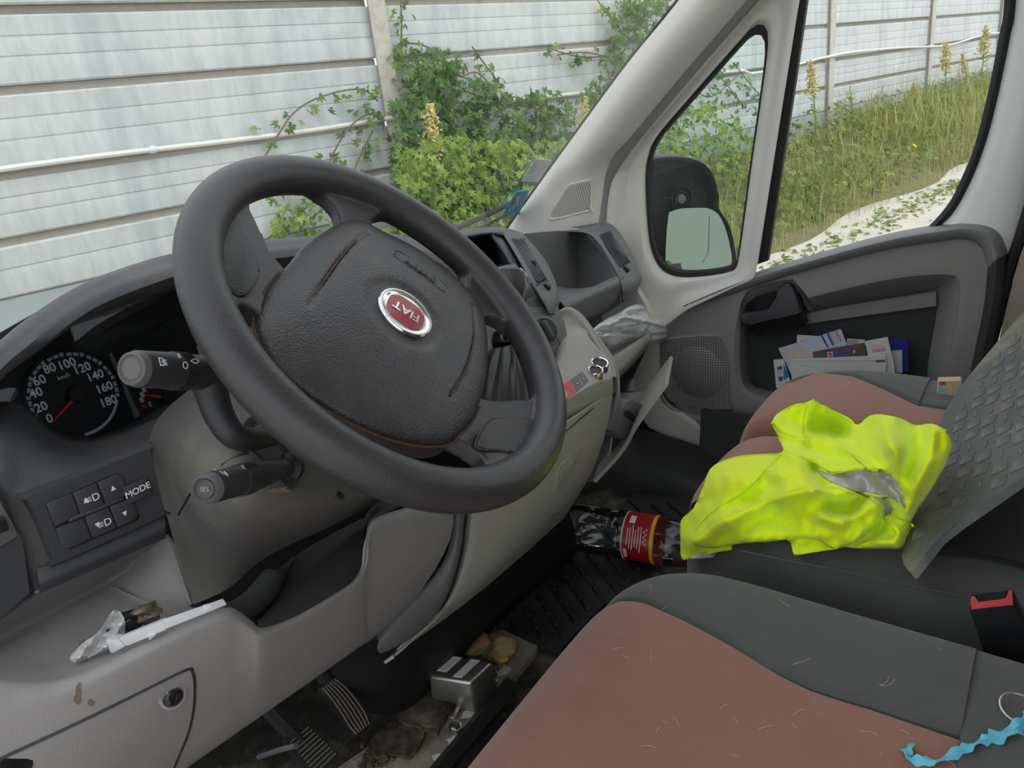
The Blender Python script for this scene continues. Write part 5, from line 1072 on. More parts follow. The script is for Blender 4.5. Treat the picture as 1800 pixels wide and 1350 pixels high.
# ================================================================ seats
from mathutils.geometry import delaunay_2d_cdt
PROF = [(.395, .10), (.414, .20), (.419, .29), (.412, .338), (.395, .366), (.368, .384), (.33, .393), (.25, .396), (.12, .392), (-.02, .389), (-.15, .390), (-.30, .395), (-.46, .41)]
def seat_piece(name, parent, m_, xa, xb, la, lb, y0=1e9, y1=-1e9, dz=0.0, dy=0.0, extra=None, n=3):
    """a strip of cushion from xa(Y) to xb(Y); la, lb: does that side roll over"""
    rows = []
    pr = [(y + dy, z + dz) for y, z in PROF]; pts = cat([Vector((0, y, z)) for y, z in pr], 5)
    q = []
    for a, b in zip(pts, pts[1:]):
        q.append(a)
        for lim in (y0, y1):
            if (a.y - lim) * (b.y - lim) < 0: q.append(a.lerp(b, (lim - a.y) / (b.y - a.y)))
    q.append(pts[-1])
    for p in q:
        if p.y > y0 + 1e-6 or p.y < y1 - 1e-6: continue
        A, B = xa(p.y), xb(p.y); row = []; w_ = B - A
        ts = [0, .012, .03, .06, .12, .25, .5, .75, .88, .94, .97, .988, 1]
        for t in ts:
            x = A + w_ * t; z = p.z; y = p.y
            da = x - A; db = B - x
            if la: z -= .13 * math.exp(-da / .007) + .022 * math.exp(-da / .03)
            else: z -= .0035 * math.exp(-(da / .004) ** 2) + .004 * math.exp(-da / .02)
            if lb: z -= .13 * math.exp(-db / .007) + .022 * math.exp(-db / .03)
            else: z -= .0035 * math.exp(-(db / .004) ** 2) + .004 * math.exp(-db / .02)
            if extra: z += extra(x, y)
            row.append(Vector((x, y, max(z, .05))))
        rows.append(row)
    return add(name, solid(loft(rows, 1, n), .004, dirv=Vector((0, 0, -1))), M[m_], parent, 60)
def curve_x(px, z):
    P = sorted(((U(a, b, 'Z', z).y, U(a, b, 'Z', z).x) for a, b in px)); ys = [p[0] for p in P]; xs = [p[1] for p in P]
    return lambda y: float(np.interp(y, ys, xs)), ys
ds = thing('driver_seat', Vector((.50, .0, 0)), 'driver seat with brown cloth centre and charcoal side bolster', 'seat')
bx_, ys_ = curve_x([(1058, 1036), (1088, 1036), (1130, 1052), (1200, 1086), (1300, 1138), (1360, 1172), (1425, 1200), (1480, 1216), (1550, 1234), (1620, 1256), (1690, 1277)], .393)
YR = ys_[0]
def xr(y): return .765 - max(0, (y - .27) / .15) ** 2 * .085
def xb_(y): return min(bx_(y), xr(y) - .03)
xl = lambda y: .20 + max(0, (y - .27) / .15) ** 2 * .04
wob = lambda x, y: -.010 * math.exp(-((x - .47) / .12) ** 2) * (y < .33) + .003 * math.sin(9 * x + 7 * y)
YM = U(1425, 1205, 'Z', .392).y
seat_piece('front_panel', ds, 'seat_brown', xl, xb_, True, False, y1=YM, extra=wob)
seat_piece('rear_panel', ds, 'seat_brown', lambda y: xl(y), xb_, True, False, y0=YM, y1=YR, extra=wob)
seat_piece('side_bolster', ds, 'seat_grey', xb_, xr, False, True, y1=YR, extra=lambda x, y: .006 * math.exp(-((x - .70) / .05) ** 2))
seat_piece('back_edge', ds, 'seat_grey', xl, xr, True, True, y0=YR, extra=wob)
M['thread'] = mat('thread', (.45, .25, .15), .8, .2)
def zs(x, y): 
    yy = [p[0] for p in PROF][::-1]; zz = [p[1] for p in PROF][::-1]; return float(np.interp(y, yy, zz)) + wob(x, y)
for k in range(30):
    t = k / 30; x = xl(YM) + (xb_(YM) - xl(YM)) * (.30 + .7 * t); y = YM - .0006
    if x < xb_(YM): add('stitch', box((x, y, zs(x, y) - .0025), (.004, .0012, .0012)), M['thread'], ds)
# backrest, behind the camera's view to the right, and seat base
add('backrest', solid(loft([[Vector((.22, -.42, .40)), Vector((.5, -.40, .42)), Vector((.76, -.42, .40))], [Vector((.21, -.47, .7)), Vector((.5, -.44, .72)), Vector((.77, -.47, .7))], [Vector((.26, -.54, 1.02)), Vector((.5, -.52, 1.05)), Vector((.72, -.54, 1.02))]], 4, 4), .09, eye=Vector((.5, .5, .7))), M['seat_grey'], ds)
add('seat_base', box((.50, -.03, .13), (.46, .70, .20), b=.01), M['soft_black'], ds)
# small burn and lint on the brown cloth
M['foam'] = mat('foam', (.50, .33, .15), .9, .1, var=.3, vscale=300)
hp = U(1073, 1180, 'Z', .388)
add('burn_hole', plate([Vector((hp.x + .006 * math.cos(t), hp.y + .0045 * math.sin(t), zs(hp.x, hp.y) + .0016)) for t in [k * .628 for k in range(10)]], .001), M['foam'], ds)

be = thing('passenger_bench', Vector((1.15, .0, 0)), 'two-place passenger bench in brown and charcoal cloth beside the door', 'seat')
mxl = lambda y: .800 + max(0, (y - .20) / .2) ** 2 * .12
# middle place
seat_piece('near_bolster', be, 'seat_grey', mxl, lambda y: max(.93, mxl(y) + .02), True, False)
seat_piece('middle_panel', be, 'seat_brown', lambda y: max(.93, mxl(y) + .02), lambda y: 1.12, False, False, extra=lambda x, y: .010 * math.exp(-((x - 1.03) / .08) ** 2) * (y > .2))
seat_piece('middle_side', be, 'seat_grey', lambda y: 1.12, lambda y: 1.17 - max(0, (y - .3) / .12) ** 2 * .01, False, True)
ob_, oy = curve_x([(1398, 664), (1440, 655), (1500, 664), (1560, 688), (1612, 712)], .392)
YO = U(1612, 720, 'Z', .39).y
oxr = lambda y: 1.47 - max(0, (y - .22) / .2) ** 2 * .07
oxb = lambda y: min(ob_(y), oxr(y) - .035)
seat_piece('outer_panel', be, 'seat_brown', lambda y: 1.172 + max(0, (y - .3) / .12) ** 2 * .015, oxb, True, False, y1=YO, dz=.004, dy=.012)
seat_piece('outer_bolster', be, 'seat_grey', oxb, oxr, False, True, y1=YO, dz=.004, dy=.012, extra=lambda x, y: .004)
seat_piece('outer_rear_panel', be, 'seat_brown', lambda y: 1.172, lambda y: oxb(YO), True, False, y0=YO, dz=.004, dy=.012)
seat_piece('outer_rear_bolster', be, 'seat_grey', lambda y: oxb(YO), oxr, False, True, y0=YO, dz=.004, dy=.012)
seam(be, [(1300, 968), (1380, 985), (1480, 1004), (1600, 1030), (1720, 1054)], .0012, 'seat_grey', .0008, lambda x, y, l=0: bvh(be.children[0])(x, y, l, ('Z', .385)), 4, 'piping')
add('backrest', solid(loft([[Vector((.84, -.42, .40)), Vector((1.15, -.40, .42)), Vector((1.48, -.42, .40))], [Vector((.83, -.47, .7)), Vector((1.15, -.44, .72)), Vector((1.49, -.47, .7))], [Vector((.86, -.54, .95)), Vector((1.15, -.52, .98)), Vector((1.46, -.54, .95))]], 4, 4), .09, eye=Vector((1.15, .5, .7))), M['seat_grey'], be)
add('shade_sheet', plate([U(x, y, 'Z', .402) for x, y in sm2([(1640, 962), (1700, 905), (1800, 838), (1836, 814), (1840, 1000), (1800, 990), (1720, 972), (1670, 968)], 2)], .006, .002), M['soft_black'], be)  # black sheet added as painted shade under the leaning mat, no part of the bench
add('bench_base', box((1.15, -.05, .14), (.58, .66, .22), b=.01), M['soft_black'], be)

# seat belt buckle between the seats
bk = thing('belt_buckle', U(1750, 1120, 'Z', .33), 'black seat belt buckle with a red release button between the seats', 'buckle')
q0, q1, q2, q3 = [U(x, y, 'Z', z) for x, y, z in ((1700, 1046, .425), (1778, 1036, .425), (1776, 1066, .418), (1702, 1072, .418))]
dn = Vector((.02, -.035, -.08)).normalized() * .085
tl, tr_, br, bl = [U(x, y, 'Z', z) for x, y, z in ((1701, 1044, .428), (1782, 1034, .428), (1786, 1066, .412), (1703, 1074, .412))]
add('housing', bevel(hexa([tl, tr_, br, bl], [tl + dn * .85 + Vector((.0, .012, 0)), tr_ + dn * .85, br + dn * .85 + Vector((-.01, -.02, -.02)), bl + dn * .85 + Vector((-.01, 0, -.02))]), .003, 2), M['gloss_black'], bk)
M['belt_red'] = mat('belt_red', (.62, .07, .08), .5, .4, var=.15, vscale=60)
nb = (tr_ - tl).cross(bl - tl).normalized(); nb = nb if nb.dot(CAM - tl) > 0 else -nb
add('release_button', plate([tl.lerp(tr_, a).lerp(bl.lerp(br, a), b) + nb * .0012 for a, b in ((.06, .18), (.14, .16), (.20, .55), (.80, .52), (.88, .10), (.95, .12), (.94, .90), (.06, .92))], .003, .0006, 1), M['belt_red'], bk)
add('slot', plate([tl.lerp(tr_, a).lerp(bl.lerp(br, a), b) + nb * .0006 for a, b in ((.2, .12), (.82, .10), (.80, .5), (.2, .52))], .002), M['black'], bk)
add('stalk_strap', plate([U(x, y, 'Z', .36) for x, y in ((1758, 1130), (1800, 1104), (1850, 1080), (1850, 1110), (1775, 1142))], .004, .001), M['dash_grey'], bk)

# keyring with blue tape
def on_seat(px, py, lift=0.0):
    d_ = ray(px, py).normalized(); h = SB(px, py, 0, ('Z', .38)); return h - d_ * lift
SB = bvh(*[c for c in ds.children if c.name.startswith(('front_panel', 'rear_panel', 'side_bolster', 'back_edge'))])
kr = thing('key_ring', U(1790, 1250, 'Z', .39), 'steel key ring tied with a twisted strip of light blue tape on the driver seat', 'key ring')
c_ = on_seat(1792, 1246, .004); add('ring', tube([c_ + Vector((.0150 * math.cos(a), .0150 * math.sin(a), .004 * math.sin(a + 1))) for a in [2 * math.pi * k / 40 for k in range(40)]], .0011, 8, closed=True), M['steel'], kr)
M['tape'] = mat('tape', (.13, .50, .66), .45, .4, var=.1, vscale=80)
tp = cat([on_seat(x, y, .004 + .002 * (i % 2)) for i, (x, y) in enumerate(((1812, 1262), (1790, 1278), (1762, 1290), (1735, 1300), (1715, 1306), (1690, 1318), (1660, 1334), (1630, 1338), (1602, 1334), (1594, 1322), (1602, 1308)))], 5)
rows = []
for i, p in enumerate(tp):
    t = (tp[min(i + 1, len(tp) - 1)] - tp[max(i - 1, 0)]).normalized(); s_ = t.cross(UPV).normalized(); a = .9 * math.sin(i * .55) + (.3 if i < 12 else 0); w_ = (.0062 if i < 14 else .0042) * (1 + .25 * math.sin(i * 1.7)); v = s_ * math.cos(a) + UPV * math.sin(a); rows.append([p - v * w_, p + UPV * .0012, p + v * w_])
add('tape', solid(grid(rows), .0008), M['tape'], kr, 40)
# hairs and lint on the cloth
M['lint'] = mat('lint', (.55, .50, .44), .8, .2)
random.seed(31); gs = []
for k in range(34):
    x, y = random.uniform(1000, 1790), random.uniform(1010, 1340)
    if y < 1010 + max(0, x - 1300) * .25: continue
    a = random.uniform(0, 6.28); l = random.uniform(6, 34); c = random.gauss(0, .6)
    p = [on_seat(x + l * t * math.cos(a + c * t), y + l * t * .7 * math.sin(a + c * t), .0008) for t in (0, .25, .5, .75, 1)]
    if min(q.z for q in p) > .3815 and max(q.x for q in p) < .75: gs.append(tube(cat(p, 3), .00016, 4, False))
add('lint', J(*gs), M['lint'], ds, 0, kind='stuff')
# ================================================================ floor, pedals, control unit
def PZ(l): return [U(a, b, 'Z', c) for a, b, c in l]
def patchz(name, rows, m_, parent, t=.004, nu=4, nv=4):
    return add(name, solid(loft([PZ(r) for r in rows], nu, nv), t), M[m_], parent, 60)
# black moulded cover at the console foot
patchz('floor_cover', [[(560, 1150, .30), (640, 1130, .28), (700, 1110, .27), (780, 1060, .26), (880, 1000, .25), (1000, 900, .24)], [(590, 1185, .20), (640, 1190, .19), (700, 1185, .17), (780, 1130, .16), (880, 1050, .15), (1010, 930, .14)],
    [(615, 1215, .12), (650, 1222, .11), (700, 1215, .10), (775, 1165, .09), (880, 1075, .09), (1012, 950, .09)], [(628, 1238, .05), (670, 1252, .035), (715, 1246, .03), (765, 1205, .03), (862, 1100, .03), (1010, 968, .03)], [(632, 1246, .02), (672, 1258, .015), (720, 1250, .012), (772, 1208, .012), (868, 1104, .012), (1014, 974, .012)]], 'rubber', fl)
on_fl = None
# bare metal strip and torn carpet in front of the seat
bf = [(560, 1380), (640, 1320), (700, 1260), (770, 1205), (830, 1150), (870, 1108), (905, 1112), (945, 1134), (920, 1170), (860, 1240), (800, 1310), (760, 1380)]
bare = add('bare_metal', plate(UZ(sm2(bf, 2), .012), .012, .002), M['bare_floor'], fl)
M['debris'] = mat('debris', (.10, .075, .05), .95, .1, var=.5, vscale=60, bump=(200, .8, .004), grain='noise')
cps = [[(672, 1262), (716, 1212), (748, 1210), (800, 1226), (790, 1250), (768, 1276), (700, 1262)], [(650, 1300), (690, 1266), (740, 1278), (745, 1294), (720, 1330), (684, 1322), (660, 1330)], [(700, 1262), (740, 1240), (776, 1252), (768, 1290), (742, 1282)]]
for i, P in enumerate(cps):
    o = [U(x, y, 'Z', .026 + .005 * math.sin(k * 1.3 + i)) for k, (x, y) in enumerate(sm2(P, 3))]; add('carpet_scrap', plate(o, .006, .0015, 1), M['carpet'], fl)
M['flake'] = mat('flake', (.55, .52, .48), .85, .2, var=.3, vscale=50)
random.seed(11)
for x, y, s in ((880, 1178, 18), (862, 1200, 13), (838, 1236, 15), (822, 1256, 12), (800, 1300, 14), (770, 1330, 12), (850, 1216, 9)):
    o = [U(x + s * (1.1 * math.cos(t) - .5 * math.sin(t)) * random.uniform(.6, 1.1), y + s * .7 * math.sin(t) * random.uniform(.6, 1.1), 'Z', .0145) for t in [k * .52 for k in range(12)]]
    add('paint_flake', plate(o, .001), M['flake'], bare)
bmd = bmesh.new()
for k in range(420):
    t = random.random(); x, y = (640 + 220 * t + random.gauss(0, 10), 1345 - 165 * t + random.gauss(0, 9)); p = U(x, y, 'Z', .016); r = bmesh.ops.create_cube(bmd, size=random.uniform(.002, .0065), matrix=Matrix.Translation(p) @ Matrix.Rotation(random.uniform(0, 3), 4, Vector((random.random(), random.random(), random.random()))))
add('crumbs', geo_of(bmd), M['debris'], fl, 0, kind='stuff')
# seat rail edge with bolt
add('seat_rail', hexa([U(x, y, 'Z', .018) for x, y in ((720, 1390), (742, 1390), (905, 1200), (890, 1190))], [U(x, y, 'Z', .05) for x, y in ((725, 1400), (750, 1400), (915, 1205), (895, 1192))]), M['black'], fl)
bt = add('seat_bolt', lathe([(.012, 0), (.012, .003), (.0085, .004), (.0085, .010), (0, .011)], U(801, 1280, 'Z', .02), UPV, 6), M['steel'], fl)
# control unit
eu = thing('control_unit', U(812, 1190, 'Z', .013), 'silver metal electronic control box bolted to the bare floor', 'control unit')
T = [U(x, y, 'Z', .075) for x, y in ((752, 1187), (792, 1151), (867, 1163), (828, 1200))]; Bm = [U(x, y, 'Z', .013) for x, y in ((756, 1208), (792, 1172), (869, 1186), (830, 1230))]
Bm = [Vector((t.x, t.y, .013)) + (Vector((t.x, t.y, 0)) - Vector((sum(q.x for q in T) / 4, sum(q.y for q in T) / 4, 0))) * .06 for t in T]
add('case', bevel(hexa(Bm, T), .006, 3), M['alu'], eu)
ux = (T[3] - T[0]).normalized(); uy = (T[1] - T[0]).normalized(); wx = (T[3] - T[0]).length; wy = (T[1] - T[0]).length
def onT(a, b, l=.0006): return T[0].lerp(T[3], a).lerp(T[1].lerp(T[2], a), b) + UPV * l
for (a0, a1, b0, b1) in ((.06, .30, .25, .95), (.52, .72, .12, .95)): 
    s_ = add('rating_label', plate([onT(a0, b0), onT(a1, b0), onT(a1, b1), onT(a0, b1)], .0005), M['sticker_w'], eu)
    for k in range(4): add('print_line', plate([onT(a0 + .03 + k * .05, b0 + .06, .0009), onT(a0 + .045 + k * .05, b0 + .06, .0009), onT(a0 + .045 + k * .05, b1 - .1, .0009), onT(a0 + .03 + k * .05, b1 - .1, .0009)], .0003), M['grey_print'], s_)
for px, py in ((748, 1206), (806, 1232)):
    p = U(px, py, 'Z', .014); b_ = add('fixing_bolt', lathe([(.009, 0), (.009, .002), (.0065, .003), (.0065, .008), (.003, .009), (.003, .022), (0, .022)], p, UPV, 12), M['steel'], eu)
add('bolt_tab', box((T[0] + T[3]) / 2 - uy * .01 + Vector((0, 0, -.058)), (.03, .03, .006), ux, uy, .003), M['alu'], eu)
# food wrapper / crumpled yellowish scrap and cable end by the mat
M['scrap'] = mat('scrap', (.50, .36, .18), .8, .2, var=.5, vscale=70, bump=(120, .6, .004), grain='noise'); M['scrap_y'] = mat('scrap_y', (.75, .55, .05), .7, .3); M['scrap_g'] = mat('scrap_g', (.10, .30, .16), .7, .3)
def lump(c, s, seed, sub=3, amp=.25):
    random.seed(seed); bm = bmesh.new(); bmesh.ops.create_icosphere(bm, subdivisions=sub, radius=1); ph = [(random.uniform(2, 7), Vector((random.gauss(0, 1), random.gauss(0, 1), random.gauss(0, 1))).normalized(), random.uniform(0, 6)) for _ in range(7)]
    for v in bm.verts:
        n_ = v.co.normalized(); h = 1 + amp * sum(math.sin(f * n_.dot(d_) + p) for f, d_, p in ph) / 3; v.co = Vector(c) + Vector((n_.x * s[0], n_.y * s[1], n_.z * s[2])) * h
    return geo_of(bm)
add('foam_scrap', lump(U(880, 1145, 'Z', .03), (.028, .022, .018), 5), M['scrap'], label='crumpled yellowish foam scrap on the floor beside the metal box', cate='scrap')
wr = add('orange_scrap', lump(U(842, 1134, 'Z', .022), (.035, .018, .009), 8), M['scrap'], label='torn brown and orange plastic scrap behind the metal control box', cate='scrap')
add('green_bit', lump(U(856, 1150, 'Z', .03), (.010, .006, .005), 9, 2), M['scrap_g'], wr); 
add('cable_tie', tube(cat([U(x, y, 'Z', .03) for x, y in ((872, 1158), (882, 1163), (892, 1158))], 3), .0035, 6), M['scrap_y'], label='short bright yellow wire sleeve beside the crumpled foam scrap', cate='wire')
# rubber mat in the passenger footwell with raised bars
mt = add('rubber_floor_mat', plate(UZ([(872, 1100), (1010, 962), (1120, 862), (1300, 880), (1330, 960), (1200, 1010), (1060, 1060), (985, 1145), (940, 1132)], .014), .012, .003), M['mat_rubber'], label='black rubber floor mat with raised bars in the passenger footwell', cate='floor mat')
g0 = box((0, 0, 0), (.034, .010, .006), b=.002, seg=1); bar_me = mesh('tread_bar', g0, M['mat_rubber'], 40)
o0 = U(905, 1100, 'Z', .016); ux_ = (U(1000, 1000, 'Z', .016) - o0).normalized(); uy_ = UPV.cross(ux_); cnt = 0
for i in range(-2, 14):
    for j in range(-9, 9):
        p = o0 + ux_ * (i * .045 + (.022 if j % 2 else 0)) + uy_ * (j * .030); x, y = px_of(p)
        if inside(x, y, [(880, 1100), (1010, 970), (1110, 880), (1220, 890), (1200, 1000), (1060, 1050), (985, 1135), (940, 1125)]):
            o = bpy.data.objects.new('tread_bar', bar_me); COL.objects.link(o); o.parent = mt; a = math.atan2(ux_.y, ux_.x) + (.9 if (i + j) % 2 else .9); o.location = p - LOC[mt]; o.rotation_euler = (0, 0, a); cnt += 1
# pedals
PN = Vector((0, -.72, .69)).normalized()
def pedal(name, lab, pts, p0, ribs, arm):
    t = thing(name, UP(*pts[0], p0, PN) - UPV * .05, lab, 'pedal'); o = [UP(x, y, p0, PN) for x, y in sm2(pts, 3)]
    add('pad', plate(o, .014, .004, 2), M['rubber'], t)
    for r in ribs: add('rib', tube([UP(x, y, p0 + PN * .0012, PN) for x, y in r], .0012, 6), M['pedal_rib'], t)
    add('arm', tube(cat([sum(o, Vector()) / len(o) - PN * .012] + arm, 4), .012, 8), M['soft_black'], t); return t
M['pedal_rib'] = mat('pedal_rib', (.22, .19, .14), .5, .4, .3)
q6 = lambda a, b: (450 + a / 3.6, 1000 + b / 3.6)
pc = U(545, 1315, 'Z', .13)
ribs = []
for k in range(10):
    t = k / 9; a = (225 + 285 * t, 1095 + 135 * t) if k < 9 else (490, 1215); b = (330 + 165 * t, 1005 + 165 * t)
    ribs.append([q6(215 + 160 * t, 1100 + 190 * t), q6(335 + 170 * t, 1000 + 165 * t)])
pedal('brake_pedal', 'wide ribbed black brake pedal at the bottom edge of the picture', [q6(*p) for p in ((190, 1100), (205, 1070), (320, 992), (360, 996), (505, 1150), (520, 1180), (400, 1310), (360, 1310))], pc, ribs, [pc + Vector((-.02, .08, .10)), pc + Vector((-.03, .16, .28))])
pc2 = U(605, 1240, 'Z', .13); R1 = [(418, 752), (480, 830), (545, 925), (590, 1000), (632, 1048)]; R2 = [(500, 694), (570, 745), (640, 830), (690, 905), (722, 982)]
ribs = [cat([Vector((*q6(a + (c - a) * t, b + (d - b) * t), 0)) for (a, b), (c, d) in zip(R1, R2)], 3) for t in (.04, .22, .40, .58, .76, .95)]
pedal('accelerator_pedal', 'tall curved accelerator pedal with long pale ribs, right of the brake pedal', [q6(*p) for p in ((405, 748), (500, 685), (560, 722), (640, 812), (700, 900), (732, 985), (635, 1060), (590, 1020), (540, 935), (470, 830))], pc2, [[(p.x, p.y) for p in r] for r in ribs], [pc2 + Vector((.01, .08, .08)), pc2 + Vector((.02, .16, .22))])
# clutch arm and brackets at the lower left
add('pedal_bracket', tube(cat([U(455, 1330, 'Z', .10), U(490, 1318, 'Z', .14), U(520, 1310, 'Z', .16)], 3), .004, 6), M['dash_grey'], fl)
# ================================================================ loose things
def cdt(outline, holes_pts, spacing, jitter=.2, extra_loops=()):
    """triangulated sheet inside a 2-D outline"""
    random.seed(5); P = [Vector((x, y)) for x, y in outline]; n = len(P); E_ = [(i, (i + 1) % n) for i in range(n)]
    for lp in extra_loops:
        o = len(P); P += [Vector(q) for q in lp]; E_ += [(o + i, o + (i + 1) % len(lp)) for i in range(len(lp))]
    xs = [p.x for p in P]; ys = [p.y for p in P]; y = min(ys); r = 0
    while y < max(ys):
        x = min(xs) + (spacing / 2 if r % 2 else 0)
        while x < max(xs):
            if inside(x, y, outline): P.append(Vector((x, y)))
            x += spacing
        y += spacing * .87; r += 1
    v, e, f, *_ = delaunay_2d_cdt(P, E_, [], 1, 1e-4)
    f = [tuple(t) for t in f if inside(sum(v[i].x for i in t) / 3, sum(v[i].y for i in t) / 3, outline)]
    return v, f
def tps(ctrl):
    X = np.array([(a, b) for a, b, _ in ctrl], float) / 100; z = np.array([c for *_, c in ctrl]); n = len(X)
    r = np.sqrt(((X[:, None] - X[None]) ** 2).sum(-1)) + 1e-9; K = r ** 2 * np.log(r); P = np.c_[np.ones(n), X]
    A = np.block([[K + np.eye(n) * .002, P], [P.T, np.zeros((3, 3))]]); s = np.linalg.solve(A, np.r_[z, 0, 0, 0])
    def f(a, b):
        d = np.sqrt(((X - np.array((a, b)) / 100) ** 2).sum(-1)) + 1e-9; return float((d ** 2 * np.log(d)) @ s[:n] + s[n] + s[n + 1] * a / 100 + s[n + 2] * b / 100)
    return f
def seg_d(x, y, pl):
    best = 1e9
    for (ax, ay), (bx, by) in zip(pl, pl[1:]):
        dx, dy = bx - ax, by - ay; t = max(0, min(1, ((x - ax) * dx + (y - ay) * dy) / (dx * dx + dy * dy + 1e-9))); best = min(best, math.hypot(x - ax - t * dx, y - ay - t * dy))
    return best
# --- hi-vis vest thrown over the bench
qv = lambda a, b: (1140 + a / 2.727, 640 + b / 2.727)
VO = [(157, 930), (152, 840), (155, 750), (215, 690), (260, 590), (290, 510), (340, 470), (430, 440), (540, 430), (630, 425), (645, 400), (620, 350), (600, 310), (593, 280), (615, 240), (680, 205), (750, 185), (795, 172), (850, 210), (950, 260), (1005, 290), (1050, 252), (1110, 240), (1210, 260), (1280, 292), (1360, 285), (1420, 320), (1455, 380), (1440, 440), (1400, 530), (1330, 640), (1262, 748), (1252, 760), (1267, 790), (1255, 830), (1220, 880), (1100, 885), (1000, 884), (940, 878), (880, 890), (715, 910), (690, 890), (660, 842), (500, 856), (398, 868), (392, 892), (330, 902), (200, 932)]
CT = [(157, 930, .29), (152, 840, .31), (155, 750, .33), (215, 690, .355), (260, 590, .38), (290, 510, .393), (340, 470, .405), (430, 440, .41), (540, 430, .415), (630, 425, .43), (645, 400, .43), (600, 310, .43), (593, 280, .44), (615, 240, .45), (680, 205, .455), (795, 172, .475), (850, 210, .465), (950, 260, .45), (1005, 290, .45),
      (860, 300, .425), (920, 330, .425), (830, 330, .425), (1050, 252, .48), (1110, 240, .50), (1210, 260, .52), (1180, 380, .535), (1280, 292, .50), (1360, 285, .535), (1420, 320, .54), (1455, 380, .52), (1440, 440, .51), (1400, 530, .49), (1330, 640, .455), (1262, 748, .425),
      (1100, 480, .49), (1000, 400, .475), (1240, 600, .47), (450, 550, .435), (620, 500, .465), (500, 640, .415), (350, 620, .41), (400, 750, .40), (300, 800, .36), (230, 860, .33), (620, 640, .44), (800, 600, .455), (950, 600, .45), (700, 720, .425), (550, 780, .40), (850, 740, .43), (1000, 700, .43), (1100, 640, .44), (1190, 640, .45),
      (500, 856, .385), (398, 868, .36), (660, 842, .398), (715, 910, .395), (880, 890, .40), (1000, 884, .40), (1100, 885, .40), (1220, 880, .402), (1267, 790, .405), (800, 830, .415), (950, 820, .42), (1150, 800, .42), (1080, 740, .42)]
RG = [([(795, 172), (772, 240), (757, 310), (752, 350)], 0.0075, 17), ([(595, 285), (650, 325), (750, 352), (850, 340), (930, 385)], 0.0176, 31), ([(770, 330), (850, 318), (960, 360)], -0.0160, 37), ([(920, 378), (1000, 440), (1090, 530), (1180, 625), (1240, 735)], 0.0128, 21), ([(960, 380), (1060, 450), (1140, 530)], -0.0080, 26), ([(640, 405), (720, 440), (850, 478), (990, 492), (1130, 512)], 0.0144, 26), ([(770, 420), (900, 455), (1010, 472)], -0.0128, 26),
      ([(640, 430), (560, 512), (460, 612), (330, 692), (230, 790)], 0.0053, 10), ([(665, 430), (720, 480), (775, 545), (795, 580)], 0.0160, 37), ([(790, 500), (800, 560), (870, 585)], -0.0208, 31), ([(215, 850), (330, 762), (500, 682), (700, 612), (880, 596), (1000, 622)], 0.0160, 43), ([(560, 560), (600, 600), (520, 650), (400, 690)], -0.0112, 40), ([(600, 690), (570, 740), (640, 770)], -0.0096, 29), ([(830, 730), (930, 752), (1010, 720), (1085, 660)], 0.0176, 34), ([(870, 690), (960, 706), (1020, 650)], -0.0208, 29), ([(400, 800), (550, 745), (700, 760)], -0.0064, 34),
      ([(1360, 330), (1352, 440), (1300, 560), (1250, 690)], 0.0144, 29), ([(1300, 350), (1290, 440), (1240, 520)], -0.0128, 37), ([(1212, 270), (1240, 380), (1320, 440)], -0.0080, 29), ([(1110, 250), (1130, 330), (1200, 480), (1230, 600)], 0.0112, 37), ([(1050, 300), (1070, 380), (1130, 450)], -0.0080, 31), ([(1110, 690), (1070, 770), (980, 850)], 0.0144, 31), ([(1140, 760), (1200, 800), (1180, 850), (1100, 850)], 0.0112, 23), ([(1130, 700), (1140, 760), (1080, 810)], -0.0160, 20), ([(300, 560), (420, 520), (540, 470)], 0.0064, 43), ([(250, 640), (380, 640)], -0.0048, 29), ([(670, 860), (760, 850), (900, 850)], -0.0060, 17)]
base_f = tps(CT)
def vest_z(a, b):
    z = base_f(a, b)
    for pl, am, w_ in RG:
        d = seg_d(a, b, pl)
        if d < 3 * w_: z += am * math.exp(-(d / w_) ** 2)
    z += .0022 * math.sin(a * .021 + b * .034) * math.sin(a * .043 - b * .017) + .0012 * math.sin(a * .09 + 2 * math.sin(b * .03))
    return z
VOs = [(p.x, p.y) for p in cat([Vector((a, b, 0)) for a, b in VO], 3, True)]
ST = [(803, 506), (830, 514), (870, 522), (1000, 508), (1128, 514), (1160, 534), (1192, 572), (1222, 630), (1242, 690), (1238, 722), (1214, 680), (1180, 648), (1110, 636), (1040, 622), (950, 596), (880, 568), (830, 540)]
ST2 = [(1075, 636), (1120, 640), (1150, 660), (1170, 690), (1160, 718), (1130, 732), (1136, 690), (1110, 655)]
ST3 = [(200, 930), (240, 904), (330, 900), (310, 922)]
v2, f2 = cdt(VOs, None, 11, extra_loops=(ST, ST2))
P3 = []
BB = bvh(*[c for c in be.children if 'panel' in c.name or 'bolster' in c.name or 'side' in c.name])
ZV = np.array([max(vest_z(p.x, p.y), .27) for p in v2]); nb_ = [set() for _ in v2]
for t in f2:
    for i in t: nb_[i] |= set(t) - {i}
bd_ = {i for i, p in enumerate(v2) if seg_d(p.x, p.y, VOs + VOs[:1]) < 2}
for _ in range(3): ZV = np.array([z if i in bd_ or not nb_[i] else .4 * z + .6 * np.mean([ZV[j] for j in nb_[i]]) for i, z in enumerate(ZV)])
for p, z in zip(v2, ZV):
    c = qv(p.x, p.y); q = U(*c, 'Z', z); h = BB(*c, .008, ('Z', .05)); P3.append(q if (q - CAM).length < (h - CAM).length else h)
stripe = [t for t in f2 if any(inside(sum(v2[i].x for i in t) / 3, sum(v2[i].y for i in t) / 3, S) for S in (ST, ST2))]; ss = set(stripe); cloth = [t for t in f2 if t not in ss]
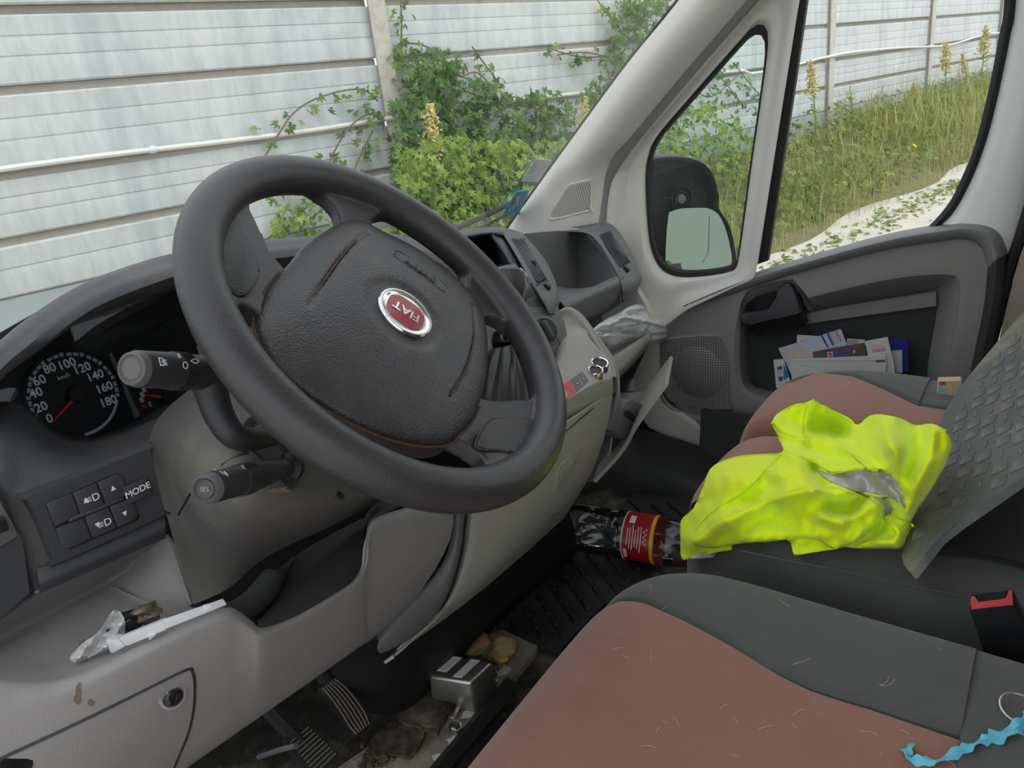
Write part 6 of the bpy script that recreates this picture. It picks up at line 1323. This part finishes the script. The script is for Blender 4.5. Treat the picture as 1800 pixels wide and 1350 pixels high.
def sub(fs):
    idx = {}; vs_ = []; out = []
    for t in fs:
        q = []
        for i in t:
            if i not in idx: idx[i] = len(vs_); vs_.append(P3[i].copy())
            q.append(idx[i])
        out.append(tuple(q))
    return vs_, out
M['hivis'] = mat('hivis', (.78, .95, .010), .8, .2, sheen=.2, bump=(2200, .2, .0004), grain='wave', var=.03, vscale=10, dirt=((.62, .72, .03), .4, 12))
M['reflective'] = mat('reflective', (.50, .47, .50), .45, .5, .25, bump=(900, .2, .0004), var=.06)
M['hivis_seam'] = mat('hivis_seam', (.56, .74, .010), .8, .2)
vest = thing('hi_vis_vest', U(1420, 900, 'Z', .39), 'crumpled fluorescent yellow hi-vis vest with a silver stripe lying on the bench', 'vest')
vc = add('cloth', solid(sub(cloth), .0025), M['hivis'], vest, 180); add('reflective_stripe', solid(sub(stripe), .0025), M['reflective'], vest, 180)
_vb = bvh(vc)
def sheet_over(name, poly, lift, m_='hivis', roll=14):
    S = [(p.x, p.y) for p in cat([Vector((a, b, 0)) for a, b in poly], 3, True)]; v_, f_ = cdt(S, None, 12); out = []
    for p in v_:
        e = min(1, seg_d(p.x, p.y, S + S[:1]) / roll); c = qv(p.x, p.y); out.append(_vb(*c, lift * (.45 + .55 * math.sqrt(e)) + .0026 * math.sin(p.x * .019 + p.y * .027) * e, ('Z', .43)))
    return add(name, solid((out, f_), .0022), M[m_], vest, 180)
sheet_over('collar_fold', [(593, 282), (612, 320), (660, 342), (750, 360), (800, 354), (850, 340), (882, 352), (930, 394), (985, 450), (1060, 522), (1000, 508), (880, 518), (800, 480), (720, 442), (650, 408), (620, 350)], .010)
sheet_over('front_fold', [(212, 852), (250, 812), (330, 752), (420, 712), (500, 676), (600, 640), (700, 608), (800, 592), (880, 590), (960, 602), (1020, 628), (1085, 660), (1122, 694), (1116, 734), (1085, 778), (1030, 828), (940, 872), (880, 884), (830, 850), (760, 838), (660, 842), (500, 855), (398, 866), (330, 880), (250, 878)], .014, roll=26)
sheet_over('back_fold', [(905, 380), (960, 345), (1008, 294), (1050, 255), (1110, 243), (1210, 263), (1280, 295), (1360, 288), (1418, 323), (1452, 382), (1437, 440), (1397, 530), (1327, 638), (1260, 744), (1240, 742), (1225, 700), (1160, 620), (1075, 530), (985, 445)], .016, roll=22)
sheet_over('cuff_fold', [(1130, 735), (1160, 720), (1200, 745), (1252, 762), (1266, 790), (1254, 828), (1218, 876), (1110, 880), (1000, 880), (1060, 845), (1150, 838), (1185, 812), (1160, 775)], .012, roll=18)
def on_vest(a, b, l=.001): return _vb(*qv(a, b), l, ('Z', .42))
for pl in ([(640, 432), (560, 512), (460, 612), (330, 692), (230, 790), (212, 850)], [(760, 196), (745, 260), (738, 330), (752, 348)], [(345, 475), (430, 446), (540, 436), (628, 431)]):
    add('hem', tube([on_vest(a, b, .0004) for a, b in [(p.x, p.y) for p in cat([Vector((*q, 0)) for q in pl], 5)]], .0012, 5), M['hivis_seam'], vest)
add('stripe_end', plate([U(*qv(a, b), 'Z', .33) for a, b in ST3], .002), M['reflective'], vest)
# --- rubber mat leaning against the bench back
mA = U(1590, 985, 'Z', .412); mB = U(1662, 712, 'X', 1.24); mC = U(1800, 838, 'X', .885)
mN = (mB - mA).cross(mC - mA).normalized(); mN = mN if mN.dot(CAM - mA) > 0 else -mN
def on_mat(px, py, l=0.0): return UP(px, py, mA + mN * l, mN)
MO = [(1583, 978), (1590, 955), (1625, 850), (1652, 752), (1668, 708), (1720, 640), (1800, 546), (1880, 455), (1960, 380), (1960, 712), (1880, 775), (1800, 836), (1720, 892), (1650, 944), (1606, 1000), (1596, 1002)]
M['old_mat'] = mat('old_mat', (.125, .13, .128), .75, .3, var=.3, vscale=14, dirt=((.42, .36, .25), .95, 3.2), bump=(260, .5, .0015), grain='noise')
lm = add('leaning_floor_mat', plate([on_mat(x, y) for x, y in sm2(MO, 2)], .010, .003, 2), M['old_mat'], label='worn grey rubber floor mat leaning on the bench behind the vest', cate='floor mat')
ua = (mB - mA).normalized(); ub = mN.cross(ua); ub = ub if ub.dot(mC - mA) > 0 else -ub
sg = box((0, 0, 0), (.022, .018, .0022), b=.001, seg=1); st_me = mesh('stud', sg, M['old_mat'], 40); sg2 = box((0, 0, 0), (.020, .004, .0020), b=.0008, seg=1); st_me2 = mesh('rib', sg2, M['old_mat'], 40)
rot = Matrix((ua, ub, ua.cross(ub))).transposed()
for i in range(-2, 26):
    for j in range(0, 22):
        p = mA + ua * (i * .034 - .02 + (.017 if j % 2 else 0)) + ub * (j * .0235 + .012) + mN * .0004; x, y = px_of(p)
        if inside(x, y, [(1612, 950), (1675, 730), (1790, 575), (1900, 470), (1900, 740), (1790, 822), (1700, 890)]):
            o = bpy.data.objects.new('stud', st_me if (i + j) % 3 else st_me2); COL.objects.link(o); o.parent = lm; a = .12 * math.sin(i * 3 + j); o.matrix_local = Matrix.Translation(p - LOC[lm]) @ (rot @ Matrix.Rotation(a, 3, 'Z')).to_4x4()
add('mat_clip', plate([U(x, y, 'Z', .40) for x, y in ((1618, 986), (1650, 950), (1664, 938), (1660, 956), (1634, 990))], .003), M['old_mat'], lm)
# --- empty cola bottle
PET = pane('pet', (.93, .95, .94), 1.3, .006)
bA = U(998, 924, 'Z', .075); bB = U(1240, 962, 'Z', .072); bd = (bB - bA).normalized(); BL_ = .36; rb = .050
bo = thing('drink_bottle', bA - UPV * .06, 'empty clear plastic drink bottle with a red label lying on the footwell mat', 'bottle')
pr = [(.0, .006), (.020, .002), (.034, .0), (.046, .008), (.0495, .022), (.0495, .085), (.047, .092), (.0475, .10), (.0495, .11), (.050, .125), (.0485, .13), (.0485, .205), (.050, .21), (.0495, .225), (.046, .25), (.036, .285), (.022, .315), (.015, .33), (.0135, .345), (.0135, .36)]
bod = add('bottle_body', lathe([(r, h) for r, h in pr], bA, bd, 48), PET, bo, 60)
M['cola_red'] = mat('cola_red', (.42, .012, .02), .35, .5, var=.15, vscale=20); M['cola_yellow'] = mat('cola_yellow', (.80, .55, .02), .4, .5)
lab = add('label', lathe([(.0488, .134), (.0492, .134), (.0492, .199), (.0488, .199)], bA, bd, 60), M['cola_red'], bo)
add('label_band', lathe([(.0494, .190), (.0496, .190), (.0496, .197), (.0494, .197)], bA, bd, 60), M['cola_yellow'], lab)
add('label_edge', lathe([(.0494, .132), (.0496, .132), (.0496, .1345), (.0494, .1345)], bA, bd, 60), M['white_print'], lab)
def on_bot(h, ang):
    v = (CAM - bA); v = (v - bd * v.dot(bd)).normalized(); s_ = bd.cross(v); n_ = v * math.cos(ang) + s_ * math.sin(ang); return bA + bd * h + n_ * .0495, n_
random.seed(2)
for k in range(6):
    h = .145 + k * .0055; p, n_ = on_bot(h, .05 + .05 * (k % 2)); add('print_line', box(p, (.0016, .034 + .008 * (k % 3), .0004), bd, n_.cross(bd)), M['white_print'], lab)
p, n_ = on_bot(.180, -.05); add('script', tube(cat([on_bot(.180 + .004 * math.sin(k * 1.9), -.35 + k * .06)[0] + n_ * .0004 for k in range(12)], 4), .0007, 5), M['white_print'], lab)
p, n_ = on_bot(.150, -.72); add('barcode_field', box(p, (.012, .02, .0004), bd, n_.cross(bd)), M['white_print'], lab)
p, n_ = on_bot(.141, .78); add('emblem', box(p, (.007, .022, .0004), bd, n_.cross(bd), .002, 1), M['white_print'], lab)
# --- leaflets in the door pocket
qd = lambda a, b: (1300 + a / 4.5, 560 + b / 4.5)
M['paper_w'] = mat('paper_w', (.66, .655, .63), .7, .3, var=.04); M['paper_g'] = mat('paper_g', (.48, .49, .50), .7, .3, var=.05); M['paper_b'] = mat('paper_b', (.54, .57, .68), .6, .3, var=.06, vscale=15); M['folder_b'] = mat('folder_b', (.02, .035, .26), .45, .4); M['ink_b'] = mat('ink_b', (.05, .09, .32), .6, .3); M['ink_r'] = mat('ink_r', (.55, .06, .06), .6, .3); M['card_dark'] = mat('card_dark', (.12, .095, .08), .5, .4, var=.5, vscale=25); M['sky_ink'] = mat('sky_ink', (.02, .22, .48), .6, .3); M['pink'] = mat('pink', (.62, .50, .50), .7, .3)
def sheet(name, lab_, cat_, pts, x, m_, t=.0015):
    return add(name, plate([U(*qd(a, b), 'X', x) for a, b in pts], t), M[m_], label=lab_, cate=cat_, group='papers in the door pocket')
def ink(parent, pts, x, m_, name='print'): return add(name, plate([U(*qd(a, b), 'X', x) for a, b in pts], .0003), M[m_], parent, 0)
def words(parent, s, size, a, b, x, m_, a2=None, b2=None):
    p = U(*qd(a, b), 'X', x); xd = (U(*qd(a2, b2), 'X', x) - p).normalized() if a2 is not None else -YV; add('print', text(s, size, p, xd, UPV - xd * xd.z, .0002, stretch=1.0), M[m_], parent, 0)
sheet('folder', 'dark blue folder at the back of the door pocket papers', 'folder', [(1185, 165), (1325, 168), (1332, 175), (1336, 420), (1190, 420)], 1.742, 'folder_b', .004)
s_ = sheet('paper_sheet', 'plain white sheet standing at the back left of the door pocket', 'paper', [(455, 128), (640, 140), (660, 420), (440, 420)], 1.744, 'paper_w')
s_ = sheet('striped_leaflet', 'white leaflet with thin blue stripes behind the dark card in the door pocket', 'leaflet', [(850, 160), (990, 168), (995, 420), (850, 420)], 1.740, 'paper_w')
for k in range(4): ink(s_, [(856, 168 + k * 9), (940, 172 + k * 9), (940, 176 + k * 9), (856, 172 + k * 9)], 1.7396, 'ink_b')
ink(s_, [(945, 172), (985, 174), (985, 190), (945, 188)], 1.7396, 'pink')
s_ = sheet('grey_booklet', 'pale grey booklet in front of the blue folder', 'booklet', [(1200, 256), (1285, 250), (1288, 430), (1220, 430)], 1.737, 'paper_g', .003)
s_ = sheet('blue_leaflet', 'tilted pale blue leaflet with dark blue stripes sticking out of the door pocket', 'leaflet', [(306, 236), (620, 140), (800, 82), (852, 212), (580, 300), (600, 460), (420, 470)], 1.735, 'paper_b')
ink(s_, [(640, 134), (656, 128), (706, 226), (694, 232)], 1.7346, 'ink_b'); ink(s_, [(686, 122), (700, 117), (745, 212), (735, 217)], 1.7346, 'ink_b'); ink(s_, [(703, 114), (708, 112), (752, 208), (746, 211)], 1.7346, 'ink_b')
for k in range(3): ink(s_, [(715 + k * 12, 118 - k * 3), (720 + k * 12, 116 - k * 3), (758 + k * 12, 196 - k * 4), (753 + k * 12, 198 - k * 4)], 1.7346, 'grey_print')
words(s_, 'VISION', .0095, 778, 134, 1.7346, 'ink_r', 806, 182); ink(s_, [(330, 290), (470, 205), (560, 270), (570, 305), (400, 330)], 1.7347, 'pink')
s_ = sheet('autovision_card', 'dark photo card printed with a red company name in the door pocket', 'card', [(575, 266), (760, 228), (982, 194), (1012, 300), (1020, 420), (640, 420)], 1.731, 'card_dark')
ink(s_, [(676, 265), (888, 222), (896, 272), (690, 306)], 1.7306, 'ink_b'); words(s_, 'AUTOVISION', .0115, 815, 255, 1.7302, 'ink_r', 900, 238)
ink(s_, [(690, 268), (735, 260), (740, 296), (698, 302)], 1.7303, 'white_print'); ink(s_, [(900, 250), (918, 260), (902, 274)], 1.7303, 'white_print'); ink(s_, [(700, 285), (720, 265), (735, 280), (720, 300)], 1.7301, 'ink_r')
s_ = sheet('white_leaflet', 'white leaflet with red text leaning at the right of the dark card', 'leaflet', [(990, 180), (1170, 146), (1222, 358), (1228, 440), (1050, 440)], 1.728, 'paper_w')
for k in range(5): ink(s_, [(1030 + k * 6, 212 + k * 13), (1140 + k * 4, 196 + k * 13), (1141 + k * 4, 201 + k * 13), (1031 + k * 6, 217 + k * 13)], 1.7276, 'pink' if k < 3 else 'ink_r')
words(s_, 'renova K.06', .0075, 1105, 287, 1.7276, 'grey_print', 1160, 280)
s_ = sheet('picture_leaflet', 'leaflet with small blue pictures at the left end of the door pocket', 'leaflet', [(268, 326), (345, 320), (395, 470), (420, 560), (290, 548)], 1.726, 'paper_w')
ink(s_, [(296, 384), (336, 378), (338, 402), (298, 406)], 1.7256, 'ink_b'); ink(s_, [(305, 462), (345, 458), (340, 490), (312, 498)], 1.7256, 'ink_b'); ink(s_, [(348, 360), (395, 455), (350, 486)], 1.7255, 'sky_ink'); ink(s_, [(318, 372), (326, 370), (326, 380), (318, 382)], 1.7254, 'ink_r'); ink(s_, [(296, 415), (336, 410), (338, 440), (298, 445)], 1.7256, 'pink')
s_ = sheet('thick_booklet', 'thick off-white booklet at the front of the door pocket papers', 'booklet', [(388, 326), (760, 312), (1155, 296), (1162, 340), (1150, 470), (420, 520)], 1.722, 'paper_w', .006)
ink(s_, [(398, 336), (1076, 330), (1078, 334), (398, 341)], 1.7216, 'grey_print'); ink(s_, [(1076, 328), (1150, 326), (1152, 344), (1078, 346)], 1.7215, 'card_dark'); ink(s_, [(480, 372), (560, 366), (560, 369), (480, 375)], 1.7216, 'grey_print')
# --- small card on the outer seat
cb = add('matchbox', bevel(hexa([U(x, y, 'X', 1.36) for x, y in ((1646, 702), (1648, 670), (1690, 669), (1690, 702))], [U(x, y, 'X', 1.36) + Vector((.012, .002, .001)) for x, y in ((1646, 700), (1649, 668), (1690, 667), (1690, 700))]), .001, 1), mat('cardboard', (.52, .40, .26), .8, .2), label='small beige cardboard box with red and cyan print on the outer seat', cate='box')
for pts, m_ in ((((1651, 671), (1663, 671), (1662, 677), (1651, 677)), 'ink_r'), (((1650, 679), (1662, 679), (1661, 688), (1650, 688)), 'tape')): add('print', plate([U(x, y, 'X', 1.3595) for x, y in pts], .0003), M[m_], cb)
# --- clear plastic bag on the passenger shelf
M['poly'] = None
def polymat():
    m = bpy.data.materials.new('polythene'); m.use_nodes = True; nt = m.node_tree; N = nt.nodes; L = nt.links; p = N['Principled BSDF']; p.inputs['Base Color'].default_value = (.92, .93, .94, 1); p.inputs['Roughness'].default_value = .18; p.inputs['Specular IOR Level'].default_value = .7
    t = N.new('ShaderNodeBsdfTransparent'); t.inputs[0].default_value = (.93, .95, .95, 1); k = N.new('ShaderNodeMixShader'); k.inputs[0].default_value = .6; L.new(t.outputs[0], k.inputs[1]); L.new(p.outputs[0], k.inputs[2]); L.new(k.outputs[0], N['Material Output'].inputs[0])
    tc = N.new('ShaderNodeTexCoord'); nz = N.new('ShaderNodeTexNoise'); nz.inputs['Scale'].default_value = 60; nz.inputs['Detail'].default_value = 4; L.new(tc.outputs['Object'], nz.inputs['Vector']); b = N.new('ShaderNodeBump'); b.inputs['Strength'].default_value = .5; b.inputs['Distance'].default_value = .004; L.new(nz.outputs['Fac'], b.inputs['Height']); L.new(b.outputs[0], p.inputs['Normal']); return m
M['poly'] = polymat()
BG = [(1225, 730), (1300, 660), (1400, 610), (1450, 575), (1510, 558), (1560, 575), (1585, 620), (1610, 650), (1665, 648), (1700, 690), (1722, 735), (1700, 785), (1650, 800), (1570, 788), (1490, 768), (1420, 790), (1360, 822), (1290, 800)]
BGs = [(p.x, p.y) for p in cat([Vector((a, b, 0)) for a, b in BG], 3, True)]
random.seed(21); creases = [([(random.uniform(1240, 1700), random.uniform(580, 800)) for _ in range(1)], 0, 0) for _ in range(0)]
for _ in range(26):
    a, b = random.uniform(1250, 1690), random.uniform(580, 790); an = random.gauss(.25, .5); l = random.uniform(40, 160); creases.append(([(a - l * math.cos(an), b + l * math.sin(an) * .5), (a + l * math.cos(an), b - l * math.sin(an) * .5)], random.choice((-1, 1)) * random.uniform(.006, .016), random.uniform(6, 14)))
def bagY(a, b, s=1):
    e = min(1, seg_d(a, b, BGs + BGs[:1]) / 60); y = .735 + (a - 1230) / 490 * .06 - s * .035 * math.sqrt(e)
    for pl, am, w_ in creases:
        d = seg_d(a, b, pl)
        if d < 3 * w_: y += am * math.exp(-(d / w_) ** 2) * min(1, e * 2)
    return y
v2, f2 = cdt(BGs, None, 11)
bg = thing('plastic_bag', U(*k7(1450, 800), 'Y', .76), 'crumpled clear plastic bag on the shelf below the glove box', 'bag')
add('front_film', face_cam(([U(*k7(p.x, p.y), 'Y', bagY(p.x, p.y)) for p in v2], f2)), M['poly'], bg, 180); add('back_film', face_cam(([U(*k7(p.x, p.y), 'Y', bagY(p.x, p.y, -.6)) for p in v2], f2)), M['poly'], bg, 180)
# --- things in the driver's tray
q5 = lambda a, b: (a / 2.7, 850 + b / 2.7)
M['clear_plastic'] = mat('clear_plastic', (.78, .80, .83), .25, .5, alpha=.42)
def cst(a, b, y): return U(*q5(a, b), 'Y', y)
ch = thing('plastic_tube', cst(700, 720, .53), 'clear plastic syringe-like tube lying across the edge of the tray', 'tube')
def bar5(P, t): return bevel(plate([cst(*p) for p in P], t), .0012, 2)
add('wide_sleeve', bar5(((560, 735, .535), (770, 650, .512), (790, 695, .508), (600, 775, .531)), .009), M['clear_plastic'], ch)
add('narrow_sleeve', bar5(((770, 645, .512), (1060, 545, .495), (1080, 575, .492), (790, 690, .508)), .008), M['clear_plastic'], ch)
add('end_flange', bar5(((500, 742, .541), (560, 738, .536), (600, 772, .531), (540, 805, .537), (522, 808, .539)), .012), M['clear_plastic'], ch)
add('side_tab', bar5(((690, 718, .519), (735, 705, .515), (742, 722, .514), (720, 735, .516), (712, 750, .517)), .006), M['clear_plastic'], ch)
add('tip_notch', bar5(((965, 580, .500), (1010, 570, .497), (1000, 600, .497), (965, 612, .499)), .006), M['clear_plastic'], ch)
M['scrap_metal'] = mat('scrap_metal', (.13, .11, .085), .5, .5, .5, var=.5, vscale=80)
add('metal_fitting', J(lump(cst(690, 610, .575), (.012, .008, .006), 4), lump(cst(715, 632, .572), (.007, .006, .006), 6), tube(cat([cst(650, 592, .575), cst(680, 605, .575), cst(720, 640, .57)], 3), .0028, 8)), M['scrap_metal'], label='small rusty metal fitting in the tray behind the clear tube', cate='fitting')
add('black_clip', lump(cst(600, 665, .578), (.018, .006, .008), 12), M['gloss_black'], label='small black plastic clip inside the film in the tray', cate='clip')
FO_ = [(330, 830), (390, 760), (470, 700), (540, 600), (590, 640), (590, 720), (560, 770), (470, 800), (380, 850)]; v2, f2 = cdt([(p.x, p.y) for p in cat([Vector((a, b, 0)) for a, b in FO_], 3, True)], None, 12)
add('film_wrapper', face_cam(([cst(p.x, p.y, np.interp(p.x, [330, 600], [.585, .56]) + .006 * math.sin(p.x * .07 + p.y * .05) + .004 * math.sin(p.y * .12)) for p in v2], f2)), M['poly'], label='scrap of clear film wrapper lying in the tray', cate='wrapper')
for a, b in ((398, 760), (443, 738)): add('dirt_spot', lathe([(.004, 0), (.003, .001), (0, .0012)], cst(a, b, .603), Vector((0, -.5, .86)), 12), M['stain'], dash)
